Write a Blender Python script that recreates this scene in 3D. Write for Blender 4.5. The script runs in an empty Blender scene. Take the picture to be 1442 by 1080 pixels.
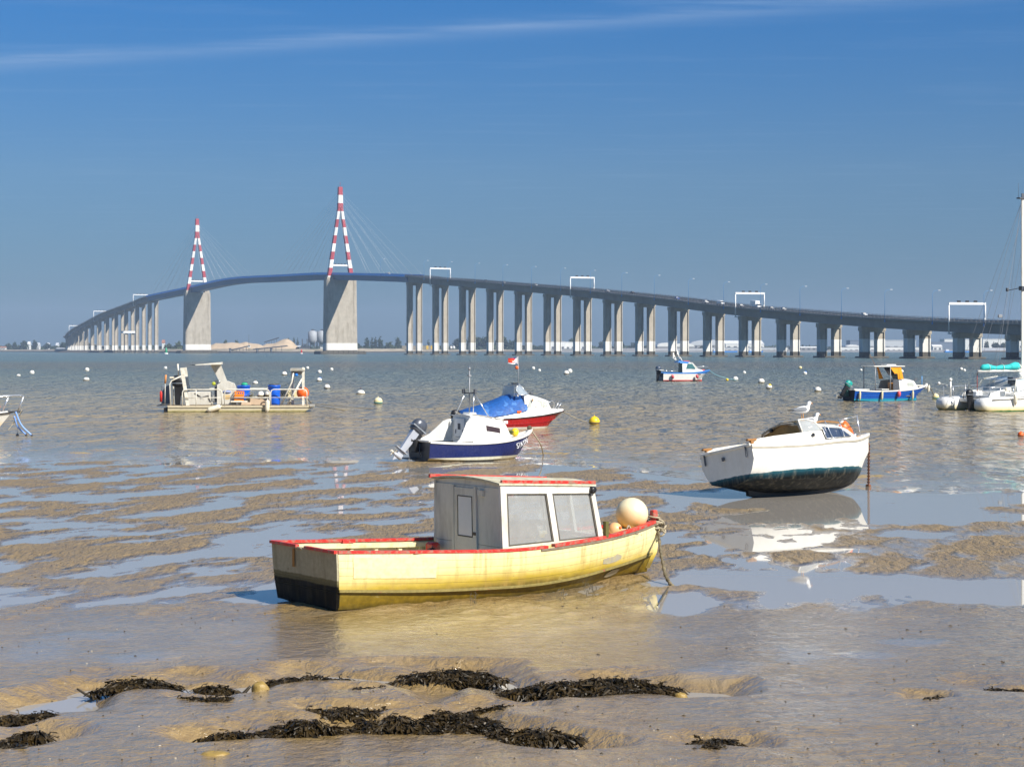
import bpy, bmesh, math, random
import numpy as np
from mathutils import Vector, Matrix, noise as mnoise

random.seed(7)
scene = bpy.context.scene
COL = scene.collection
R = math.radians
PI = math.pi

# ------------------------------------------------------------------ camera
FOCAL, CAM_H, HORIZON, CX = 2693.0, 3.7, 492.0, 721.0
cam_data = bpy.data.cameras.new('camera')
cam = bpy.data.objects.new('camera', cam_data)
COL.objects.link(cam)
cam.location = (0, 0, CAM_H)
cam.rotation_euler = (R(90), 0, 0)
cam_data.sensor_width = 36.0
cam_data.lens = 36.0 * FOCAL / 1442.0
cam_data.shift_y = -(540.0 - HORIZON) / 1442.0
cam_data.clip_start = 0.5
cam_data.clip_end = 20000
scene.camera = cam

# ------------------------------------------------------------------ sky, sun, exposure
SUN_EL = R(40)
SUN_H = Vector((0.74, -0.673)).normalized()          # horizontal direction TO the sun
SUN_DIR = Vector((SUN_H.x * math.cos(SUN_EL), SUN_H.y * math.cos(SUN_EL), math.sin(SUN_EL)))
world = bpy.data.worlds.new('World')
scene.world = world
world.use_nodes = True
wn, wl = world.node_tree.nodes, world.node_tree.links
wn.clear()
w_out = wn.new('ShaderNodeOutputWorld')
w_bg = wn.new('ShaderNodeBackground')
w_sky = wn.new('ShaderNodeTexSky')
w_sky.sky_type = 'NISHITA'
w_sky.sun_disc = False
w_sky.sun_elevation = SUN_EL
w_sky.sun_rotation = math.atan2(SUN_H.x, SUN_H.y)
w_sky.altitude = 0
w_sky.air_density = 1.0
w_sky.dust_density = 0.3
w_sky.ozone_density = 3.0
w_bg.inputs['Strength'].default_value = 0.073
# a slight deepening of the blue, as the clear air of the photograph has it
w_tc = wn.new('ShaderNodeTexCoord')
w_sep = wn.new('ShaderNodeSeparateXYZ')
wl.new(w_tc.outputs['Generated'], w_sep.inputs[0])
w_ramp = wn.new('ShaderNodeValToRGB')
w_ramp.color_ramp.elements[0].position = 0.0
w_ramp.color_ramp.elements[0].color = (0.16, 0.28, 0.475, 1)
w_ramp.color_ramp.elements[1].position = 0.5
w_ramp.color_ramp.elements[1].color = (0.55, 0.86, 1.0, 1)
e = w_ramp.color_ramp.elements.new(0.09); e.color = (0.28, 0.45, 0.66, 1)
e = w_ramp.color_ramp.elements.new(0.19); e.color = (0.13, 0.48, 0.86, 1)
wl.new(w_sep.outputs['Z'], w_ramp.inputs['Fac'])
w_mul = wn.new('ShaderNodeMix'); w_mul.data_type = 'RGBA'; w_mul.blend_type = 'MULTIPLY'
w_mul.inputs['Factor'].default_value = 1.0
wl.new(w_sky.outputs['Color'], w_mul.inputs['A'])
wl.new(w_ramp.outputs['Color'], w_mul.inputs['B'])
# thin high cirrus: one long worn vapour trail plus faint veils, laid out on the
# plane of a high cloud sheet (direction / height), so it sits in the sky itself
w_sx = wn.new('ShaderNodeMath'); w_sx.operation = 'DIVIDE'
w_sy = wn.new('ShaderNodeMath'); w_sy.operation = 'DIVIDE'
w_zz = wn.new('ShaderNodeMath'); w_zz.operation = 'MAXIMUM'; w_zz.inputs[1].default_value = 0.02
wl.new(w_sep.outputs['Z'], w_zz.inputs[0])
wl.new(w_sep.outputs['X'], w_sx.inputs[0]); wl.new(w_zz.outputs[0], w_sx.inputs[1])
wl.new(w_sep.outputs['Y'], w_sy.inputs[0]); wl.new(w_zz.outputs[0], w_sy.inputs[1])
def wmath(op, a, b=None, c=None):
    n = wn.new('ShaderNodeMath'); n.operation = op
    for i, s in enumerate((a, b, c)):
        if s is None: continue
        if isinstance(s, (int, float)): n.inputs[i].default_value = s
        else: wl.new(s, n.inputs[i])
    return n.outputs[0]
# line through the sheet points of the trail's two ends
def sheet(u, v):
    z = (HORIZON - v) / FOCAL
    return ((u - CX) / FOCAL / z, 1.0 / z)
p0, p1 = sheet(0, 92), sheet(1442, -14)
dl = math.hypot(p1[0] - p0[0], p1[1] - p0[1])
nx, ny = -(p1[1] - p0[1]) / dl, (p1[0] - p0[0]) / dl
w_d = wmath('ADD', wmath('MULTIPLY', w_sx.outputs[0], nx), wmath('ADD', wmath('MULTIPLY', w_sy.outputs[0], ny), -(p0[0] * nx + p0[1] * ny)))
w_cb = wn.new('ShaderNodeCombineXYZ')
wl.new(w_sx.outputs[0], w_cb.inputs[0]); wl.new(w_sy.outputs[0], w_cb.inputs[1])
w_map = wn.new('ShaderNodeMapping')
w_map.inputs['Rotation'].default_value = (0, 0, -math.atan2(p1[1] - p0[1], p1[0] - p0[0]))
w_map.inputs['Scale'].default_value = (0.9, 3.2, 1)
wl.new(w_cb.outputs[0], w_map.inputs['Vector'])
w_n = wn.new('ShaderNodeTexNoise')
w_n.inputs['Scale'].default_value = 1.3; w_n.inputs['Detail'].default_value = 6; w_n.inputs['Roughness'].default_value = 0.6
wl.new(w_map.outputs[0], w_n.inputs['Vector'])
w_dd = wmath('ADD', w_d, wmath('MULTIPLY', wmath('SUBTRACT', w_n.outputs['Fac'], 0.5), 0.35))
w_tr = wmath('POWER', 2.718, wmath('MULTIPLY', wmath('MULTIPLY', w_dd, w_dd), -48.0))
w_tr = wmath('MULTIPLY', w_tr, wmath('MULTIPLY_ADD', w_n.outputs['Fac'], 0.9, -0.24))
w_veil = wmath('MULTIPLY', wmath('MAXIMUM', wmath('SUBTRACT', w_n.outputs['Fac'], 0.53), 0.0), 0.42)
w_c = wmath('MINIMUM', wmath('MAXIMUM', wmath('ADD', w_tr, w_veil), 0.0), 0.6)
w_cm = wn.new('ShaderNodeMix'); w_cm.data_type = 'RGBA'
wl.new(w_c, w_cm.inputs['Factor'])
wl.new(w_mul.outputs['Result'], w_cm.inputs['A'])
w_cm.inputs['B'].default_value = (3.6, 5.0, 7.2, 1)
wl.new(w_cm.outputs['Result'], w_bg.inputs['Color'])
wl.new(w_bg.outputs[0], w_out.inputs['Surface'])

sun_data = bpy.data.lights.new('sun', 'SUN')
sun_data.energy = 5.0
sun_data.angle = R(0.53)
sun_data.color = (1.0, 0.94, 0.84)
sun = bpy.data.objects.new('sun', sun_data)
COL.objects.link(sun)
sun.rotation_euler = SUN_DIR.to_track_quat('Z', 'Y').to_euler()
sun.location = (60, -60, 90)

scene.view_settings.view_transform = 'Standard'
scene.view_settings.look = 'None'
scene.view_settings.exposure = 0.52
scene.view_settings.gamma = 1.0
scene.view_settings.use_curve_mapping = False
scene.render.engine = 'CYCLES'
cy = scene.cycles
cy.use_denoising = True
cy.denoiser = 'OPENIMAGEDENOISE'
cy.denoising_prefilter = 'ACCURATE'
cy.use_adaptive_sampling = True
cy.adaptive_threshold = 0.01
cy.max_bounces = 6
cy.diffuse_bounces = 3
cy.glossy_bounces = 3
cy.transmission_bounces = 4
cy.transparent_max_bounces = 12
cy.volume_bounces = 0
cy.sample_clamp_indirect = 6.0
cy.caustics_reflective = False
cy.caustics_refractive = False

# ------------------------------------------------------------------ helpers
def at(u, v, Y):
    """point of the place seen at photograph pixel (u, v) at depth Y"""
    return Vector(((u - CX) / FOCAL * Y, Y, CAM_H + (HORIZON - v) / FOCAL * Y))

def ground(u, v, z=0.0):
    Y = (CAM_H - z) * FOCAL / (v - HORIZON)
    return Vector(((u - CX) / FOCAL * Y, Y, z))

def lerp(a, b, t): return a + (b - a) * t

def interp(x, xs, ys):
    if x <= xs[0]: return ys[0]
    for i in range(1, len(xs)):
        if x <= xs[i]:
            t = (x - xs[i - 1]) / (xs[i] - xs[i - 1])
            return ys[i - 1] + t * (ys[i] - ys[i - 1])
    return ys[-1]

def catmull(pts, n):
    """resample a list of equal-length tuples with a Catmull-Rom spline, n steps per span"""
    P = [np.array(p, float) for p in pts]
    out = []
    for i in range(len(P) - 1):
        p0 = P[i - 1] if i > 0 else 2 * P[i] - P[i + 1]
        p3 = P[i + 2] if i + 2 < len(P) else 2 * P[i + 1] - P[i]
        p1, p2 = P[i], P[i + 1]
        for k in range(n):
            t = k / n
            out.append(0.5 * (2 * p1 + (p2 - p0) * t + (2 * p0 - 5 * p1 + 4 * p2 - p3) * t * t + (3 * p1 - p0 - 3 * p2 + p3) * t ** 3))
    out.append(P[-1])
    return out

class MB:
    def __init__(s):
        s.v, s.f, s.m, s.sm = [], [], [], []
    def add(s, verts, faces, mi=0, smooth=False):
        b = len(s.v)
        s.v.extend([tuple(p) for p in verts])
        for k, fc in enumerate(faces):
            s.f.append(tuple(b + i for i in fc))
            s.m.append(mi[k] if isinstance(mi, (list, tuple)) else mi)
            s.sm.append(smooth)
        return s
    def box(s, c, size, mi=0, rot=None, top=1.0, bevel=0.0):
        sx, sy, sz = size[0] / 2, size[1] / 2, size[2] / 2
        c = Vector(c)
        if bevel > 0:
            b = min(bevel, sx * .45, sy * .45, sz * .45)
            rings = []
            def ring(x, y, z, b):
                return [(x, y - b, z), (x - b, y, z), (-x + b, y, z), (-x, y - b, z), (-x, -y + b, z), (-x + b, -y, z), (x - b, -y, z), (x, -y + b, z)]
            rings = [ring(sx - b, sy - b, -sz, b * .6), ring(sx, sy, -sz + b, b), ring(sx * top, sy * top, sz - b, b), ring(sx * top - b, sy * top - b, sz, b * .6)]
            vs, fs = [], []
            for r in rings: vs += [Vector(p) for p in r]
            for i in range(3):
                for k in range(8):
                    a, d = i * 8 + k, i * 8 + (k + 1) % 8
                    fs.append((a, d, d + 8, a + 8))
            fs.append(tuple(range(7, -1, -1))); fs.append(tuple(range(24, 32)))
        else:
            vs = [Vector((x * sx * (top if z > 0 else 1), y * sy * (top if z > 0 else 1), z * sz)) for z in (-1, 1) for y in (-1, 1) for x in (-1, 1)]
            fs = [(0, 2, 3, 1), (4, 5, 7, 6), (0, 1, 5, 4), (2, 6, 7, 3), (0, 4, 6, 2), (1, 3, 7, 5)]
        if rot is not None: vs = [rot @ p for p in vs]
        return s.add([p + c for p in vs], fs, mi)
    def tube(s, pts, r, n=8, mi=0, cap=True, smooth=True, flat=1.0):
        P = [Vector(p) for p in pts]
        rs = r if isinstance(r, (list, tuple)) else [r] * len(P)
        vs, fs = [], []
        t0 = (P[1] - P[0]).normalized()
        up = Vector((0, 0, 1)) if abs(t0.z) < 0.9 else Vector((1, 0, 0))
        for i, p in enumerate(P):
            t = (P[min(i + 1, len(P) - 1)] - P[max(i - 1, 0)])
            t = t.normalized() if t.length > 1e-9 else t0
            a = t.cross(up)
            if a.length < 1e-5: a = t.cross(Vector((0, 1, 0)))
            a.normalize()
            b = a.cross(t).normalized()
            up = b
            for k in range(n):
                w = 2 * PI * k / n
                vs.append(p + a * (math.cos(w) * rs[i]) + b * (math.sin(w) * rs[i] * flat))
        for i in range(len(P) - 1):
            for k in range(n):
                a, d = i * n + k, i * n + (k + 1) % n
                fs.append((a, d, d + n, a + n))
        s.add(vs, fs, mi, smooth)
        if cap:
            b = len(s.v) - len(vs)
            s.f.append(tuple(b + k for k in range(n - 1, -1, -1))); s.m.append(mi); s.sm.append(False)
            e = b + (len(P) - 1) * n
            s.f.append(tuple(e + k for k in range(n))); s.m.append(mi); s.sm.append(False)
        return s
    def lathe(s, prof, n=20, mi=0, M=None, smooth=True):
        """prof: (radius, z) pairs; mi may be a list per row"""
        vs, fs, ms = [], [], []
        for (r, z) in prof:
            for k in range(n):
                w = 2 * PI * k / n
                vs.append(Vector((r * math.cos(w), r * math.sin(w), z)))
        for i in range(len(prof) - 1):
            for k in range(n):
                a, d = i * n + k, i * n + (k + 1) % n
                fs.append((a, d, d + n, a + n)); ms.append(mi[i] if isinstance(mi, (list, tuple)) else mi)
        if prof[0][0] > 1e-4: fs.append(tuple(range(n - 1, -1, -1))); ms.append(ms[0])
        if prof[-1][0] > 1e-4:
            e = (len(prof) - 1) * n
            fs.append(tuple(range(e, e + n))); ms.append(ms[-1])
        if M is not None: vs = [M @ p for p in vs]
        return s.add(vs, fs, ms, smooth)
    def ball(s, c, r, n=16, mi=0, sq=(1, 1, 1)):
        m = max(6, n // 2)
        prof = [(math.sin(PI * i / m), -math.cos(PI * i / m)) for i in range(m + 1)]
        prof[0] = (1e-5, -1); prof[-1] = (1e-5, 1)
        M = Matrix.Translation(Vector(c)) @ Matrix.Diagonal((r * sq[0], r * sq[1], r * sq[2], 1))
        return s.lathe(prof, n, mi, M)
    def loft(s, rings, mi=0, closed=False, smooth=True, flip=False):
        """rings: equal-length point lists; mi may be a list per row along the ring"""
        n = len(rings[0]); vs = []; fs = []; ms = []
        for r_ in rings: vs += [Vector(p) for p in r_]
        kk = n if closed else n - 1
        for i in range(len(rings) - 1):
            for k in range(kk):
                a, d = i * n + k, i * n + (k + 1) % n
                fs.append((a, d, d + n, a + n) if not flip else (a, a + n, d + n, d))
                ms.append(mi[k] if isinstance(mi, (list, tuple)) else mi)
        return s.add(vs, fs, ms, smooth)
    def slab(s, poly, n, th, mi=0):
        """a polygon (3-D points) given thickness th along -n"""
        P = [Vector(p) for p in poly]; n = Vector(n).normalized() * th; k = len(P)
        vs = P + [p - n for p in P]
        fs = [tuple(range(k)), tuple(range(2 * k - 1, k - 1, -1))] + [(i, i + k, (i + 1) % k + k, (i + 1) % k) for i in range(k)]
        return s.add(vs, fs, mi)
    def build(s, name, mats, parent=None, fix=True, loc=None):
        me = bpy.data.meshes.new(name)
        me.from_pydata(s.v, [], s.f)
        if not isinstance(mats, (list, tuple)): mats = [mats]
        for m_ in mats: me.materials.append(m_)
        me.polygons.foreach_set('material_index', s.m)
        me.polygons.foreach_set('use_smooth', s.sm)
        if fix:
            bm = bmesh.new(); bm.from_mesh(me)
            bmesh.ops.remove_doubles(bm, verts=bm.verts, dist=1e-5)
            bmesh.ops.recalc_face_normals(bm, faces=bm.faces)
            bm.to_mesh(me); bm.free()
        me.update()
        o = bpy.data.objects.new(name, me)
        COL.objects.link(o)
        if parent is not None: o.parent = parent
        if loc is not None: o.location = loc
        return o

def tag(o, label=None, cat=None, group=None, kind=None):
    if label: o['label'] = label
    if cat: o['category'] = cat
    if group: o['group'] = group
    if kind: o['kind'] = kind
    return o

def empty(name, loc=(0, 0, 0), rot=(0, 0, 0), parent=None):
    o = bpy.data.objects.new(name, None)
    COL.objects.link(o)
    o.location = loc; o.rotation_euler = rot
    o.empty_display_size = 0.3
    if parent is not None: o.parent = parent
    return o

def smooth_by_angle(o, deg=35):
    me = o.data
    me.polygons.foreach_set('use_smooth', [True] * len(me.polygons))
    bm = bmesh.new(); bm.from_mesh(me)
    lim = R(deg)
    for ed in bm.edges:
        if len(ed.link_faces) == 2:
            ed.smooth = ed.calc_face_angle(0.0) < lim
    bm.to_mesh(me); bm.free()
    return o

# ------------------------------------------------------------------ materials
MATS = {}
def new_mat(name):
    m = bpy.data.materials.new(name); m.use_nodes = True
    nt = m.node_tree; nt.nodes.clear()
    out = nt.nodes.new('ShaderNodeOutputMaterial')
    b = nt.nodes.new('ShaderNodeBsdfPrincipled')
    nt.links.new(b.outputs[0], out.inputs['Surface'])
    return m, nt, b, out

def nmath(nt, op, a, b=None, c=None, clamp=False):
    n = nt.nodes.new('ShaderNodeMath'); n.operation = op; n.use_clamp = clamp
    for i, s in enumerate((a, b, c)):
        if s is None: continue
        if isinstance(s, (int, float)): n.inputs[i].default_value = s
        else: nt.links.new(s, n.inputs[i])
    return n.outputs[0]

def nnoise(nt, vec, scale, detail=4, rough=0.55, dist=0.0, mapscale=None, rot=None):
    if mapscale is not None or rot is not None:
        mp = nt.nodes.new('ShaderNodeMapping')
        if mapscale: mp.inputs['Scale'].default_value = mapscale
        if rot: mp.inputs['Rotation'].default_value = rot
        nt.links.new(vec, mp.inputs['Vector']); vec = mp.outputs[0]
    n = nt.nodes.new('ShaderNodeTexNoise')
    n.inputs['Scale'].default_value = scale; n.inputs['Detail'].default_value = detail
    n.inputs['Roughness'].default_value = rough; n.inputs['Distortion'].default_value = dist
    nt.links.new(vec, n.inputs['Vector'])
    return n.outputs['Fac']

def nramp(nt, fac, stops):
    r = nt.nodes.new('ShaderNodeValToRGB')
    els = r.color_ramp.elements
    for i, (p, c) in enumerate(stops):
        e_ = els[i] if i < 2 else els.new(p)
        e_.position = p
        e_.color = (c, c, c, 1) if isinstance(c, (int, float)) else (*c, 1)
    nt.links.new(fac, r.inputs['Fac'])
    return r.outputs['Color']

def nmix(nt, fac, a, b, blend='MIX'):
    n = nt.nodes.new('ShaderNodeMix'); n.data_type = 'RGBA'; n.blend_type = blend
    for key, s in (('Factor', fac), ('A', a), ('B', b)):
        if isinstance(s, (int, float)): n.inputs[key].default_value = s if key == 'Factor' else (s, s, s, 1)
        elif isinstance(s, (tuple, list)): n.inputs[key].default_value = (*s[:3], 1)
        else: nt.links.new(s, n.inputs[key])
    return n.outputs['Result']

def nbump(nt, h, strength, dist, bsdf):
    bp = nt.nodes.new('ShaderNodeBump')
    bp.inputs['Strength'].default_value = strength; bp.inputs['Distance'].default_value = dist
    nt.links.new(h, bp.inputs['Height'])
    nt.links.new(bp.outputs[0], bsdf.inputs['Normal'])
    return bp

def paint(name, col, rough=0.45, metal=0.0, var=0.12, scale=3.0, dirt=None, dirt_amt=0.0, bump=0.0, streak=False, spec=0.5, grain=None):
    """weathered paint / plastic / metal: colour varied by noise, patches of dirt, fine relief"""
    if name in MATS: return MATS[name]
    m, nt, b, out = new_mat(name)
    tc = nt.nodes.new('ShaderNodeTexCoord')
    vec = tc.outputs['Object']
    n1 = nnoise(nt, vec, scale, 5, 0.6)
    c = nmix(nt, nramp(nt, n1, [(0.3, 0.0), (0.7, 1.0)]), tuple(x * (1 - var) for x in col), tuple(min(1, x * (1 + var * .6)) for x in col))
    if dirt is not None:
        n2 = nnoise(nt, vec, scale * 1.7, 6, 0.65, 0.3, mapscale=(1, 1, 0.25) if streak else None)
        c = nmix(nt, nmath(nt, 'MULTIPLY', nramp(nt, n2, [(0.46, 0.0), (0.68, 1.0)]), dirt_amt), c, dirt)
    if grain is not None:
        n3 = nnoise(nt, vec, grain[0], 3, 0.6, 0.2, mapscale=grain[1])
        c = nmix(nt, nmath(nt, 'MULTIPLY', nramp(nt, n3, [(0.45, 0.0), (0.62, 1.0)]), grain[2]), c, tuple(x * 0.55 for x in col))
    nt.links.new(c, b.inputs['Base Color'])
    rr = nramp(nt, n1, [(0.2, max(0.02, rough - 0.12)), (0.8, min(1, rough + 0.15))])
    nt.links.new(rr, b.inputs['Roughness'])
    b.inputs['Metallic'].default_value = metal
    b.inputs['Specular IOR Level'].default_value = spec
    if bump > 0:
        nbump(nt, nnoise(nt, vec, scale * 8, 4, 0.6), 0.6, bump, b)
    MATS[name] = m
    return m

white = paint('white gelcoat', (0.80, 0.79, 0.75), 0.28, var=0.05, scale=2, dirt=(0.55, 0.50, 0.38), dirt_amt=0.35, streak=True)
# ================================================================== GROUND AND WATER
def vnoise(x, y, seed=0):
    xi = np.floor(x).astype(np.int64); yi = np.floor(y).astype(np.int64)
    fx, fy = x - xi, y - yi
    def h(a, b):
        n = (a * 374761393 + b * 668265263 + seed * 1442695041) & 0xFFFFFFFF
        n = ((n ^ (n >> 13)) * 1274126177) & 0xFFFFFFFF
        n = (n ^ (n >> 16)) & 0xFFFFFFFF
        ang = n / 4294967296.0 * 2 * np.pi
        return np.cos(ang), np.sin(ang)
    sx, sy = fx * fx * fx * (fx * (fx * 6 - 15) + 10), fy * fy * fy * (fy * (fy * 6 - 15) + 10)
    def d(a, b, px, py):
        gx, gy = h(a, b); return gx * px + gy * py
    n00 = d(xi, yi, fx, fy); n10 = d(xi + 1, yi, fx - 1, fy)
    n01 = d(xi, yi + 1, fx, fy - 1); n11 = d(xi + 1, yi + 1, fx - 1, fy - 1)
    return (n00 * (1 - sx) + n10 * sx) * (1 - sy) + (n01 * (1 - sx) + n11 * sx) * sy

def fbm(x, y, octs=4, seed=0, gain=0.5):
    a, f, s = 1.0, 1.0, 0.0
    for i in range(octs):
        s = s + a * vnoise(x * f + 17.3 * i, y * f - 9.1 * i, seed + i); a *= gain; f *= 2.03
    return s

def sstep(a, b, x):
    t = np.clip((x - a) / (b - a), 0, 1); return t * t * (3 - 2 * t)

def shore_y(x):
    """where the sea's edge lies for a given x"""
    return 66.0 - 13.0 * sstep(0, 9, x) + 1.2 * vnoise(x * 0.22, x * 0 + 3.3, 5) * 2

def seg_dist(x, y, pts):
    """distance to a polyline, in a space where the depth axis counts less (gullies run sideways)"""
    best = np.full_like(x, 1e9)
    for (ax, ay), (bx, by) in zip(pts[:-1], pts[1:]):
        dx, dy = bx - ax, by - ay
        t = np.clip(((x - ax) * dx + (y - ay) * dy) / (dx * dx + dy * dy + 1e-9), 0, 1)
        ey = y - ay - t * dy
        ey = np.where(ey > 0, ey * 0.62, ey * 1.15)        # the bank beyond falls gently, the near lip is steep
        best = np.minimum(best, np.hypot(x - ax - t * dx, ey))
    return best

def gpoly(px): return [tuple(ground(u, v)[:2]) for u, v in px]

GULLIES = [   # (course, half width, depth)
    (gpoly([(-120, 1035), (0, 1024), (60, 1012), (100, 990), (150, 978), (250, 976), (345, 978), (400, 968), (470, 965), (560, 963), (640, 960), (700, 968), (740, 984), (830, 988), (930, 984), (985, 984)]), 0.62, 0.20),
    (gpoly([(285, 1052), (350, 1050), (430, 1045), (500, 1036), (600, 1028), (665, 1030), (740, 1050), (800, 1062)]), 0.50, 0.17),
    (gpoly([(425, 1008), (480, 1014), (545, 1008), (600, 1000), (620, 985), (540, 968)]), 0.36, 0.12),
    (gpoly([(650, 1012), (700, 1010), (745, 1010)]), 0.28, 0.10),
    (gpoly([(-60, 1075), (20, 1058), (62, 1050)]), 0.42, 0.15),
    (gpoly([(240, 998), (310, 1000)]), 0.20, 0.06),
    (gpoly([(975, 1063), (1005, 1062), (1050, 1064)]), 0.32, 0.085),
    (gpoly([(1385, 984), (1415, 984), (1470, 986)]), 0.42, 0.095),
    (gpoly([(1290, 1000), (1330, 1000)]), 0.18, 0.07),
    (gpoly([(480, 985), (530, 984)]), 0.20, 0.06),
]
POOLS = [     # broad shallow pools on the flat: (u, v, half width px, half height px, depth m)
    (200, 938, 60, 14, .05), (1040, 950, 50, 10, .03), (1215, 935, 60, 9, .04), (1285, 915, 60, 8, .04),
    (1120, 822, 190, 20, .07), (960, 850, 60, 22, .06), (1360, 830, 120, 22, .05), (1280, 752, 60, 6, .05), (1180, 775, 40, 5, .05),
    (1020, 965, 70, 10, .035), (1130, 930, 60, 22, .04), (60, 930, 70, 20, .03), (330, 915, 40, 10, .03), (370, 843, 70, 9, .06), (120, 905, 70, 10, .03),
    (1080, 770, 80, 9, .05), (1040, 762, 60, 8, .04), (1100, 760, 110, 14, .03), (1240, 720, 200, 20, .06), (1330, 700, 140, 14, .06), (1100, 705, 130, 16, .06), (1080, 730, 90, 10, .05),
    (980, 700, 70, 9, .05), (690, 915, 30, 10, .03), 
]
def mud_height(x, y):
    sh = shore_y(x)
    flat = 0.0125 + 0.030 * sstep(29, 24, y) + 0.115 * sstep(28, 19, y) + 0.010 * sstep(3.5, 8.0, x)
    base = flat - (flat + 0.5) * sstep(-2.5, 11.0, y - sh) - 0.028 * sstep(-7, -1, y - sh)
    near = sstep(29.5, 23.5, y)                               # smooth wet foreground
    right = sstep(3.5, 8.0, x + 0.05 * (y - 40))
    # knobbly braided flat, mostly on the left
    wx, wy = x + 0.5 * vnoise(x * .5, y * .5, 31), y + 0.5 * vnoise(x * .5 + 7, y * .5, 33)
    ca, sa = math.cos(1.12), math.sin(1.12)
    a, b = wx * ca + wy * sa, -wx * sa + wy * ca
    k = fbm(a * 0.30, b * 0.72, 5, 11, 0.54)
    k = np.tanh(k * 3.6) * 0.46 + 0.10 * k
    rough_amp = (0.075 * (1 - near) * (1 - 0.55 * right) + 0.008 * near)
    z = base + rough_amp * k + (0.006 + 0.012 * (1 - near)) * fbm(x * 2.4, y * 1.0, 3, 41) * (1 - near * 0.5) + 0.009 * (1 - near) * fbm(x * 6.0, y * 2.2, 2, 45)
    # long low swells of the bank
    z = z + (0.018 * fbm(x * 0.16, y * 0.30, 3, 61)) * (1 - 0.6 * right)
    for (u, v, hw, hh, dep) in POOLS:
        c = ground(u, v); px_m = FOCAL / c.y
        ax = hw / px_m; ay = c.y * c.y / (CAM_H * FOCAL) * hh
        q = np.hypot((x - c.x) / ax, (y - c.y) / ay) + 0.45 * vnoise(x * 1.3, y * 0.9, 71)
        z = z - dep * (1 - near) * sstep(1.15, 0.5, q)
    # hummocks and gullies in front
    z = z + near * 0.035 * fbm(x * 0.45, y * 0.7, 3, 81) * sstep(23, 19, y)
    gu = np.zeros_like(z)
    for pts, hw, dep in GULLIES:
        dd = seg_dist(x, y, pts) + 0.42 * hw * 2 * vnoise(x * 1.1, y * 1.3, 91) + 0.06 * vnoise(x * 4, y * 4, 92)
        gu = np.maximum(gu, 1.05 * dep * (1 - sstep(-hw * 0.1, hw * 1.2, dd)))
    z = z - gu
    # finest relief: rill marks across the smooth mud, ribs on the right bank
    z = z + near * 0.0022 * fbm(x * 2.6, y * 9.0, 3, 101) * 1.4
    rib = np.sin((x * 0.35 + y * 0.94 + 0.5 * vnoise(x * .4, y * .4, 105)) * 2 * np.pi / 0.55)
    z = z + right * 0.008 * rib * sstep(0.0, 0.35, vnoise(x * 0.25 + 3, y * 0.16 + 1, 103)) * sstep(24, 30, y)
    # a scour round each grounded hull
    for (u, v, ax, ay, dep) in ((650, 846, 3.6, 2.0, -.012), (1130, 694, 3.0, 2.4, .05)):
        c = ground(u, v)
        z = z - dep * sstep(1.1, 0.5, np.hypot((x - c.x) / ax, (y - c.y) / ay))
    return z

def grid_mesh(name, X, Y, Z, mat):
    nr, nc = X.shape
    co = np.stack([X, Y, Z], -1).reshape(-1, 3).astype(np.float32)
    idx = np.arange(nr * nc, dtype=np.int32).reshape(nr, nc)
    q = np.stack([idx[:-1, :-1], idx[:-1, 1:], idx[1:, 1:], idx[1:, :-1]], -1).reshape(-1, 4)
    me = bpy.data.meshes.new(name)
    me.vertices.add(len(co)); me.vertices.foreach_set('co', co.ravel())
    me.loops.add(q.size); me.loops.foreach_set('vertex_index', q.ravel())
    me.polygons.add(len(q))
    me.polygons.foreach_set('loop_start', np.arange(0, q.size, 4, dtype=np.int32))
    me.polygons.foreach_set('loop_total', np.full(len(q), 4, np.int32))
    me.polygons.foreach_set('use_smooth', np.ones(len(q), bool))
    me.update(calc_edges=True); me.validate()
    me.materials.append(mat)
    o = bpy.data.objects.new(name, me); COL.objects.link(o)
    return o

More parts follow.
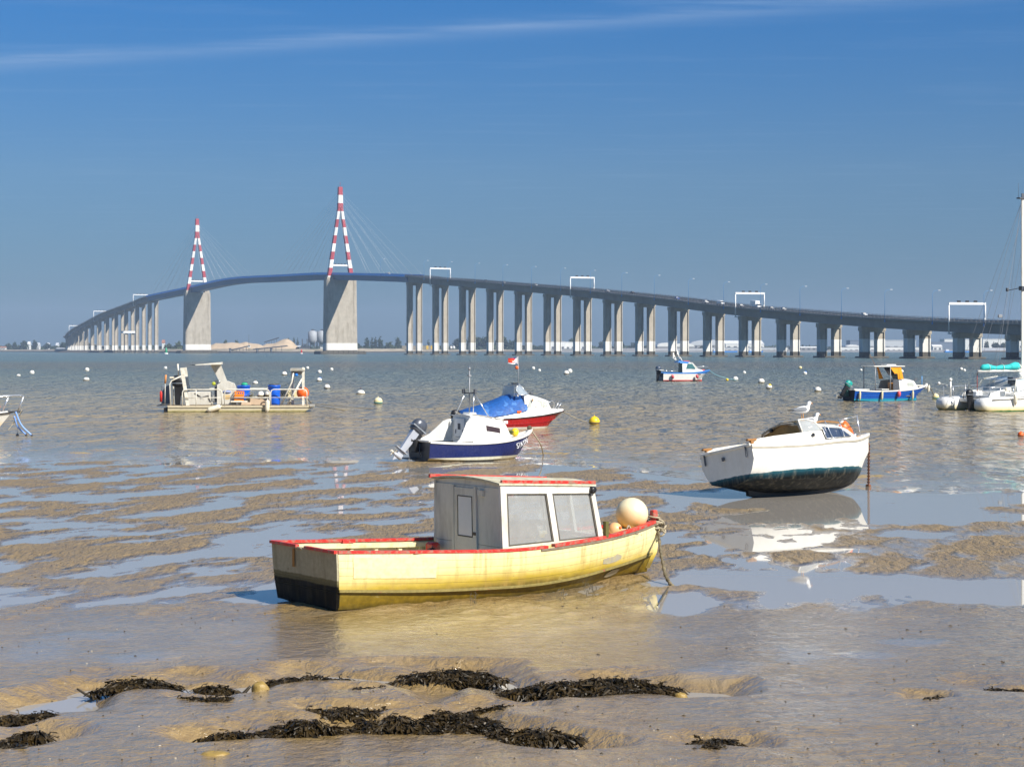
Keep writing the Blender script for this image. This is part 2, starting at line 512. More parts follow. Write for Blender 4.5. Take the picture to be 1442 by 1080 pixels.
# ---- mud material: ochre silt, wet and glossy
def make_mud():
    m, nt, b, out = new_mat('wet mud')
    geo = nt.nodes.new('ShaderNodeNewGeometry')
    pos = geo.outputs['Position']
    n1 = nnoise(nt, pos, 0.9, 6, 0.6)
    n2 = nnoise(nt, pos, 6.0, 5, 0.65)
    n3 = nnoise(nt, pos, 34.0, 3, 0.6)
    c = nmix(nt, nramp(nt, n1, [(0.3, 0.0), (0.7, 1.0)]), (0.30, 0.198, 0.075), (0.385, 0.262, 0.105))
    c = nmix(nt, nramp(nt, n2, [(0.35, 0.55), (0.62, 0.0)]), c, (0.19, 0.125, 0.052))
    # specks of weed, shell and grit
    c = nmix(nt, nramp(nt, n3, [(0.70, 0.0), (0.76, 0.8)]), c, (0.05, 0.035, 0.012))
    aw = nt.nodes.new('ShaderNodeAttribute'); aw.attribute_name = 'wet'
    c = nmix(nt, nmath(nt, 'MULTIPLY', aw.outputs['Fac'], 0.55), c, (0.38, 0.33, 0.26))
    nt.links.new(c, b.inputs['Base Color'])
    wet = nramp(nt, nmath(nt, 'ADD', nmath(nt, 'MULTIPLY', n1, 0.6), nmath(nt, 'MULTIPLY', n2, 0.4)), [(0.36, 0.10), (0.62, 0.30)])
    aw = nt.nodes.new('ShaderNodeAttribute'); aw.attribute_name = 'wet'
    b.inputs['IOR'].default_value = 1.7
    rough_w = nmath(nt, 'MULTIPLY', wet, nmath(nt, 'MULTIPLY_ADD', aw.outputs['Fac'], -0.8, 1.0))
    # the knobbly flat further out has drained and is duller and rougher than the film-covered mud in front
    sp_ = nt.nodes.new('ShaderNodeSeparateXYZ'); nt.links.new(pos, sp_.inputs[0])
    dry = nramp(nt, nmath(nt, 'DIVIDE', nmath(nt, 'ADD', sp_.outputs['Y'], nmath(nt, 'MULTIPLY', n1, 6.0)), 100.0), [(0.29, 0.0), (0.37, 1.0)])
    nt.links.new(nmath(nt, 'ADD', rough_w, nmath(nt, 'MULTIPLY', dry, 0.30)), b.inputs['Roughness'])
    # rills run sideways: stretched noise for the fine relief
    s1 = nnoise(nt, pos, 1.0, 5, 0.60, 0.5, mapscale=(5.5, 4.6, 3))
    s2 = nnoise(nt, pos, 1.0, 4, 0.6, 0.3, mapscale=(15.0, 11.0, 10))
    s3 = nnoise(nt, pos, 1.0, 5, 0.62, 0.5, mapscale=(8.0, 2.2, 3))
    s1 = nmath(nt, 'ADD', nmath(nt, 'MULTIPLY', s1, nmath(nt, 'SUBTRACT', 1.0, dry)), nmath(nt, 'MULTIPLY', s3, dry))
    hgt = nmath(nt, 'ADD', nmath(nt, 'MULTIPLY', s1, 0.9), nmath(nt, 'MULTIPLY', s2, 0.28))
    hgt = nmath(nt, 'ADD', hgt, nmath(nt, 'MULTIPLY', n3, 0.12))
    hgt = nmath(nt, 'MULTIPLY', hgt, nmath(nt, 'MULTIPLY_ADD', aw.outputs['Fac'], -0.88, 1.0))
    hgt = nmath(nt, 'MULTIPLY', hgt, nmath(nt, 'MULTIPLY_ADD', dry, 1.2, 1.0))
    nbump(nt, hgt, 1.0, 0.075, b)
    # the film of water left on the mud: a second, smoother gloss
    cb = nt.nodes.new('ShaderNodeBump'); cb.inputs['Strength'].default_value = 1.0; cb.inputs['Distance'].default_value = 0.038
    nt.links.new(hgt, cb.inputs['Height']); nt.links.new(cb.outputs[0], b.inputs['Coat Normal'])
    b.inputs['Coat IOR'].default_value = 1.6
    nt.links.new(nmath(nt, 'MAXIMUM', nmath(nt, 'MULTIPLY_ADD', dry, -0.55, 0.75), aw.outputs['Fac']), b.inputs['Coat Weight'])
    b.inputs['Coat Roughness'].default_value = 0.10
    return m

def make_water():
    m, nt, b, out = new_mat('silty water')
    geo = nt.nodes.new('ShaderNodeNewGeometry')
    pos = geo.outputs['Position']
    at_ = nt.nodes.new('ShaderNodeAttribute'); at_.attribute_name = 'ripple'
    rip = at_.outputs['Fac']
    big = nnoise(nt, pos, 1.0, 4, 0.55, 0.6, mapscale=(0.022, 0.040, 1))
    cd = nt.nodes.new('ShaderNodeSeparateXYZ'); nt.links.new(pos, cd.inputs[0])
    # silty brown near the shore, greener where the channel is deep, a brown tide line between
    dist = nmath(nt, 'ADD', nmath(nt, 'DIVIDE', cd.outputs['Y'], 1000.0), nmath(nt, 'MULTIPLY', nmath(nt, 'SUBTRACT', big, 0.5), 0.16))
    deep = nramp(nt, dist, [(0.10, 0.0), (0.24, 0.60), (0.32, 0.65), (0.42, 0.35), (0.52, 0.45), (0.64, 1.0)])
    silt = nmix(nt, nramp(nt, big, [(0.35, 0.0), (0.65, 1.0)]), (0.250, 0.205, 0.125), (0.36, 0.250, 0.105))
    c = nmix(nt, deep, silt, (0.205, 0.290, 0.268))
    c = nmix(nt, nramp(nt, rip, [(0.0, 0.0), (0.45, 1.0)]), (0.36, 0.33, 0.29), c)
    a2 = nt.nodes.new('ShaderNodeAttribute'); a2.attribute_name = 'surf'
    c = nmix(nt, a2.outputs['Fac'], c, (0.42, 0.285, 0.070))
    nt.links.new(c, b.inputs['Base Color'])
    b.inputs['IOR'].default_value = 1.333
    far = nramp(nt, nmath(nt, 'DIVIDE', cd.outputs['Y'], 1000.0), [(0.05, 0.0), (0.22, 1.0)])
    rf = nmath(nt, 'ADD', nmath(nt, 'MULTIPLY_ADD', rip, 0.05, 0.025), nmath(nt, 'MULTIPLY', far, 0.14))
    nt.links.new(rf, b.inputs['Roughness'])
    w1 = nnoise(nt, pos, 1.0, 3, 0.55, 0.7, mapscale=(1.15, 0.55, 1))
    w2 = nnoise(nt, pos, 1.0, 3, 0.55, 0.5, mapscale=(2.7, 1.5, 1), rot=(0, 0, 0.25))
    w3 = nnoise(nt, pos, 1.0, 3, 0.5, 0.2, mapscale=(0.33, 0.15, 1), rot=(0, 0, -0.15))
    h = nmath(nt, 'ADD', nmath(nt, 'MULTIPLY', w1, 0.34), nmath(nt, 'MULTIPLY', w2, 0.10))
    h = nmath(nt, 'ADD', h, nmath(nt, 'MULTIPLY', w3, 0.60))
    h = nmath(nt, 'MULTIPLY', h, rip)
    # long waves carry the far water: the sea is rougher out in the channel
    yk = nmath(nt, 'DIVIDE', cd.outputs['Y'], 62.0)
    h = nmath(nt, 'MULTIPLY', h, nmath(nt, 'MINIMUM', nmath(nt, 'MAXIMUM', nmath(nt, 'MULTIPLY', yk, yk), 1.0), 30.0))
    nbump(nt, h, 1.0, 1.1, b)
    return m

MUD, WATER = make_mud(), make_water()

# mud flat: rows spaced so that each covers about the same share of the view
vr = np.concatenate([np.arange(640, 1096, 0.72)])
Yr = CAM_H * FOCAL / (vr - HORIZON)
Yr = np.concatenate([[95, 84, 76], Yr, [16.0, 15.2, 14, 12, 9, 5, 0, -8, -20]])
uc = np.concatenate([np.arange(-900, -60, 30), np.arange(-60, 1502, 2.1), np.arange(1502, 2360, 30)])
UU, YY = np.meshgrid(uc, Yr)
XX = (UU - CX) / FOCAL * np.maximum(YY, 15.0)
ZZ = mud_height(XX, YY)
mud = grid_mesh('mud_flat', XX, YY, ZZ, MUD)
wet = np.zeros_like(XX)
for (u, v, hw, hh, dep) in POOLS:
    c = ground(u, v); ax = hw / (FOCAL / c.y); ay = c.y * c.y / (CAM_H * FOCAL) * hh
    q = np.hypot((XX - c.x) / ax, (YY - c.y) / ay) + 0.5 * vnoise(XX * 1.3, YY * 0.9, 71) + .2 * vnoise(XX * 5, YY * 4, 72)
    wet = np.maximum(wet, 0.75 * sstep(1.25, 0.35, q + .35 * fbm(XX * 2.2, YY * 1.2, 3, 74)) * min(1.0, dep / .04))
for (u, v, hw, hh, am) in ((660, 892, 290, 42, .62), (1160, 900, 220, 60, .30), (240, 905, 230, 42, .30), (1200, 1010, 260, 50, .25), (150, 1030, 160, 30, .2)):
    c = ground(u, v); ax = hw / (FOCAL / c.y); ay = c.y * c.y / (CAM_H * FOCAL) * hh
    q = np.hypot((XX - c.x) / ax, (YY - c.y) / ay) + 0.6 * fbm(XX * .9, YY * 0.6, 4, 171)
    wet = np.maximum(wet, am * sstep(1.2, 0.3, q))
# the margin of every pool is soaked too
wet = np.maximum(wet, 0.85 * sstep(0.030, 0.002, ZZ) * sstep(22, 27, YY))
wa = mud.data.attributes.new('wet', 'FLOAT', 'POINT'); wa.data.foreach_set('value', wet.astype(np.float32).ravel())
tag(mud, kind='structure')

# the water: the estuary and, at the same level, the pools left on the flat
vr = np.concatenate([np.arange(494.4, 505, 0.6), np.arange(505, 570, 0.28), np.arange(570, 700, 0.42)])
Yr = CAM_H * FOCAL / (vr - HORIZON)
Yr = np.concatenate([[6200, 5200], Yr, [44, 40, 36, 32, 28, 24, 20, 17, 14, 10, 5, 0, -8, -20]])
uc = np.concatenate([np.arange(-1500, -60, 60), np.arange(-60, 1502, 3.4), np.arange(1502, 2960, 60)])
UU, YY = np.meshgrid(uc, Yr)
XX = (UU - CX) / FOCAL * np.maximum(YY, 15.0)
d_sh = YY - shore_y(XX)
ripple = sstep(-4.0, 3.0, d_sh)
# small waves running in to the shore, steeper where the bottom shoals
amp = 0.034 * ripple + 0.030 * np.exp(-((d_sh - 3.0) / 3.2) ** 2)
ph = (YY + 0.9 * vnoise(XX * .16, YY * .10, 201) + 0.3 * XX * 0.15)
shoal = np.maximum(0, np.sin(ph * 2 * np.pi / 2.3)) ** 2 * sstep(-0.10, 0.25, vnoise(XX * 0.45, YY * 0.30, 203))
ZZ = amp * (1.1 * fbm(XX * 0.62, YY * 0.40, 3, 211) + 1.3 * shoal * np.exp(-((d_sh - 2.4) / 2.8) ** 2))
ZZ = ZZ + 0.10 * sstep(75, 200, YY) * fbm(XX * 0.16, YY * 0.09, 2, 221) * (1 - sstep(300, 900, YY))
water = grid_mesh('water', XX, YY, ZZ, WATER)
attr = water.data.attributes.new('ripple', 'FLOAT', 'POINT')
attr.data.foreach_set('value', (ripple * (0.35 + 0.65 * sstep(0, 14, d_sh))).astype(np.float32).ravel())
surf = np.clip(shoal * np.exp(-((d_sh - 2.2) / 2.6) ** 2) * 1.5, 0, 1)
attr = water.data.attributes.new('surf', 'FLOAT', 'POINT')
attr.data.foreach_set('value', surf.astype(np.float32).ravel())
tag(water, kind='structure')

def mud_z(x, y):
    return float(mud_height(np.array([float(x)]), np.array([float(y)]))[0])
def surf_z(x, y): return max(0.0, mud_z(x, y))

# ------------------------------------------------------------------ haze: the air over the estuary
def make_haze():
    m = bpy.data.materials.new('estuary haze'); m.use_nodes = True
    nt = m.node_tree; nt.nodes.clear()
    out = nt.nodes.new('ShaderNodeOutputMaterial')
    pv = nt.nodes.new('ShaderNodeVolumePrincipled')
    pv.inputs['Color'].default_value = (0.54, 0.69, 0.95, 1)
    pv.inputs['Density'].default_value = 0.00013
    pv.inputs['Anisotropy'].default_value = 0.0
    nt.links.new(pv.outputs[0], out.inputs['Volume'])
    return m
hz = MB().box((0, 3180, 69), (5200, 6500, 144)).build('haze', make_haze())
hz.display_type = 'WIRE'
tag(hz, kind='stuff')
# ================================================================== THE BRIDGE
concrete = paint('weathered concrete', (0.44, 0.395, 0.325), 0.85, var=0.16, scale=0.22, dirt=(0.25, 0.21, 0.15), dirt_amt=0.60, streak=True, spec=0.2)
concrete_deck = paint('deck concrete', (0.30, 0.29, 0.27), 0.85, var=0.10, scale=0.08, dirt=(0.18, 0.17, 0.15), dirt_amt=0.4, spec=0.2)
pier_white = paint('white tide paint', (0.74, 0.72, 0.68), 0.7, var=0.06, scale=0.3, dirt=(0.5, 0.46, 0.38), dirt_amt=0.35, streak=True)
tide_dark = paint('tide darkened concrete', (0.085, 0.078, 0.062), 0.8, var=0.3, scale=0.5, dirt=(0.16, 0.13, 0.08), dirt_amt=0.5)
asphalt = paint('asphalt', (0.055, 0.055, 0.058), 0.9, var=0.15, scale=0.2)
blue_steel = paint('blue girder steel', (0.045, 0.16, 0.33), 0.5, var=0.1, scale=0.06)
blue_rail = paint('bright blue parapet', (0.012, 0.38, 0.98), 0.4, var=0.05, scale=0.2)
pylon_red = paint('pylon red', (0.40, 0.045, 0.06), 0.5, var=0.10, scale=0.2)
pylon_white = paint('pylon white', (0.82, 0.81, 0.79), 0.5, var=0.04, scale=0.2)
cable_steel = paint('cable sheath', (0.62, 0.64, 0.66), 0.45, var=0.05)
galv = paint('galvanised steel', (0.30, 0.31, 0.33), 0.5, metal=0.3, var=0.1)
gantry_white = paint('gantry white', (0.80, 0.80, 0.80), 0.45, var=0.04)
lamp_blue = paint('lamp post blue', (0.10, 0.30, 0.62), 0.45, var=0.05)
black_rubber = paint('black rubber', (0.018, 0.018, 0.020), 0.55, var=0.2)

T1 = Vector(((479 - CX) / FOCAL * 1501, 1501, 0)); T2 = Vector(((277.5 - CX) / FOCAL * 1866, 1866, 0))
def chain(P, us, first, step, near):
    out = []
    for i, u in enumerate(us):
        d = first if i == 0 else step
        k = (u - CX) / FOCAL
        a, b, c = k * k + 1, -2 * (k * P.x + P.y), P.x ** 2 + P.y ** 2 - d * d
        q = math.sqrt(max(0.0, b * b - 4 * a * c))
        Y = (-b - q) / 2 / a if near else (-b + q) / 2 / a
        P = Vector((k * Y, Y, 0)); out.append(P)
    return out
U_R = [583.5, 620, 658, 697, 737, 778, 820, 863, 908.5, 955.5, 1005, 1056, 1110, 1167.5, 1228, 1291.5, 1362, 1438, 1522, 1615]
U_L = [215.5, 197.8, 182.3, 168.2, 155.5, 144.8, 134.5, 125.5, 118, 112, 107.3, 103.5, 100.7, 99, 98.4]
PR = chain(T1, U_R, 158, 41.3, True)
PL = chain(T2, U_L, 158, 50.7, False)
# height of the rail top, read along the bridge
VR = dict(xs=[479, 520, 571, 620, 646, 820, 940, 1035, 1100, 1147, 1180, 1220, 1268, 1340, 1436, 1615],
          ys=[384.3, 384.3, 387.2, 390.2, 391.8, 405.0, 416.6, 428.5, 433.5, 437.0, 439.8, 442.6, 445.2, 448.4, 451.2, 454])
VL = dict(xs=[96, 98.4, 101, 110, 135.4, 150, 187.4, 208, 230, 277.5], ys=[482, 474, 469, 462, 448.7, 440.5, 427, 419, 412, 402.5])
def rail_z(P, tab):
    u = CX + P.x / P.y * FOCAL
    return CAM_H + (HORIZON - interp(u, tab['xs'], tab['ys'])) / FOCAL * P.y
nodes = []          # (x, y, z of the road) from the far left end to the near right end
for i, P in reversed(list(enumerate(PL))):
    z = rail_z(P, VL) - 1.1
    nodes.append((P.x, P.y, z))
endp = nodes[0]
nodes = [(endp[0] + 22, endp[1] + 190, 4.0), (endp[0] + 7, endp[1] + 70, 12.0)] + nodes
nodes.append((T2.x, T2.y, 64.0))
mid = [(330, 391.6), (380, 388.6), (428, 386.2)]
for u, v in mid:
    k = (u - T2.x / T2.y * FOCAL - CX) / ((T1.x / T1.y - T2.x / T2.y) * FOCAL)
    # a point on the straight chord seen at column u
    a, b = (u - CX) / FOCAL, T1 - T2
    t = (a * T2.y - T2.x) / (b.x - a * b.y)
    P = T2 + b * t
    nodes.append((P.x, P.y, CAM_H + (HORIZON - v) / FOCAL * P.y - 1.1))
nodes.append((T1.x, T1.y, 62.9))
for P in PR: nodes.append((P.x, P.y, rail_z(P, VR) - 1.1))
i_T2 = 2 + len(PL); i_T1 = i_T2 + 4
path = [Vector(p) for p in catmull(nodes, 6)]
# smooth the heights
for _ in range(6):
    zz = [p.z for p in path]
    for i in range(1, len(path) - 1): path[i].z = (zz[i - 1] + 2 * zz[i] + zz[i + 1]) / 4
def frame_at(i):
    t = path[min(i + 1, len(path) - 1)] - path[max(i - 1, 0)]
    t.z = 0; t.normalize()
    return t, Vector((-t.y, t.x, 0))          # along (towards the near end), left of travel
I_BL, I_BR = (i_T2 - 1) * 6, (i_T1 + 1) * 6    # first side-span piers bound the blue steel span
bridge = empty('road_bridge', (T1.x, T1.y, 0))
bridge_inv = Matrix.Translation((-T1.x, -T1.y, 0))
tag(bridge, 'long cable-stayed road bridge on tall concrete piers with two red and white striped pylons', 'bridge')
def B(p): return Vector(p) - Vector((T1.x, T1.y, 0))

def deck_part(name, i0, i1, mats, hw, slab, gtop, gbot, depth):
    rings = []
    for i in range(i0, i1 + 1):
        t, n = frame_at(i); p = B(path[i])
        prof = [(hw, 0.25), (hw, -slab), (gtop, -slab - .25), (gbot, -depth), (-gbot, -depth), (-gtop, -slab - .25), (-hw, -slab), (-hw, 0.25), (-hw + .35, 0.25), (-hw + .35, 0), (hw - .35, 0), (hw - .35, 0.25)]
        rings.append([p + n * a + Vector((0, 0, z)) for a, z in prof])
    mb = MB()
    mb.loft(rings, [0, 0, 0, 0, 0, 0, 0, 0, 0, 1, 0, 0], closed=True, smooth=False)
    mb.f.append(tuple(range(12))); mb.m.append(0); mb.sm.append(False)
    e_ = (len(rings) - 1) * 12
    mb.f.append(tuple(range(e_, e_ + 12))); mb.m.append(0); mb.sm.append(False)
    return mb.build(name, mats, bridge)

deck_part('approach_deck', 0, I_BL, [concrete_deck, asphalt], 7.5, 0.45, 5.2, 4.4, 4.0)
deck_part('approach_deck', I_BR, len(path) - 1, [concrete_deck, asphalt], 7.5, 0.45, 5.2, 4.4, 4.2)
span = deck_part('main_span', I_BL, I_BR, [blue_steel, asphalt], 7.3, 0.40, 6.6, 4.6, 4.4)

def railing(name, i0, i1, side, off, m_, solid, post, parent):
    mb = MB(); pts = []
    for i in range(i0, i1 + 1):
        t, n = frame_at(i); pts.append((B(path[i]) + n * side * off, n, t))
    for z0, z1, w in solid:
        rings = [[p + n * side * .0 + Vector((0, 0, z0)), p + n * side * w + Vector((0, 0, z0)), p + n * side * w + Vector((0, 0, z1)), p + Vector((0, 0, z1))] for p, n, t in pts]
        mb.loft(rings, 0, closed=True, smooth=False)
    acc = 0.0
    for (a, n, t), (b, n2, t2) in zip(pts[:-1], pts[1:]):
        L = (b - a).length; k = max(1, int(L / post))
        for j in range(k):
            q = a.lerp(b, j / k)
            mb.box(q + n * side * .06 + Vector((0, 0, .7)), (.13, .13, 1.0))
    return mb.build(name, m_, parent)
for side in (1, -1):
    railing('railing', 0, I_BL, side, 7.25, galv, [(1.0, 1.12, .12), (.62, .70, .10)], 4.0, bridge)
    railing('railing', I_BR, len(path) - 1, side, 7.25, galv, [(1.0, 1.12, .12), (.62, .70, .10)], 3.2, bridge)
    railing('parapet', I_BL, I_BR, side, 7.30, blue_rail, [(-0.45, 1.35, .14)], 6.0, span)
    # concrete kerb barrier beside the carriageway
    railing('crash_barrier', 0, len(path) - 1, side, 5.9, concrete_deck, [(0.45, 0.78, .12)], 5.0, bridge)

def pier(i, narrow=False):
    t, n = frame_at(i); p = path[i]; base = Vector((p.x, p.y, 0))
    ztop = p.z - 4.2
    ang = math.atan2(n.y, n.x)
    RM = Matrix.Rotation(ang, 3, 'Z')
    mb = MB()
    mb.box((0, 0, ztop - .9), (11.6, 3.4, 1.8)); mb.box((0, 0, ztop - 2.05), (10.9, 3.0, 0.5))
    o = mb.build('pier', concrete, bridge)
    o.location = B(base); o.rotation_euler = (0, 0, ang)
    for s in (-1, 1):
        lg = MB()
        for z0, z1, mi in ((-1.5, 2.6, 2), (2.6, 8.2, 1), (8.2, ztop - 2.3, 0)):
            if z1 <= z0: continue
            g = 0.03 * (2 - mi) if mi else 0.0
            lg.box((s * 3.55, 0, (z0 + z1) / 2), (3.0 + g, 1.9 + g, z1 - z0), mi)
            # flanges standing proud at the outer edges of the wall
            for q in (-1, 1):
                lg.box((s * 3.55 + q * 1.62, 0, (z0 + z1) / 2), (0.42 + g, 3.2 + g, z1 - z0), mi)
        lg.build('leg', [concrete, pier_white, tide_dark], o)
    ft = MB().box((0, 0, 0.05), (13.5, 6.0, 1.3), 0, bevel=.3)
    ft.build('footing', tide_dark, o)
    return o
for j in range(len(PR)): pier((i_T1 + 1 + j) * 6)
for j in range(len(PL)):
    if path[(i_T2 - 1 - j) * 6].z > 9: pier((i_T2 - 1 - j) * 6)
# painters' platform slung round one far pier
k = (i_T2 - 3) * 6
t_, n_ = frame_at(k)
pl = MB()
pl.box((0, 0, 0), (17, 5.2, 1.1)); pl.box((0, 2.5, 1.2), (17, .15, 1.2)); pl.box((0, -2.5, 1.2), (17, .15, 1.2))
for s in (-6, -2, 2, 6): pl.box((s, 0, -.9), (.5, 4.5, .8))
o = pl.build('work_platform', gantry_white)
o.location = Vector((path[k].x, path[k].y, 22.0)); o.rotation_euler = (0, 0, math.atan2(n_.y, n_.x))
tag(o, 'white work platform slung between the two legs of a far left bridge pier', 'platform')

def pylon(P, i, zdeck):
    t, n = frame_at(i); ang = math.atan2(n.y, n.x)
    root = empty('pylon', B(P), (0, 0, ang), bridge)      # local x across the road, y along it
    zt = zdeck - 4.6
    mb = MB()
    zs = [(-1.0, 0), (3.0, 0), (3.02, 1), (8.6, 1), (8.62, 0), (zt, 0)]
    rings = []
    for z, mi in zs:
        w = lerp(13.0, 12.4, max(0, z) / zt) + (0.06 if mi else 0); d = lerp(4.6, 4.2, max(0, z) / zt) + (0.06 if mi else 0)
        rings.append([(w, d - .8, z), (w - .8, d, z), (-w + .8, d, z), (-w, d - .8, z), (-w, -d + .8, z), (-w + .8, -d, z), (w - .8, -d, z), (w, -d + .8, z)])
    base = MB()
    for r0, r1, mi in zip(rings[:-1], rings[1:], [2, 0, 1, 0, 0]):
        base.loft([r0, r1], mi, closed=True, smooth=False)
    base.f.append(tuple(len(base.v) - 8 + q for q in range(8))); base.m.append(0); base.sm.append(False)
    # shallow ribs that stand proud of the broad faces, and the deck bearings
    for s in (-1, 1):
        for y in (-1, 1):
            base.box((s * 10.6, y * 4.35, zt / 2 + 4.6), (1.6, .5, zt - 9.6), 0)
        base.box((s * 9.4, 0, zt + 1.0), (4.6, 6.2, 2.0), 0)
    base.build('tower_base', [concrete, pier_white, tide_dark], root)
    f = MB().box((0, 0, 0.7), (38, 17, 3.6), 0, bevel=1.2)
    for s in range(-4, 5): f.box((s * 4.2, -8.6, .9), (.7, .5, 2.9), 0); f.box((s * 4.2, 8.6, .9), (.7, .5, 2.9), 0)
    f.build('fender', tide_dark, root)
    # striped A-frame
    ztop, zsplit, zb = 131.0, 114.6, zdeck - 2.6
    band = 6.35
    for s in (-1, 1):
        lg = MB(); z = zsplit; zc = [zsplit]
        k0 = math.ceil((ztop - zsplit) / band)
        while ztop - band * k0 > zb: zc.append(ztop - band * k0); k0 += 1
        zc.append(zb)
        for za, zd in zip(zc[:-1], zc[1:]):
            kband = int((ztop - (za + zd) / 2) / band); rr = []
            for q in (za, zd):
                f_ = (zsplit - q) / (zsplit - zb)
                x = lerp(1.05, 9.2, f_); w = lerp(1.0, 1.55, f_); d = lerp(1.3, 1.7, f_)
                rr.append([(s * x + w, d, q), (s * x - w, d, q), (s * x - w, -d, q), (s * x + w, -d, q)])
            lg.loft(rr, kband % 2, closed=True, smooth=False)
        lg.build('pylon_leg', [pylon_red, pylon_white], root)
    hd = MB(); z = ztop; kb = 0
    while z > zsplit + .01:
        z2 = max(z - band, zsplit); rr = []
        for q in (z, z2):
            f_ = (ztop - q) / (ztop - zsplit); w = lerp(1.55, 2.05, f_)
            rr.append([(w, 1.5, q), (-w, 1.5, q), (-w, -1.5, q), (w, -1.5, q)])
        hd.loft(rr, kb % 2, closed=True, smooth=False); z = z2; kb += 1
    hd.f.append((0, 1, 2, 3)); hd.m.append(0); hd.sm.append(False)
    hd.tube([(0, 0, ztop), (0, 0, ztop + 4)], .12, 5, 0)
    hd.build('pylon_head', [pylon_red, pylon_white], root)
    cb = MB().box((0, 0, zdeck + 6.6), (15.2, 1.4, 1.3), 0)
    for s in (-4, -1.2, 1.2, 4): cb.box((s, 0, zdeck + 7.65), (1.0, .6, .8), 1)
    cb.build('crossbeam', [pylon_white, black_rubber], root)
    # stay cables: nine a side in two planes
    for dirn in (-1, 1):
        for s in (-1, 1):
            for c in range(9):
                dist = 26 + c * 15.8
                # the road bends: take the deck edge from the path
                acc, j = 0.0, i
                while acc < dist and 0 < j < len(path) - 1:
                    acc += (path[j + dirn] - path[j]).length; j += dirn
                tt, nn = frame_at(j)
                foot = path[j] + nn * s * 6.9 + Vector((0, 0, .5))
                fl = Matrix.Rotation(-ang, 3, 'Z') @ (foot - P)
                top = Vector((s * 1.0, 1.0 * dirn * (1 if t.dot(n.cross(Vector((0, 0, 1)))) < 0 else -1), 107 + c * 2.5))
                MB().tube([top, fl], 0.045, 4, 0, cap=False).build('stay_cable', cable_steel, root)
    return root
pylon(T1, i_T1 * 6, 62.9)
pylon(T2, i_T2 * 6, 63.6)

# ---- street furniture along the road
def lamp(i, frac=0.0):
    t, n = frame_at(i); p = path[i].lerp(path[min(i + 1, len(path) - 1)], frac)
    n = n if n.x < 0 else -n                      # the side turned to the shore
    mb = MB()
    q = Vector((0, 0, 0))
    mb.tube([(0, 0, -1.4), (0, 0, 10.6), (.35, 0, 11.5), (1.1, 0, 12.0), (2.6, 0, 12.15)], [.12, .07, .06, .05, .05], 5)
    mb.box((0, 0, -.9), (.5, .4, 1.0))
    o = mb.build('lamp_post', lamp_blue)
    MB().box((3.0, 0, 12.12), (1.0, .4, .2), 0, bevel=.1).build('lamp_head', gantry_white, o)
    o.location = p + n * 7.75; o.rotation_euler = (0, 0, math.atan2(-n.y, -n.x))
    return o
lamp_words = ['slim blue lamp post with white head on the bridge edge', ]
LAMPS = {}
for j in range(len(PR)):
    i = (i_T1 + 1 + j) * 6 - 2
    o = lamp(i)
    ul = CX + path[i].x / path[i].y * FOCAL
    gs = [(621, 'the gantry by the front pylon'), (821, 'the mid viaduct gantry'), (1057, 'the gantry with the box truck'), (1364, 'the gantry near the catamaran mast')]
    gu, gn = min(gs, key=lambda q: abs(q[0] - ul))
    side = 'left' if ul < gu else 'right'
    LAMPS.setdefault((gu, gn, side), []).append((abs(ul - gu), o))
ordw = ['first', 'second', 'third', 'fourth', 'fifth', 'sixth', 'seventh', 'eighth']
for (gu, gn, side), ls in LAMPS.items():
    for k, (d_, o) in enumerate(sorted(ls, key=lambda q: q[0])):
        tag(o, 'slim blue lamp post, ' + ordw[k] + ' ' + side + ' of ' + gn, 'lamp post', 'lamp posts along the approach viaduct')

def gantry(i, label, frac=0.0):
    t, n = frame_at(i); p = path[i].lerp(path[min(i + 1, len(path) - 1)], frac)
    n = n if n.x < 0 else -n
    root = empty('sign_gantry', p, (0, 0, math.atan2(n.y, n.x)))
    tag(root, label, 'gantry', 'white lane signal gantries over the bridge road')
    MB().box((0, 0, 7.0), (16.0, .7, .9), 0).build('gantry_beam', gantry_white, root)
    MB().tube([(7.85, 0, -4.6), (7.85, 0, 6.5)], .28, 6).box((7.4, 0, -4.7), (1.6, 1.2, .5)).build('post', gantry_white, root)
    MB().tube([(-7.85, 0, -.2), (-7.85, 0, 6.5)], .28, 6).box((-7.6, 0, .6), (.8, .8, 1.4)).build('post', gantry_white, root)
    for x in (-3.6, 0, 3.6):
        MB().box((x, .0, 7.85), (1.5, .5, .75), 0, bevel=.1).build('lane_signal', black_rubber, root)
    return root
def idx_for_u(u):
    best = min(range(I_BR, len(path)) if u > 560 else range(0, I_BL + 1), key=lambda i: abs(CX + path[i].x / path[i].y * FOCAL - u))
    return best
gantry(idx_for_u(621), 'white sign gantry over the road just right of the front pylon cables')
gantry(idx_for_u(821), 'white sign gantry over the road above the middle of the long viaduct')
gantry(idx_for_u(1057), 'white sign gantry over the road beside the white box truck')
gantry(idx_for_u(1364), 'white sign gantry over the road left of the tall catamaran mast')
gantry(idx_for_u(198), 'white sign gantry at the left end of the blue steel span')
gantry(idx_for_u(142), 'small white sign gantry halfway along the curved far left approach')
gantry(idx_for_u(106), 'farthest white sign gantry near the left end of the bridge')

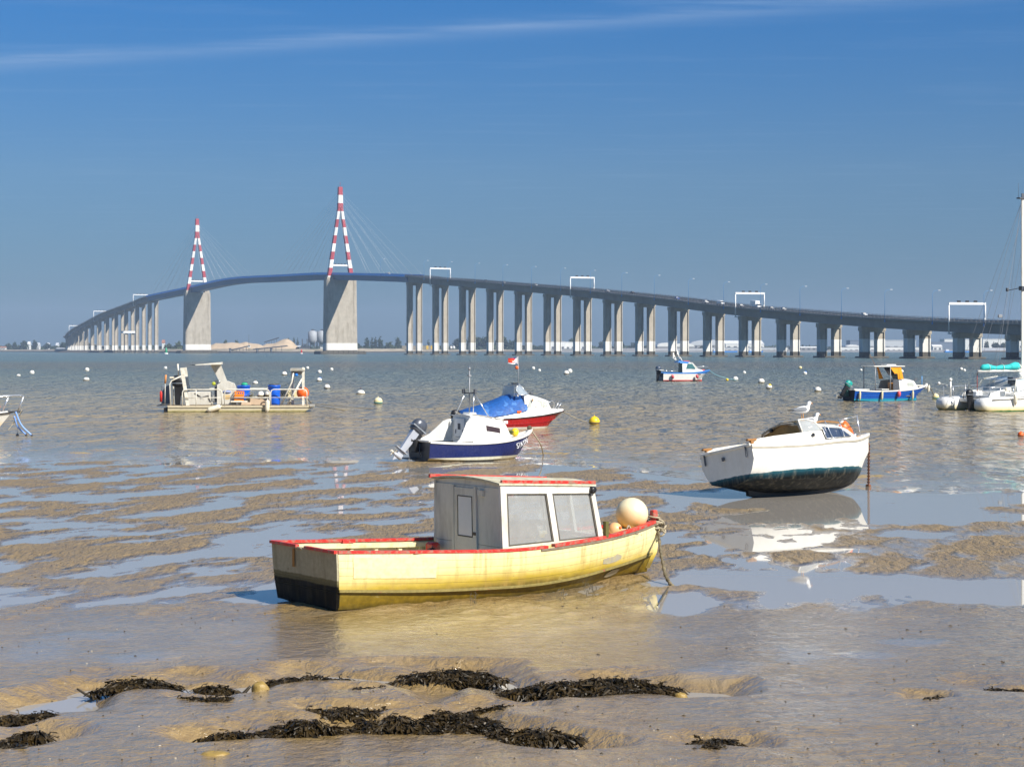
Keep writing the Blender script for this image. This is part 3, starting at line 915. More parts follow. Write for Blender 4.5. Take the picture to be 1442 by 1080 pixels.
# ---- traffic
glass_dark = paint('dark glass', (0.02, 0.025, 0.03), 0.08, var=0.1)
def car_mesh(name, col, kind):
    mb = MB(); m_ = paint('car paint ' + name, col, 0.3, var=0.03)
    if kind == 'truck':
        mb.box((-.9, 0, 2.35), (5.6, 2.4, 2.9), 0, bevel=.08); mb.box((3.0, 0, 1.55), (1.9, 2.2, 1.9), 0, bevel=.25)
        mb.box((3.62, 0, 1.95), (.75, 2.0, .75), 1, bevel=.1); mb.box((0, 0, .75), (7.4, 1.6, .4), 1)
        wx, wr = (-2.6, 2.6), .48
    elif kind == 'van':
        mb.box((-.4, 0, 1.35), (4.4, 1.95, 1.8), 0, bevel=.2); mb.box((2.1, 0, .95), (1.4, 1.85, .95), 0, bevel=.25)
        mb.box((1.55, 0, 1.75), (1.0, 1.8, .65), 1, bevel=.2); wx, wr = (-1.5, 1.7), .36
    else:
        rings = []
        for x, z0, z1, w in ((-2.1, .45, .85, .70), (-2.0, .35, .98, .82), (0, .30, .98, .86), (1.9, .35, .85, .80), (2.1, .45, .7, .68)):
            rings.append([(x, -w, z0), (x, w, z0), (x, w, z1), (x, -w, z1)])
        mb.loft(rings, 0, closed=True, smooth=False); mb.f += [(0, 1, 2, 3), (16, 17, 18, 19)]; mb.m += [0, 0]; mb.sm += [False, False]
        mb.box((-.3, 0, 1.2), (2.3, 1.5, .5), 1, top=.78); mb.box((-.3, 0, 1.46), (1.75, 1.2, .06), 0)
        wx, wr = (-1.3, 1.3), .32
    for x in wx:
        for s in (-1, 1):
            mb.lathe([(wr, -.12), (wr, .12)], 10, 2, Matrix.Translation((x, s * .85, wr)) @ Matrix.Rotation(PI / 2, 4, 'X'), smooth=False)
    return mb, [m_, glass_dark, black_rubber]
VEH = [(430, 'car', 'white', (.8, .8, .8), 3, 'white car on the blue main span between the two pylons'),
       (405, 'car', 'silver', (.5, .5, .52), -3, 'small pale car on the main span nearer the rear pylon'),
       (552, 'van', 'white', (.8, .8, .8), 3, 'white van on the blue span to the right of the front pylon'),
       (690, 'car', 'black', (.03, .03, .04), 3, 'dark car at the start of the right viaduct'),
       (715, 'car', 'silver', (.5, .5, .52), 3, 'silver car following the dark car along the viaduct'),
       (760, 'car', 'white', (.8, .8, .8), 3, 'white car left of the middle gantry on the viaduct'),
       (862, 'car', 'silver', (.5, .5, .52), 3, 'pale car just right of the middle gantry'),
       (884, 'car', 'black', (.03, .03, .04), -3, 'dark car behind the pale car right of the middle gantry'),
       (960, 'car', 'blue', (.03, .10, .5), 3, 'bright blue car on the viaduct road'),
       (1001, 'car', 'white', (.8, .8, .8), 3, 'white car just left of the white van on the viaduct'),
       (1022, 'van', 'white', (.8, .8, .8), 3, 'white van just left of the third gantry'),
       (1051, 'car', 'silver', (.5, .5, .52), 3, 'pale car passing under the third gantry'),
       (1072, 'truck', 'white', (.82, .82, .82), 3, 'white box truck beside the right post of the third gantry'),
       (1094, 'car', 'silver', (.5, .5, .52), 3, 'silver car right of the white box truck'),
       (1111, 'car', 'white', (.8, .8, .8), 3, 'white car farthest right of the traffic behind the box truck'),
       (1208, 'car', 'white', (.8, .8, .8), -3, 'lone white car on the lower right viaduct')]
for u, kind, cn, col, side, label in VEH:
    rng = range(I_BL, I_BR + 1) if u < 571 else range(I_BR, len(path) - 1)
    i = min(rng, key=lambda q: abs(CX + path[q].x / path[q].y * FOCAL - u))
    u0 = CX + path[i].x / path[i].y * FOCAL
    i2 = i + 1 if u > u0 else i - 1
    u1 = CX + path[i2].x / path[i2].y * FOCAL
    fr = (u - u0) / (u1 - u0) if abs(u1 - u0) > 1e-6 else 0
    t, n = frame_at(i); p = path[i].lerp(path[i2], fr)
    mb, ms = car_mesh(cn, col, kind)
    o = mb.build({'car': 'car', 'van': 'van', 'truck': 'box_truck'}[kind], ms)
    nn = n if n.x < 0 else -n
    o.location = p + nn * (side if side > 0 else side) + Vector((0, 0, 0.0)); o.rotation_euler = (0, math.atan2(-(path[min(i + 1, len(path) - 1)] - path[i - 1]).z, (path[min(i + 1, len(path) - 1)] - path[i - 1]).xy.length), math.atan2(t.y, t.x))
    tag(o, label, kind if kind != 'truck' else 'truck', 'road traffic on the bridge')
# ================================================================== THE FAR SHORE
leaf_dark = paint('far foliage', (0.050, 0.075, 0.035), 0.8, var=0.5, scale=0.4, spec=0.2)
leaf_mid = paint('bank foliage', (0.075, 0.100, 0.040), 0.8, var=0.45, scale=0.4, spec=0.2)
bark = paint('bark', (0.10, 0.075, 0.05), 0.9, var=0.2)
sand = paint('heaped sand', (0.52, 0.40, 0.27), 0.95, var=0.16, scale=0.15, dirt=(0.40, 0.30, 0.20), dirt_amt=0.4, bump=.25)
bank_m = paint('shore bank', (0.34, 0.29, 0.22), 0.95, var=0.25, scale=0.06, dirt=(0.16, 0.16, 0.09), dirt_amt=0.6)
stone_dark = paint('dark tide stone', (0.07, 0.066, 0.06), 0.9, var=0.3, scale=0.3)
wall_white = paint('white wall', (0.78, 0.78, 0.76), 0.7, var=0.05, scale=0.1)
wall_pale = paint('pale cladding', (0.55, 0.57, 0.60), 0.6, var=0.06, scale=0.1)
wall_grey = paint('grey quay wall', (0.33, 0.33, 0.34), 0.8, var=0.15, scale=0.1)
wall_blue = paint('blue grey cladding', (0.16, 0.20, 0.27), 0.6, var=0.06, scale=0.1)
roof_tile = paint('clay roof', (0.36, 0.17, 0.11), 0.8, var=0.1)
yellow_p = paint('yellow container paint', (0.85, 0.55, 0.02), 0.5, var=0.06)
blue_p = paint('barge blue', (0.01, 0.22, 0.70), 0.45, var=0.06)
dark_steel = paint('dark steel', (0.10, 0.11, 0.13), 0.6, var=0.2, metal=.2)
red_p = paint('signal red', (0.62, 0.03, 0.02), 0.45, var=0.06)
green_p = paint('signal green', (0.02, 0.36, 0.18), 0.45, var=0.06)

# land: one long low bank with a stone toe
def land(name, us, Ds, hs, back, kind='structure', mats=None):
    mb = MB(); rings = []
    N = len(us)
    rr = random.Random(3)
    pts = catmull([(u, D, h) for u, D, h in zip(us, Ds, hs)], 10)
    for u, D, h in pts:
        j = rr.uniform(-1, 1)
        x = lambda d: (u - CX) / FOCAL * d
        rings.append([(x(D), D, -0.8), (x(D), D + 1.5 + j, .9), (x(D), D + 5 + j, 1.5 + .3 * j), (x(D), D + 12, h * .75 + .3 * j), (x(D), D + 26, h + .4 * j), (x(D), D + 80, h), (x(D + back), D + back, h + 1)])
    mb.loft(rings, [1, 1, 0, 0, 2, 2], smooth=False)
    return mb.build(name, mats or [bank_m, stone_dark, leaf_mid])
o = land('far_shore', [-260, 0, 90, 160, 230, 300, 400, 480, 560, 650, 760, 900, 1050, 1200, 1350, 1500, 1750],
     [2900, 2820, 2560, 2330, 2120, 2000, 1990, 2060, 2180, 2320, 2480, 2560, 2560, 2540, 2480, 2440, 2400],
     [3, 3, 4, 4, 4, 4, 4, 4.5, 4.5, 3.5, 3, 3, 3, 3, 3, 3, 3], 2600)
tag(o, kind='structure')
for (u0, u1, D, h, lab) in ((80, 141, 2150, 3.0, 'dark stone breakwater at the foot of the far left viaduct piers'), (146, 160, 2120, 3.4, 'small dark heap of stones beside the far left viaduct piers')):
    mb = MB(); rings = []; n = 14
    for k in range(n + 1):
        f_ = k / n; u = lerp(u0, u1, f_); hh = h * math.sin(PI * min(1, max(0, f_))) ** .5 * random.uniform(.8, 1.1) + .05
        X = (u - CX) / FOCAL * D
        rings.append([(X, D - 9, -.6), (X, D - 5, hh * .6), (X, D, hh), (X, D + 6, hh * .6), (X, D + 10, -.6)])
    o = mb.loft(rings, 0, smooth=False).build('breakwater', stone_dark); tag(o, lab, 'breakwater')

def crown_mesh(rnd, h, w, kind):
    """leaf clumps spread through the volume of a crown"""
    mb = MB()
    nclump = {'poplar': 70, 'bush': 80, 'round': 110}[kind]
    for _ in range(nclump):
        for _try in range(20):
            x, y, z = rnd.uniform(-1, 1), rnd.uniform(-1, 1), rnd.uniform(0, 1)
            if kind == 'poplar': rad = math.sin(PI * min(1, z * .92 + .08)) ** .6 * (1 - .35 * z)
            elif kind == 'bush': rad = math.sqrt(max(0, 1 - z * z)) * (.75 + .25 * math.sin(5 * x + 3))
            else: rad = math.sin(PI * (z * .8 + .2)) ** .5
            if x * x + y * y <= rad * rad: break
        c = Vector((x * w / 2, y * w / 2, z * h)); s = rnd.uniform(.10, .19) * min(w, h)
        for _k in range(5):
            n = Vector((rnd.gauss(0, 1), rnd.gauss(0, 1), rnd.gauss(.4, 1))).normalized()
            a = n.orthogonal().normalized(); b = n.cross(a)
            p = c + Vector((rnd.gauss(0, s * .5), rnd.gauss(0, s * .5), rnd.gauss(0, s * .5)))
            q = [(p + a * s * rnd.uniform(.5, 1) * math.cos(w_) + b * s * rnd.uniform(.5, 1) * math.sin(w_)) for w_ in (0, 1.4, 2.7, 4.2)]
            mb.add(q, [(0, 1, 2, 3)], 0)
    return mb
def tree(u, vtop, D, wpx, kind, label, group, m_=None, zb=3.0):
    s = D / FOCAL
    X = (u - CX) * s; h = CAM_H + (HORIZON - vtop) * s - zb; w = wpx * s
    rnd = random.Random(int(u * 7 + vtop))
    root = empty({'poplar': 'poplar_tree', 'bush': 'bush', 'round': 'tree'}[kind], (X, D, zb))
    tag(root, label, 'bush' if kind == 'bush' else 'tree', group)
    z0 = {'poplar': .10, 'bush': .04, 'round': .22}[kind] * h
    MB().tube([(0, 0, -.6), (.02 * h, 0, h * .35), (0, .02 * h, h * .75)], [.035 * h, .025 * h, .008 * h], 6).build('trunk', bark, root)
    c = crown_mesh(rnd, h - z0, w, kind).build('crown', m_ or leaf_dark, root, fix=False); c.location = (0, 0, z0)
    return root
for u, v, w, lab in ((517, 474.5, 8, 'leftmost and widest of the four tall poplars right of the front pylon'), (524, 473, 6, 'second tall poplar from the left right of the front pylon'),
                     (529, 473.5, 6, 'third tall poplar from the left right of the front pylon'), (535.5, 473, 8, 'rightmost of the four tall poplars right of the front pylon'),
                     (560.5, 474.5, 9, 'single dark poplar standing alone left of the first viaduct pier'), (406, 474.5, 5, 'dark slim poplar behind the peak of the big sand heap'),
                     (414, 474, 4, 'left one of two slim poplars left of the silos'), (419, 474.5, 4, 'right one of two slim poplars left of the silos'), (603, 479, 5, 'small poplar behind the yellow panels')):
    tree(u, v, 2420, w, 'poplar', lab, 'poplars on the far shore')
rt = random.Random(5)
for u, v, w, lab in ((503, 482, 14, 'low bush just right of the front pylon base'), (549, 482, 18, 'low bush between the tall poplars and the lone poplar'), (575, 483, 12, 'low bush behind the first viaduct pier'),
                     (318, 479, 9, 'dark bush on top of the left sand heaps'), (334, 478.5, 9, 'dark round bush above the middle of the sand heaps'), (408, 485, 9, 'bush at the right foot of the big sand heap'),
                     (238, 484, 22, 'low green bushes left of the rear pylon base'), (252, 481, 14, 'taller bush close to the left of the rear pylon')):
    tree(u, v, 2250 if u < 300 else 2380, w, 'bush', lab, 'bushes along the far shore', leaf_mid)
for u, v, w, lab in ((649, 475, 20, 'broad dark tree between the second and third viaduct piers'), (668, 473.5, 18, 'tallest broad tree behind the third viaduct pier'), (684, 475, 18, 'broad dark tree left of the fourth viaduct pier'),
                     (706, 474.5, 18, 'broad tree behind the right leg of the fourth viaduct pier'), (722, 479, 16, 'lower broad tree right of the fourth viaduct pier'), (806, 477.5, 12, 'tree rising behind the white shed roof'),
                     (850, 480, 14, 'tree right of the white shed'), (872, 481, 14, 'tree behind the eighth viaduct pier'), (895, 483, 18, 'low tree left of the white arched hall'),
                     (990, 487, 14, 'dark tree right of the white arched hall'), (1389, 480, 6, 'slim dark tree in front of the long white hall on the right'), (1402, 482.5, 12, 'round dark tree in front of the long white hall on the right'),
                     (1414, 483, 13, 'second round dark tree in front of the long white hall on the right')):
    tree(u, v, 2620 if u < 1300 else 2560, w, 'round', lab, 'trees along the far shore')
for u, v, w, lab in ((21, 481.5, 6, 'small dark tree left of the tall white house on the far left shore'), (34, 480.5, 9, 'dark tree touching the tall white house on the far left shore'), (49, 479.5, 7, 'dark tree right of the tall white house on the far left shore'),
                     (12, 484, 10, 'low tree at the left edge of the far shore'), (67, 483.5, 9, 'dark low tree behind the white cottages on the far left shore'), (25, 487.5, 26, 'broad low thicket on the far left bank'), (90, 482, 10, 'tree just left of the bridge end'), (80, 487, 18, 'thicket left of the bridge end')):
    tree(u, v, 2960, w, 'round' if w < 15 else 'bush', lab, 'trees on the far left shore')
# far woods that read as one mass
def wood(name, u0, u1, D, vtop, seed):
    rnd = random.Random(seed); mb = MB(); s = D / FOCAL
    n = int((u1 - u0) * 2.2)
    for k in range(n):
        u = rnd.uniform(u0, u1); y = D + rnd.uniform(0, 90)
        htop = (HORIZON - vtop) * s + CAM_H - 3
        env = .55 + .45 * (0.5 + 0.5 * mnoise.noise(Vector((u * .06, seed, 0)))) 
        h = htop * env * rnd.uniform(.5, 1.05)
        c = Vector(((u - CX) * s, y, 3 + h * rnd.uniform(.1, .9)))
        r_ = rnd.uniform(1.4, 3.4)
        for _k in range(4):
            nn = Vector((rnd.gauss(0, 1), rnd.gauss(0, 1), rnd.gauss(.5, 1))).normalized(); a = nn.orthogonal().normalized(); b = nn.cross(a)
            p = c + Vector((rnd.gauss(0, 1.2), rnd.gauss(0, 1.2), rnd.gauss(0, .9)))
            mb.add([p + a * r_, p + b * r_ * .8, p - a * r_ * .9, p - b * r_], [(0, 1, 2, 3)], 0)
    o = mb.build(name, leaf_dark, fix=False)
    tag(o, kind='stuff'); return o
wood('distant_wood', -40, 215, 3050, 485.5, 1)
wood('distant_wood', 222, 470, 2700, 486.5, 2)
wood('distant_wood', 480, 760, 2700, 485.5, 3)
wood('distant_wood', 740, 1460, 2900, 486.0, 4)

# buildings
def building(name, u0, u1, vtop, D, label, kind='flat', wall=None, roof=None, depth=30, z0=3.0, group=None, bays=0, vbase=None, cat='building'):
    s = D / FOCAL; X0, X1 = (u0 - CX) * s, (u1 - CX) * s; W = X1 - X0
    h = CAM_H + (HORIZON - vtop) * s - z0
    root = empty(name, ((X0 + X1) / 2, D, z0)); tag(root, label, cat, group)
    wall = wall or wall_white; roof = roof or wall_pale
    if kind == 'flat':
        MB().box((0, depth / 2, h / 2 - 1), (W, depth, h + 2)).build('wall', wall, root)
        MB().box((0, depth / 2, h + .25), (W + .8, depth + .8, .5)).build('roof', roof, root)
    elif kind == 'gable':
        hw = h * .62
        MB().box((0, depth / 2, hw / 2 - 1), (W, depth, hw + 2)).build('wall', wall, root)
        r = MB().loft([[(-W / 2 - .4, -.5, hw), (-W / 2 - .4, depth / 2, h), (-W / 2 - .4, depth + .5, hw)], [(W / 2 + .4, -.5, hw), (W / 2 + .4, depth / 2, h), (W / 2 + .4, depth + .5, hw)]], 0, closed=True, smooth=False)
        r.f += [(0, 1, 2), (3, 4, 5)]; r.m += [0, 0]; r.sm += [False, False]; r.build('roof', roof, root)
    else:   # arched hall, the arch seen from the side of its long run
        hw = h * .45
        MB().box((0, depth / 2, hw / 2 - 1), (W, depth, hw + 2)).build('wall', wall_grey if kind == 'dome' else wall, root)
        rings = []
        for k in range(9):
            w_ = PI * k / 8
            if kind == 'arch': rings.append([(-W / 2, depth / 2 - depth * .52 * math.cos(w_), hw + (h - hw) * math.sin(w_)), (W / 2, depth / 2 - depth * .52 * math.cos(w_), hw + (h - hw) * math.sin(w_))])
            else: rings.append([(-W * .52 * math.cos(w_), -.5, hw + (h - hw) * math.sin(w_)), (-W * .52 * math.cos(w_), depth + .5, hw + (h - hw) * math.sin(w_))])
        r = MB().loft(rings, 0, smooth=True); n = len(r.v)
        r.f += [tuple(range(0, n, 2)), tuple(range(1, n, 2))]; r.m += [0, 0]; r.sm += [False, False]
        r.build('roof', roof, root)
    for b in range(bays):
        x = -W / 2 + W * (b + .5) / bays
        MB().box((x, -.08, h * .22), (W / bays * .45, .3, h * .34)).build('door', dark_steel, root)
    return root
F = 'buildings on the far shore'
building('house', 0, 3, 487.8, 2940, 'left one of two small white houses at the left edge of the far shore', 'gable', wall_white, roof_tile, 9, bays=1)
building('house', 4.2, 7.2, 487.8, 2940, 'right one of two small white houses at the left edge of the far shore', 'gable', wall_white, roof_tile, 9, bays=1)
building('house', 38.5, 41.5, 481, 2985, 'tall narrow white house on the far left shore', 'gable', wall_white, wall_white, 10, bays=1)
for u, lab in ((53.5, 'white cottage right of the tall white house'), (67, 'white cottage in front of a dark low tree on the far left'), (80, 'white cottage nearest the left end of the bridge')):
    building('house', u - 1.6, u + 1.6, 482.7, 2985, lab, 'gable', wall_white, wall_pale, 9, bays=1)
building('shed', 79, 89.5, 490, 2900, 'long low white shed at the left end of the bridge', 'gable', wall_white, wall_pale, 12, bays=3)
building('house', 93.5, 95.5, 490, 2890, 'tiny white hut beside the left end of the bridge', 'gable', wall_white, roof_tile, 6)
building('house', 228, 231, 478.5, 2400, 'small white house seen between the far piers and the rear pylon', 'gable', wall_white, roof_tile, 8, z0=5)
building('shed', 416, 422, 486.7, 2110, 'small white shed right of the sand heaps', 'gable', wall_white, wall_pale, 8, z0=4, bays=1)
building('shed', 451, 458, 488.5, 2080, 'low white cabin at the foot of the silos', 'flat', wall_white, wall_pale, 8, z0=3.5, bays=1)
building('shed', 775, 796, 481.3, 2590, 'left part of the big white shed behind the viaduct', 'flat', wall_white, wall_white, 50, bays=3)
building('shed', 796.2, 825, 482, 2600, 'right part of the big white shed behind the viaduct', 'flat', wall_white, wall_white, 50, bays=4)
building('shed', 770, 900, 491.5, 2575, 'long grey quay sheds below the big white shed', 'flat', wall_grey, wall_pale, 10, z0=1.5, bays=18)
building('hall', 926, 951, 482.7, 2640, 'left white arched hall behind the viaduct piers', 'dome', wall_white, wall_white, 60)
building('hall', 951.5, 978, 483.3, 2640, 'right white arched hall behind the viaduct piers', 'dome', wall_white, wall_white, 60)
building('shed', 878, 1000, 490.8, 2590, 'long low pale quay building below the arched halls', 'flat', wall_pale, wall_grey, 12, z0=1.5, bays=16)
building('hall', 973, 1032, 478.5, 2760, 'wide pale hall behind the blue barges', 'dome', wall_pale, wall_pale, 80, bays=5)
building('hall', 1022, 1076, 479.5, 2700, 'long white hall above the blue barges', 'gable', wall_white, wall_white, 60, bays=6)
building('shed', 1000, 1110, 489.5, 2600, 'long low shed with dark doors behind the blue barges', 'flat', wall_pale, wall_grey, 14, z0=1.5, bays=14)
building('shed', 1128, 1165, 488, 2620, 'low pale shed with white roof right of the barges', 'gable', wall_grey, wall_white, 16, bays=5)
building('hall', 1193, 1211, 485.5, 2560, 'white domed hall in front of a blue grey block', 'dome', wall_white, wall_white, 40)
building('tower_block', 1197, 1212, 479.5, 2700, 'blue grey block behind the white domed hall', 'flat', wall_blue, wall_blue, 30)
building('hall', 1222, 1290, 479.5, 2680, 'very long pale hall behind the lower viaduct', 'flat', wall_pale, wall_white, 60, bays=6)
building('shed', 1180, 1300, 489.0, 2540, 'long low white quay shed behind the lower viaduct', 'flat', wall_white, wall_grey, 14, z0=1.5, bays=16)
building('tower_block', 1312, 1345, 482, 2700, 'dark blue grey block behind the pier left of the catamaran', 'flat', wall_blue, wall_blue, 30)
building('shed', 1314, 1327, 485.5, 2520, 'white shed beside the dark blue grey block', 'gable', wall_white, wall_white, 16, bays=2)
building('hall', 1330, 1368, 478, 2760, 'white hall high behind the viaduct left of the catamaran mast', 'flat', wall_white, wall_white, 30)
building('hall', 1384, 1470, 477.8, 2640, 'long white hall behind round trees at the right edge', 'flat', wall_white, wall_white, 50, bays=7)
building('shed', 1383, 1475, 490.5, 2480, 'long pale quay wall building at the right edge', 'flat', wall_pale, wall_white, 8, z0=1.2, bays=12)
# quay edge under the port
o = MB().box((((770 - CX) + (1480 - CX)) / 2 * 2470 / FOCAL, 2478, .6), (710 * 2470 / FOCAL, 14, 4.4)).build('quay', wall_grey); tag(o, kind='structure')
for u0, u1, D, lab in ((1003, 1039, 2380, 'long bright blue barge moored at the far quay'), (1053, 1075, 2380, 'shorter bright blue barge moored at the far quay'), (1329, 1370, 2360, 'blue barge moored at the far quay left of the catamaran')):
    s = D / FOCAL; X0, X1 = (u0 - CX) * s, (u1 - CX) * s
    root = empty('barge', ((X0 + X1) / 2, D, 0)); tag(root, lab, 'barge', 'blue barges at the far quay')
    W = X1 - X0
    MB().loft([[(-W / 2, -4, 1.6), (-W / 2 + 2, -4, -.5), (-W / 2 + 2, 4, -.5), (-W / 2, 4, 1.6)], [(W / 2 - 3, -4, 1.6), (W / 2 - 4, -4, -.5), (W / 2 - 4, 4, -.5), (W / 2 - 3, 4, 1.6)], [(W / 2, -1, 1.9), (W / 2 - 1, -1, 0), (W / 2 - 1, 1, 0), (W / 2, 1, 1.9)]], 0, closed=True, smooth=False).build('hull', blue_p, root)
    MB().box((-W / 2 + 4, 0, 2.6), (4, 5, 2.2)).build('wheelhouse', wall_white, root)

# containers and tanks by the shore road
for u, lab in ((601.5, 'left yellow container on the far bank behind the first viaduct piers'), (608, 'right yellow container on the far bank behind the first viaduct piers')):
    s = 2190 / FOCAL
    c = MB().box(((u - CX) * s, 2196, 6.0), (2.4, 2.4, 4.2), 0)
    for k in range(4): c.box(((u - CX) * s - 1.0 + k * .66, 2194.75, 6.0), (.2, .12, 3.9), 0)
    tag(c.build('container', yellow_p), lab, 'container', 'yellow containers on the far bank')
o = MB().box(((590 - CX) * 2200 / FOCAL, 2204, 5.5), (48 * 2200 / FOCAL, 1.0, 4.6)).build('bank_wall', bank_m); tag(o, 'pale tan wall behind the yellow containers on the far bank', 'wall')
for u, lab in ((621.5, 'white round tank right of the second viaduct pier'), (634, 'left of two white tanks left of the third viaduct pier'), (638, 'right of two white tanks left of the third viaduct pier')):
    s = 2280 / FOCAL
    tag(MB().lathe([(1.5, 0), (1.5, 2.6), (1.1, 3.3), (.01, 3.5)], 12, 0, Matrix.Translation(((u - CX) * s, 2310, 4.2))).build('tank', wall_white), lab, 'tank', 'white tanks on the far bank')

# sand heaps
def heap(u0, u1, prof, D, label):
    s = D / FOCAL; mb = MB(); rings = []
    n = 26
    for k in range(n + 1):
        u = lerp(u0, u1, k / n); v = interp(u, [p[0] for p in prof], [p[1] for p in prof])
        zt = CAM_H + (HORIZON - v) * s; X = (u - CX) * s; ring = []
        for j in range(9):
            a = j / 8; y = D + 4 + (a - .15) * 46
            h = (zt - 4) * max(0, math.sin(PI * min(1, a * 1.0))) ** .8
            h *= 1 + .10 * mnoise.noise(Vector((X * .12, y * .12, 2)))
            ring.append((X, y, 3.6 + max(-.4, h)))
        rings.append(ring)
    o = mb.loft(rings, 0, smooth=True).build('sand_heap', sand); tag(o, label, 'sand heap', 'sand heaps on the far shore')
heap(294, 345, [(294, 485), (300, 482.5), (312, 483), (322, 481.5), (331, 482), (338, 484), (345, 489)], 2030, 'low sand heap just right of the rear pylon')
heap(328, 372, [(328, 489), (334, 483), (343, 481.2), (352, 483), (362, 484), (372, 489)], 2040, 'middle sand heap behind the loading conveyor')
heap(362, 416, [(362, 488), (372, 483.5), (384, 483), (391, 479.5), (398, 476.8), (402, 476.5), (409, 481), (416, 488)], 2050, 'highest pointed sand heap left of the silos')
# silos
for u, r_, lab, D in ((438.5, 5.0, 'left and larger grey silo left of the front pylon', 2080), (451.5, 5.2, 'right grey silo close to the front pylon', 2086)):
    s = D / FOCAL; root = empty('silo', ((u - CX) * s, D + 12, 4)); tag(root, lab, 'silo', 'silos by the front pylon')
    MB().lathe([(1.6, 4.5), (r_, 9.2), (r_, 18.8), (r_ * .4, 20.2), (.01, 20.4)], 20, 0).build('tank', paint('silo grey', (.36, .38, .41), .6, var=.08, scale=.2), root)
    for k in range(6):
        w_ = PI * k / 3; MB().box((r_ * .9 * math.cos(w_), r_ * .9 * math.sin(w_), 4.5), (.6, .6, 9.4)).build('leg', dark_steel, root)
    MB().box((0, 0, 20.9), (2.5, 2.0, 1.6)).tube([(r_ + .4, -1, 0), (r_ + .4, -1, 20.5), (1, -1, 21.2)], .35, 6).build('elevator', dark_steel, root)
s = 2070 / FOCAL
root = empty('silo', ((428 - CX) * s, 2078, 4)); tag(root, 'dark steel hopper frame left of the silos', 'hopper')
MB().box((0, 0, 5), (6, 5, 1)).box((0, 0, 1), (10, 6, 2.4)).build('platform', dark_steel, root)
for x in (-2.6, 2.6):
    for y in (-2, 2): MB().box((x, y, 6), (.6, .6, 10)).build('leg', dark_steel, root)
# loading conveyor and mast in front of the heaps
def conveyor(u0, v0, u1, v1, D, label):
    s = D / FOCAL; a = at(u0, v0, D); b = at(u1, v1, D)
    mb = MB(); mb.tube([a, b], .6, 4, 0, smooth=False)
    for k in range(1, 6):
        p = a.lerp(b, k / 6); mb.tube([(p.x, p.y, 2.0), p], .25, 4, 0)
    o = mb.build('conveyor', dark_steel); tag(o, label, 'conveyor')
conveyor(323, 493.5, 352, 487, 1975, 'dark inclined conveyor in front of the left sand heaps')
conveyor(356, 492, 405, 487, 1985, 'pale long conveyor running right towards the big heap')
conveyor(372, 482, 393, 475.5, 2110, 'dark conveyor rising behind the big sand heap')
root = empty('loading_mast', at(350.5, 492, 1978)); root.location.z = 2
tag(root, 'slim mast with a small white cabin in front of the sand heaps', 'mast')
MB().tube([(0, 0, 0), (0, 0, 17)], .22, 5).build('pole', dark_steel, root)
MB().box((0, 0, 4.6), (2.6, 2, 2.4), 0, bevel=.2).build('cabin', wall_white, root)
for u, D, lab in ((324, 1970, 'left dark mooring dolphin in front of the sand heaps'), (362, 1970, 'middle dark mooring dolphin in front of the sand heaps'), (382, 1975, 'right dark mooring dolphin in front of the sand heaps')):
    p = at(u, 492, D)
    tag(MB().tube([(p.x, D, -1), (p.x, D, 4.5)], .9, 8).box((p.x, D, 4.6), (2.6, 2.6, .7)).build('mooring_dolphin', dark_steel), lab, 'dolphin', 'mooring dolphins off the sand heaps')
# channel marks
def channel_mark(u, v, D, m_, label, s=1.0):
    p = at(u, v, D); p.z = 0
    root = empty('channel_buoy', p); tag(root, label, 'buoy')
    MB().lathe([(.01, -.5), (1.5 * s, -.4), (1.6 * s, .6 * s), (1.2 * s, .9 * s)], 12).build('float', wall_white, root)
    MB().lathe([(.95 * s, .9 * s), (.8 * s, 3.2 * s), (.5 * s, 4.6 * s), (.01, 5.2 * s)], 10).build('tower', m_, root)
channel_mark(234, 498.6, 1500, green_p, 'green channel buoy left of the rear pylon', 1.0)
channel_mark(424.5, 498.2, 1600, red_p, 'red channel buoy left of the front pylon', .75)
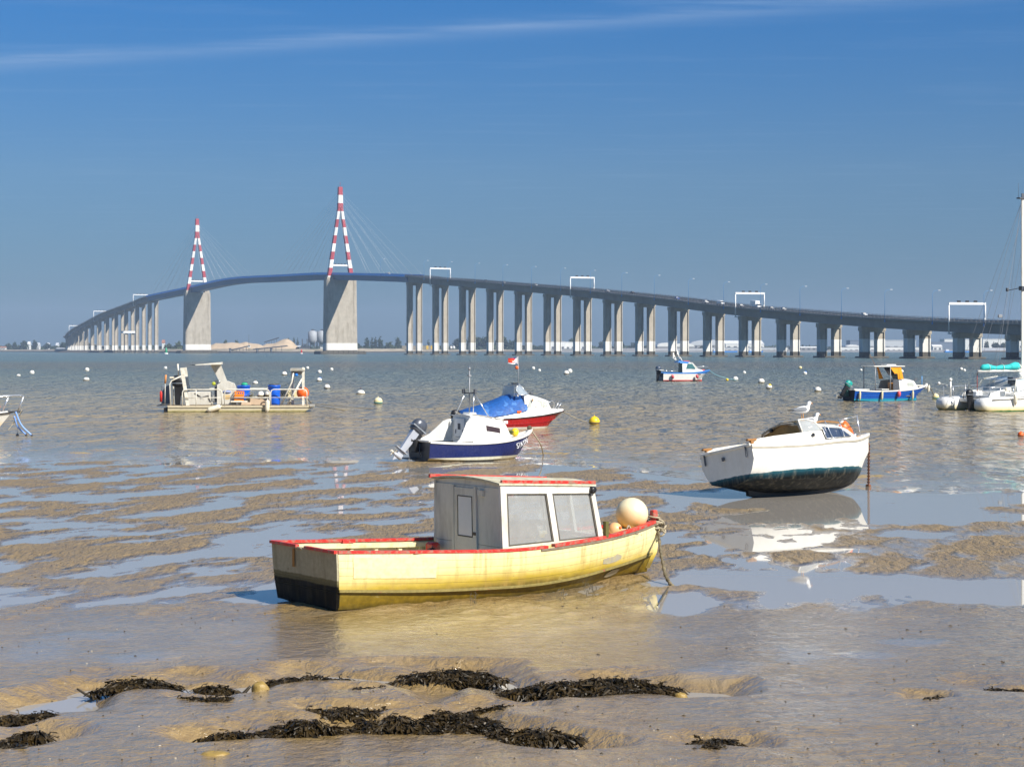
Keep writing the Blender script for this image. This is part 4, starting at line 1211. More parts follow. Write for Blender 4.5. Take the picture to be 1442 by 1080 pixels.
# ================================================================== BOATS
def zpaint(name, layers, rough=0.5, noise_amp=0.06, noise_scale=4.0, var=0.10, spots=None, bump=0.0, hscale=(1, 1, 1), spec=0.5, runs=None, chips=None):
    """paint in bands by height on the boat, ragged where one band meets the next.
    layers: [(z, colour), ...] from the bottom up, each colour reaching up to its z"""
    if name in MATS: return MATS[name]
    m, nt, b, out = new_mat(name)
    tc = nt.nodes.new('ShaderNodeTexCoord'); vec = tc.outputs['Object']
    sep = nt.nodes.new('ShaderNodeSeparateXYZ'); nt.links.new(vec, sep.inputs[0])
    n1 = nnoise(nt, vec, noise_scale, 6, 0.65, 0.2, mapscale=hscale)
    n2 = nnoise(nt, vec, noise_scale * 3.1, 4, 0.6)
    z = nmath(nt, 'ADD', sep.outputs['Z'], nmath(nt, 'MULTIPLY', nmath(nt, 'SUBTRACT', n1, 0.5), noise_amp * 2))
    c = layers[0][1]
    for i in range(1, len(layers)):
        zc, soft = layers[i - 1][0], (layers[i - 1][2] if len(layers[i - 1]) > 2 else 0.004)
        f_ = nmath(nt, 'MULTIPLY_ADD', nmath(nt, 'SUBTRACT', z, zc), 0.5 / soft, 0.5, clamp=True)
        c = nmix(nt, f_, c, layers[i][1])
    dk = nramp(nt, n2, [(0.3, 1 - var * 1.6), (0.7, 1.0)])
    c = nmix(nt, 1.0, c, dk, 'MULTIPLY')
    if spots is not None:
        n3 = nnoise(nt, vec, spots[0], 5, 0.7, 0.4, mapscale=spots[3] if len(spots) > 3 else None)
        c = nmix(nt, nramp(nt, n3, [(spots[2], 0.0), (spots[2] + .05, 1.0)]), c, spots[1])
    if runs is not None:      # rain and rust runs down the side
        n4 = nnoise(nt, vec, 1.0, 5, 0.7, 0.2, mapscale=runs[1])
        c = nmix(nt, nmath(nt, 'MULTIPLY', nramp(nt, n4, [(0.50, 0.0), (0.68, 1.0)]), runs[2]), c, runs[0])
    if chips is not None:     # paint flaked down to the wood
        n5 = nnoise(nt, vec, chips[1], 5, 0.75, 0.5, mapscale=(.45, 1, 1.3))
        c = nmix(nt, nramp(nt, n5, [(chips[2], 0.0), (chips[2] + .015, 1.0)]), c, chips[0])
    nt.links.new(c, b.inputs['Base Color'])
    nt.links.new(nramp(nt, n1, [(0.3, max(.05, rough - .1)), (0.7, min(1, rough + .15))]), b.inputs['Roughness'])
    if bump > 0: nbump(nt, n2, 0.5, bump, b)
    b.inputs['Specular IOR Level'].default_value = spec
    MATS[name] = m
    return m

def glass_mat(name, tint, alpha, rough=0.08):
    if name in MATS: return MATS[name]
    m, nt, b, out = new_mat(name)
    tr = nt.nodes.new('ShaderNodeBsdfTransparent'); tr.inputs['Color'].default_value = (0.9, 0.93, 0.94, 1)
    mx = nt.nodes.new('ShaderNodeMixShader')
    tc = nt.nodes.new('ShaderNodeTexCoord')
    n = nnoise(nt, tc.outputs['Object'], 5, 5, 0.7, 0.4)
    a = nramp(nt, n, [(0.25, max(0, alpha - .06)), (0.8, min(1, alpha + .06))])
    b.inputs['Base Color'].default_value = (*tint, 1); b.inputs['Roughness'].default_value = rough
    nt.links.new(a, mx.inputs[0]); nt.links.new(tr.outputs[0], mx.inputs[1]); nt.links.new(b.outputs[0], mx.inputs[2])
    nt.links.new(mx.outputs[0], out.inputs['Surface'])
    MATS[name] = m
    return m

red_trim = paint('worn red paint', (0.62, 0.030, 0.022), 0.45, var=0.15, scale=7, dirt=(0.30, 0.22, 0.16), dirt_amt=0.95, bump=.002)
cream_trim = paint('worn cream paint', (0.72, 0.66, 0.42), 0.55, var=0.1, scale=4, dirt=(0.40, 0.32, 0.12), dirt_amt=0.6, bump=.002)
wood_brown = paint('varnished wood', (0.36, 0.17, 0.05), 0.4, var=0.2, scale=3, dirt=(.2, .1, .04), dirt_amt=.5)
rope_m = paint('weathered rope', (0.42, 0.36, 0.25), 0.9, var=0.25, scale=22, dirt=(0.16, 0.13, 0.08), dirt_amt=0.6)
rope_dark = paint('muddy rope', (0.10, 0.085, 0.055), 0.85, var=0.35, scale=18)
rust = paint('rusted chain', (0.22, 0.085, 0.040), 0.85, var=0.4, scale=14)
alu = paint('brushed aluminium', (0.62, 0.63, 0.64), 0.35, metal=0.85, var=0.08)
steel_rail = paint('stainless rail', (0.78, 0.79, 0.80), 0.25, metal=0.75, var=0.05)
black_p = paint('black plastic', (0.015, 0.015, 0.017), 0.4, var=0.2)
orange_p = paint('orange plastic', (0.90, 0.14, 0.015), 0.4, var=0.08, scale=6, dirt=(.5, .12, .05), dirt_amt=.3)
orange_crate = paint('orange crate plastic', (0.92, 0.24, 0.015), 0.5, var=0.08, scale=6)
blue_barrel = paint('blue barrel plastic', (0.008, 0.11, 0.62), 0.35, var=0.06, scale=4)
teal_cloth = paint('turquoise sail cover', (0.03, 0.52, 0.50), 0.8, var=0.08, scale=3, bump=.01)
buoy_white = paint('white buoy plastic', (0.82, 0.80, 0.74), 0.4, var=0.06, scale=2, dirt=(0.55, 0.46, 0.28), dirt_amt=0.4)
buoy_brown = paint('fouled buoy foot', (0.16, 0.12, 0.06), 0.8, var=0.3, scale=5)
buoy_yellow = paint('yellow buoy plastic', (0.90, 0.62, 0.02), 0.4, var=0.07, scale=3)
fender_m = paint('white fender', (0.80, 0.74, 0.60), 0.45, var=0.08, scale=5, dirt=(.5, .4, .2), dirt_amt=.5)

def rope(name, pts, r, m_, label=None, cat='rope', n=6, steps=8, parent=None, group=None):
    mb = MB().tube(catmull([tuple(p) for p in pts], steps), r, n, 0)
    o = mb.build(name, m_, parent)
    if label: tag(o, label, cat, group)
    return o

def boat_root(name, O, theta, label, heel=0.0, trim=0.0, z=0.0, cat='boat', group=None):
    r = empty(name, (O[0], O[1], z), (heel, trim, theta))
    r.rotation_mode = 'XYZ'
    tag(r, label, cat, group)
    return r

def hull_rings(stations, n=5):
    """stations: list of lists of (x, y, z) from gunwale to keel (y >= 0, port side). returns full rings, port gunwale -> keel -> starboard gunwale"""
    k = len(stations[0])
    rows = [catmull([s[j] for s in stations], n) for j in range(k)]
    rings = []
    for i in range(len(rows[0])):
        half = [rows[j][i] for j in range(k)]
        for h in half: h[1] = max(h[1], 0.004)
        ring = [Vector(h) for h in half] + [Vector((h[0], -h[1], h[2])) for h in reversed(half)]
        rings.append(ring)
    return rings

def simple_hull(root, stations, row_m, mats, n=5, name='hull', transom=None, tm=None):
    rings = hull_rings(stations, n); k = len(stations[0])
    mi = list(row_m[:k - 1]) + [row_m[k - 2]] + list(reversed(row_m[:k - 1]))
    mb = MB().loft(rings, mi, smooth=True)
    o = smooth_by_angle(mb.build(name, mats, root), 40)
    t = MB(); m_ = len(rings[0])
    t.add(rings[0], [(j, j + 1, m_ - 2 - j, m_ - 1 - j) for j in range(m_ // 2 - 1)], transom or [row_m[min(j, k - 2)] for j in range(m_ // 2 - 1)])
    t.build('transom', tm or mats, root)
    return rings

def deck_from(root, rings, drop, i0, i1, m_, name='deck', inset=0.0):
    """a flat skin from edge to edge at the given drop below the gunwale, stations i0..i1"""
    mb = MB(); rr = []
    for r_ in rings[i0:i1]:
        a, b = r_[0].copy(), r_[-1].copy(); a.z -= drop; b.z -= drop
        a.y -= inset; b.y += inset
        c = (a + b) / 2; c.z += 0.03 * abs(a.y - b.y)
        rr.append([a, c, b])
    return mb.loft(rr, 0).build(name, m_, root)

def rail_strip(root, rings, m_, w=0.05, h=0.04, up=0.02, name='gunwale', sides=(0, -1), i0=0, i1=None, out=0.02, row=None):
    for sd in sides:
        pts = [r_[sd if row is None else (row if sd == 0 else -1 - row)] for r_ in rings[i0:i1]]
        rr = []
        for i, p in enumerate(pts):
            t = pts[min(i + 1, len(pts) - 1)] - pts[max(i - 1, 0)]
            nn = Vector((-t.y, t.x, 0)).normalized() * (1 if sd == 0 else -1)
            rr.append([p + nn * out + Vector((0, 0, up)), p + nn * (out - w) + Vector((0, 0, up)), p + nn * (out - w) + Vector((0, 0, up - h)), p + nn * out + Vector((0, 0, up - h))])
        mb = MB().loft(rr, 0, closed=True, smooth=False)
        mb.f += [(0, 1, 2, 3), tuple(len(mb.v) - 4 + q for q in range(4))]; mb.m += [0, 0]; mb.sm += [False, False]
        mb.build(name, m_, root)

def outboard(root, loc, tilt, scale, cowl, legm, sub='outboard_motor', yaw=0.0, prop=fender_m):
    """engine with cowl, mid section, cavitation plate, gearcase and propeller; local x points forward"""
    o = empty(sub, loc, (0, tilt, yaw), root); o.scale = (scale,) * 3
    rings = []
    for z, x0, x1, w in ((.30, -.20, .16, .13), (.34, -.24, .20, .17), (.50, -.26, .22, .18), (.62, -.24, .20, .17), (.70, -.17, .13, .12), (.72, -.08, .06, .05)):
        rr = []
        for k in range(14):
            a = 2 * PI * k / 14
            rr.append((lerp(x0, x1, .5 + .5 * math.copysign(abs(math.cos(a)) ** .7, math.cos(a))), w * math.copysign(abs(math.sin(a)) ** .7, math.sin(a)), z))
        rings.append(rr)
    mb = MB().loft(rings, [0] * 14, closed=True); mb.f += [tuple(range(14)), tuple(range(70, 84))]; mb.m += [0, 0]; mb.sm += [False, True]
    mb.box((-.03, 0, .42), (.50, .37, .035), 1)
    mb.build('cowl', [cowl, alu], o)
    mb = MB().loft([[(.12, .11, .32), (-.15, .11, .32), (-.15, -.11, .32), (.12, -.11, .32)], [(.08, .07, -.05), (-.14, .07, -.05), (-.14, -.07, -.05), (.08, -.07, -.05)], [(.05, .05, -.42), (-.12, .05, -.42), (-.12, -.05, -.42), (.05, -.05, -.42)]], 0, closed=True, smooth=False)
    mb.box((-.08, 0, -.40), (.42, .20, .02)).box((.14, 0, .14), (.12, .22, .34), 1).box((.20, 0, .02), (.05, .16, .30), 1)
    mb.build('mid_section', [legm, black_p], o)
    mb = MB().tube([(.12, 0, -.60), (.06, 0, -.60), (-.14, 0, -.60), (-.22, 0, -.60)], [.01, .06, .06, .04], 10)
    mb.box((-.02, 0, -.50), (.20, .05, .20)).slab([(-.02, .012, -.64), (-.16, .012, -.64), (-.12, .012, -.80)], (0, 1, 0), .024)
    mb.build('gearcase', legm, o)
    mb = MB().tube([(-.20, 0, -.60), (-.30, 0, -.60)], [.045, .02], 8)
    for k in range(3):
        a = 2 * PI * k / 3 + .4
        u_, v_ = Vector((0, math.cos(a), math.sin(a))), Vector((0, -math.sin(a), math.cos(a)))
        c = Vector((-.25, 0, -.60))
        mb.slab([c + u_ * .03, c + u_ * .10 + v_ * .06 + Vector((.03, 0, 0)), c + u_ * .16 + v_ * .02, c + u_ * .12 - v_ * .05 - Vector((.03, 0, 0))], Vector((1, 0, 0)), .012)
    mb.build('propeller', prop, o)
    return o

# ------------------------------------------------------------------ 1. the old yellow wooden boat
K = 1.0
th = R(36)
yb = boat_root('fishing_boat', (-2.985, 27.56), th, 'old cream yellow wooden boat with red trim and wheelhouse aground on the mud in front', z=0.085)
yellow_paint = zpaint('old yellow paint', [(.165, (.17, .12, .020), .05), (.29, (.50, .36, .04), .08), (.50, (.80, .66, .25), .22), (1.2, (.88, .81, .50))], 0.5, 0.075, 3.2, 0.08,
                      spots=(4.5, (.40, .31, .09), .655, (.5, 1, 2.0)), bump=.004, hscale=(.6, 1, 1.8), runs=((.40, .26, .07), (7, 7, .8), .60), chips=((.22, .17, .10), 11, .675))
bottom_paint = zpaint('algae bottom', [(-.02, (.08, .06, .012), .05), (.10, (.23, .150, .012), .06), (.4, (.25, .175, .022))], 0.4, 0.06, 4.0, 0.28,
                      spots=(2.6, (.34, .32, .18), .68, (.7, 1, 1.4)), bump=.006, spec=.25)
transom_paint_shade = zpaint('transom paint and shade', [(.285, (.006, .0055, .004), .015), (.37, (.20, .175, .09), .01), (1.0, (.46, .42, .29))], 0.5, 0.03, 5.0, 0.15, spots=(7, (.12, .09, .05), .70, (1, 1, .5)), bump=.003, spec=.12, runs=((.14, .11, .05), (6, 6, .7), .30))  # the black foot is dark wet paint with deep shade put into its colour
seam_dark = paint('plank seam', (0.30, 0.23, 0.09), 0.9, var=0.2)
inside_cream = paint('inside cream', (0.70, 0.63, 0.40), 0.6, var=0.12, scale=4, dirt=(0.30, 0.24, 0.12), dirt_amt=0.6)
cabin_white = paint('old white cabin paint', (0.74, 0.72, 0.66), 0.5, var=0.07, scale=3, dirt=(0.38, 0.32, 0.20), dirt_amt=0.55, streak=True, bump=.002)
cabin_grey = paint('grey white bulkhead paint', (0.68, 0.65, 0.57), 0.6, var=0.06, scale=3, dirt=(0.36, 0.33, 0.26), dirt_amt=0.5, streak=True, bump=.002)
lichen_white = zpaint('lichened white sill', [(.62, (.60, .42, .05), .03), (.68, (.76, .68, .46), .06), (1.0, (.78, .75, .66), .1), (2, (.78, .76, .69))], 0.55, 0.13, 5.0, 0.08, bump=.003)
xs = [0, 1.35, 2.65, 3.45, 4.3, 5.1, 5.9, 6.66]
bs = [.93, 1.03, 1.09, 1.07, .93, .68, .38, .02]
zs_ = [.758, .69, .63, .625, .645, .665, .715, .785]
cy_ = [.90, 1.0, 1.05, 1.02, .88, .62, .32, .015]
cz_ = [.225, .14, .095, .088, .12, .165, .22, .29]
cx_ = [0.03, 1.35, 2.65, 3.45, 4.29, 5.07, 5.85, 6.58]
by_ = [.84, .90, .92, .86, .70, .42, .18, .01]
bz_ = [-.05, -.09, -.12, -.13, -.12, -.08, -.02, .04]
bx_ = [0.05, 1.35, 2.65, 3.45, 4.27, 5.0, 5.7, 6.42]
st = []
for i in range(8):
    s_, c_, b_ = (xs[i], bs[i], zs_[i]), (cx_[i], cy_[i], cz_[i]), (bx_[i], by_[i], bz_[i])
    sc = lambda p: tuple(K * q for q in p)
    mid_ = tuple(lerp(a, b, .5) for a, b in zip(s_, c_)); mid_ = (mid_[0], mid_[1] + .012, mid_[2])
    st.append([sc(s_), sc(mid_), sc(c_), sc(b_), sc((bx_[i], .0, bz_[i] - .06))])
rings = hull_rings(st, 6)
NR = len(rings[0])
# backing skin below the planks, and the bottom
hb = MB()
hb.loft([[p + Vector((0, -.012 if p.y > 0 else .012, 0)) * (1 if j in (0, 1, 2, NR - 1, NR - 2, NR - 3) else 0) for j, p in enumerate(r_)] for r_ in rings],
        [0, 0, 1, 1, 1, 1, 1, 0, 0], smooth=True)
smooth_by_angle(hb.build('hull', [seam_dark, bottom_paint], yb), 30)
NPL = 5
for side in (0, 1):
    for j in range(NPL):
        rr = []
        for i, r_ in enumerate(rings):
            a, b, c = (r_[0], r_[1], r_[2]) if side == 0 else (r_[-1], r_[-2], r_[-3])
            def pt(t): return a.lerp(b, t * 2) if t < .5 else b.lerp(c, t * 2 - 1)
            nn = Vector((0, 1 if side == 0 else -1, 0))
            g = .0016 / max(.05, (a - c).length)
            t0, t1 = j / NPL + g, (j + 1) / NPL - g
            ed = min(1.0, max(0.0, (abs(a.y) - .004) / .05))
            o_in, o_out = -.010 * ed, (.0008 * math.sin(i * 0.9 + j * 2) + .002) * ed + .002
            rr.append([pt(t0) + nn * o_in, pt(t0) + nn * o_out, pt((t0 + t1) / 2) + nn * (o_out + .0005), pt(t1) + nn * o_out, pt(t1) + nn * o_in])
        MB().loft(rr, 0, smooth=False).build('plank', yellow_paint, yb)
# inner lining, floor, frames
inn = []
for r_ in rings[:-3]:
    q = []
    for p, dz in ((r_[0], -.01), (r_[1], 0), (r_[2], .05)):
        q.append(Vector((p.x, max(.01, p.y - .05), p.z + dz)))
    fl_ = Vector((q[-1].x, 0, q[-1].z + .02))
    inn.append(q + [fl_] + [Vector((p.x, -p.y, p.z)) for p in reversed(q)])
MB().loft(inn, 0, smooth=False).build('lining', inside_cream, yb)
for i in range(2, 16, 2):
    r_ = inn[i]
    for side in (0, 1):
        a, b = (r_[0], r_[2]) if side == 0 else (r_[-1], r_[-3])
        sg = -1 if side == 0 else 1
        MB().loft([[p + Vector((-.03, 0, 0)), p + Vector((.03, 0, 0)), p + Vector((.03, sg * .05, 0)), p + Vector((-.03, sg * .05, 0))] for p in (a + Vector((0, 0, -.03)), b)], 0, closed=True, smooth=False).build('rib', inside_cream, yb)
# pale stringer inside below the rail
for side in (0, -1):
    pts = [r_[side] + Vector((0, (-.075 if side == 0 else .075), -.05)) for r_ in inn[1:17]]
    MB().loft([[p + Vector((0, .012, .035)), p + Vector((0, -.012, .035)), p + Vector((0, -.012, -.035)), p + Vector((0, .012, -.035))] for p in pts], 0, closed=True, smooth=False).build('stringer', cream_trim, yb)
# red rails (the starboard one in two lengths, scarfed at the wheelhouse)
rail_strip(yb, rings, red_trim, .085, .042, .036, 'gunwale', (0,), 0, len(rings) - 1, .016)
rail_strip(yb, rings, red_trim, .085, .040, .034, 'gunwale', (-1,), 0, 20, .016)
rail_strip(yb, rings, red_trim, .085, .046, .044, 'gunwale', (-1,), 20, len(rings) - 1, .018)
weathered_wood = paint('weathered grey wood', (0.26, 0.20, 0.14), 0.8, var=0.25, scale=6, dirt=(.10, .08, .05), dirt_amt=.6)
rail_strip(yb, [[p + Vector((0, 0, -.028)) for p in r_] for r_ in rings], weathered_wood, .03, .028, .02, 'rail_moulding', (0, -1), 18, len(rings) - 1, .022)
rub = zpaint('rubbing strake paint', [(.05, (.13, .10, .025), .05), (.5, (.30, .24, .07))], .6, .05, 6, .25, spots=(7, (.34, .09, .06), .62, (.5, 1, 1)))
rail_strip(yb, rings, rub, .05, .038, .018, 'rubbing_strake', (0, -1), 0, len(rings) - 1, .024, row=2)
# transom: two boards with a seam, stern rail with a sculling notch
t0 = [v_.copy() for v_ in rings[0]]
def tr_pt(f_, s): # f_ 0 top..1 bottom ; s -1 starboard .. 1 port
    k_ = f_ * 3; j = min(2, int(k_)); a = t0[j].lerp(t0[j + 1], k_ - j)
    return Vector((a.x - .03, a.y * s, a.z))
def tboard(f0, f1, name='board'):
    rr = []
    for f_ in np.linspace(f0, f1, 5):
        rr.append([tr_pt(f_, -1) + Vector((.05, .0, 0)), tr_pt(f_, -1), tr_pt(f_, -.33), tr_pt(f_, .33), tr_pt(f_, 1), tr_pt(f_, 1) + Vector((.05, 0, 0))])
    return MB().loft(rr, 0, smooth=False)
trm = MB().add([tr_pt(f_, s) + Vector((.02, 0, 0)) for f_ in (0, 1) for s in (-1, 1)], [(0, 1, 3, 2)]).build('transom', seam_dark, yb)
tboard(.005, .555).build('board', transom_paint_shade, trm)
tboard(.562, .70).build('board', transom_paint_shade, trm)
tboard(.706, 1.0).build('board', transom_paint_shade, trm)
rs = MB(); zt_ = t0[0].z
rs.box((-.035, t0[0].y * .59, zt_ + .018), (.06, t0[0].y * .84, .042)); rs.build('stern_rail', red_trim, yb)
rs = MB(); rs.box((-.035, -t0[0].y * .54, zt_ + .016), (.06, t0[0].y * .92, .042)); rs.build('stern_rail', red_trim, yb)
# rust streak plate and stern ironwork
MB().box((-.042, t0[0].y * .28, zt_ - .16), (.012, .05, .26)).build('rudder_hanging', paint('rust streaked iron', (0.42, 0.20, 0.05), .8, var=.3, scale=8), yb)
rp = []
for k in range(26):
    a = k * .9; rp.append((-.02 + .02 * math.sin(a * 2.1), .14 + .11 * math.cos(a), zt_ - .012 + .012 * math.sin(a * 1.3)))
rope('stern_rope', rp, .011, rope_m, 'pale rope bundled in the notch of the yellow boat transom', parent=None).location = (0, 0, 0)
ro = bpy.data.objects['stern_rope']; ro.matrix_world = Matrix.Translation(yb.location) @ Matrix.Rotation(th, 4, 'Z')
# blanked-out pale panel on the side where the number was
i0, i1 = 1, 8
rr = []
for i in range(i0, i1):
    r_ = rings[i]; a, b, c = r_[-1], r_[-2], r_[-3]
    def pt(t): return a.lerp(b, t * 2) if t < .5 else b.lerp(c, t * 2 - 1)
    rr.append([pt(.12) + Vector((0, -.006, 0)), pt(.12) + Vector((0, -.014, 0)), pt(.40) + Vector((0, -.016, 0)), pt(.66) + Vector((0, -.014, 0)), pt(.66) + Vector((0, -.006, 0))])
q = MB().loft(rr, 0, smooth=False); q.f += [(0, 1, 2, 3, 4), tuple(len(q.v) - 5 + k for k in range(5))]; q.m += [0, 0]; q.sm += [False, False]
q.build('name_panel', paint('pale filled panel', (0.84, 0.755, 0.42), 0.5, var=0.06, scale=6, dirt=(.70, .55, .22), dirt_amt=.6), yb)
# bare filler where paint has come away near the bow, and pale scars on the bottom
for (ia, ib, ta, tb, rows_, nm) in ((29, 33, .62, .84, (-1, -2, -3), 'bare patch'), (31, 34, .25, .75, (-3, -3, -4), 'bottom scar')):
    rr = []
    for i in range(ia, ib + 1):
        r_ = rings[i]; a, b, c = (r_[q] for q in rows_)
        if nm == 'bottom scar': b = a.lerp(c, .5)
        def pt(t): return a.lerp(b, t * 2) if t < .5 else b.lerp(c, t * 2 - 1)
        e_ = .5 - .5 * math.sin(PI * (i - ia) / (ib - ia)) ** .5
        t_a, t_b = lerp(ta, (ta + tb) / 2, e_ * .9) + .03 * math.sin(i * 2.3), lerp(tb, (ta + tb) / 2, e_ * .9)
        rr.append([pt(t_a) + Vector((0, -.0085, 0)), pt((t_a + t_b) / 2) + Vector((0, -.0085, 0)), pt(t_b) + Vector((0, -.0085, 0))])
    MB().loft(rr, 0).build('paint_scar', paint('bare grey filler', (.40, .37, .28), .8, var=.15, scale=8, dirt=(.5, .42, .15), dirt_amt=.5), yb)
# foredeck and thwart
deck_from(yb, rings, .03, 28, len(rings) - 1, inside_cream, 'foredeck', .02)
MB().box((.55, 0, .47), (.24, 1.80, .035)).build('thwart', cream_trim, yb)
MB().box((1.9 * K, 0, .26), (.55, .70, .34), 0, bevel=.03).build('engine_box', weathered_wood, yb)
MB().box((2.68, .70, .54), (.16, .22, .17), 0, bevel=.03).tube([(2.62, .58, .50), (2.52, .58, .50)], .05, 8, 1).build('locker', [red_trim, black_p], yb)
MB().box((1.30, .97, .70), (.22, .10, .05), 0).box((1.30, .95, .63), (.06, .05, .12), 1).build('rowlock', [red_trim, wood_brown], yb)
MB().box((1.30, -1.02, .70), (.2, .05, .03), 0).build('rowlock', red_trim, yb)

# wheelhouse
A_, B_, C_, D_ = [Vector(p) * K for p in ((2.85, -.93, .545), (4.97, -.70, .585), (4.80, -.64, 1.475), (2.83, -.89, 1.585))]
def quad_pt(P, s, t): return (P[0].lerp(P[1], s)).lerp(P[3].lerp(P[2], s), t)
def strip(mb, P, s0, s1, t0_, t1_, nrm, th_, mi=0, s0t=None, s1t=None):
    s0t = s0 if s0t is None else s0t; s1t = s1 if s1t is None else s1t
    mb.slab([quad_pt(P, s0, t0_), quad_pt(P, s1, t0_), quad_pt(P, s1t, t1_), quad_pt(P, s0t, t1_)], nrm, th_, mi)
old_glass = glass_mat('salt hazed glass', (.60, .60, .59), .34, .12)
gasket = paint('perished gasket', (.10, .09, .07), .8, var=.4, scale=12)
for sg in (-1, 1):
    P = [Vector((p.x, p.y * (-sg), p.z)) for p in (A_, B_, C_, D_)]
    nrm = Vector((.1, sg, .05)).normalized()
    cs = empty('cabin_side', (0, 0, 0), parent=yb)
    mb = MB(); strip(mb, P, 0, 1, 0, .12, nrm, .05); mb.build('sill', lichen_white, cs)
    mb = MB(); strip(mb, P, 0, 1, .885, 1, nrm, .05)
    strip(mb, P, 0, .055, .121, .884, nrm, .05, 0, 0, .06); strip(mb, P, .50, .55, .121, .884, nrm, .05, 0, .478, .534); strip(mb, P, .952, 1, .121, .884, nrm, .05, 0, .956, 1)
    mb.build('window_frame', cabin_white, cs)
    for w in ((.056, .499, .061, .477), (.551, .951, .535, .955)):
        mb = MB(); q = -.018
        off = nrm * -.02
        strip(mb, [p + off for p in P], w[0], w[1], .122, .883, nrm, .008, 0, w[2], w[3])
        pn = mb.build('pane', old_glass, cs)
        g = MB(); e_ = .008; offg = nrm * -.004; PP = [p + offg for p in P]
        for a in ((w[0] + .002, w[1] - .002, .1225, .142, w[0] + .002, w[1] - .002), (w[2] + .002, w[3] - .002, .866, .882, w[2] + .002, w[3] - .002)):
            strip(g, PP, a[0], a[1], a[2], a[3], nrm, .012, 0, a[4], a[5])
        strip(g, PP, w[0] + .002, w[0] + .014, .143, .865, nrm, .012, 0, w[2] + .002, w[2] + .014); strip(g, PP, w[1] - .014, w[1] - .002, .143, .865, nrm, .012, 0, w[3] - .014, w[3] - .002)
        g.build('gasket', gasket, cs)
MB().box((3.9, .38, .86), (1.5, .5, .05)).box((3.9, .60, .75), (1.4, .05, .25)).build('chart_shelf', inside_cream, yb)
# front with two panes
P = [Vector((B_.x, B_.y, B_.z)), Vector((B_.x, -B_.y, B_.z)), Vector((C_.x, -C_.y, C_.z)), Vector((C_.x, C_.y, C_.z))]
fr = MB(); nrm = Vector((1, 0, .22)).normalized()
for a in ((0.04, .96, 0, .16), (0.04, .96, .88, 1), (.04, .10, .161, .879), (.47, .53, .161, .879), (.90, .96, .161, .879)): strip(fr, P, *a, nrm, .05)
fr = fr.build('windscreen_frame', cabin_white, yb)
for a in ((.101, .469, .162, .878), (.531, .899, .162, .878)):
    mb = MB(); strip(mb, [p - nrm * .02 for p in P], *a, nrm, .008); mb.build('pane', old_glass, fr)
# aft bulkhead with door
Q = [Vector((A_.x, -A_.y - .05, A_.z - .12)), Vector((A_.x, A_.y + .05, A_.z - .12)), Vector((D_.x, D_.y + .05, D_.z)), Vector((D_.x, -D_.y - .05, D_.z))]
nb = Vector((-1, 0, 0))
bk = empty('bulkhead', parent=yb)
for a in ((0, .295, 0, .20), (0, .295, .205, .96), (.655, 1, 0, .20), (.655, 1, .205, .96), (.295, .655, .93, .96)):
    mb = MB(); strip(mb, Q, *a, nb, .04); mb.build('panel', cabin_grey, bk)
# cambered head of the bulkhead
mb = MB(); rr = []
for k in range(11):
    y = lerp(.88, -.88, k / 10); cz0 = D_.z + .055 * (1 - (y / .88) ** 2)
    rr.append([(A_.x - .002, y, D_.z * .96 + A_.z * .03), (A_.x - .002, y, cz0), (A_.x + .04, y, cz0), (A_.x + .04, y, D_.z * .96 + A_.z * .03)])
mb.loft(rr, 0, closed=True, smooth=False); mb.build('panel', cabin_grey, bk)
door = MB()
Pd = [p + nb * .02 for p in Q]
for a in ((.30, .65, 0.01, .285), (.30, .37, .285, .93), (.60, .65, .285, .93), (.37, .60, .82, .93)): strip(door, Pd, *a, nb, .035)
strip(door, [p + nb * .012 for p in Pd], .285, .315, 0, .95, nb, .03); strip(door, [p + nb * .012 for p in Pd], .635, .665, 0, .95, nb, .03)
door = door.build('door', cabin_grey, yb)
mb = MB(); strip(mb, Pd, .375, .597, .292, .815, nb, .008); mb.build('window', glass_mat('frosted door glass', (.80, .80, .79), .93, .35), door)
g = MB()
for a in ((.37, .60, .284, .300), (.37, .378, .30, .82), (.594, .602, .30, .82), (.37, .60, .812, .824)): strip(g, [p + nb * .006 for p in Pd], *a, nb, .012)
g.build('gasket', gasket, door)
mb = MB(); strip(mb, [p + nb * .02 for p in Pd], .62, .66, .32, .36, nb, .02); mb.build('handle', black_p, door)
mb = MB(); strip(mb, [p + nb * .04 for p in Q], .70, .78, .84, .92, nb, .05); mb.build('junction_box', cabin_grey, yb)
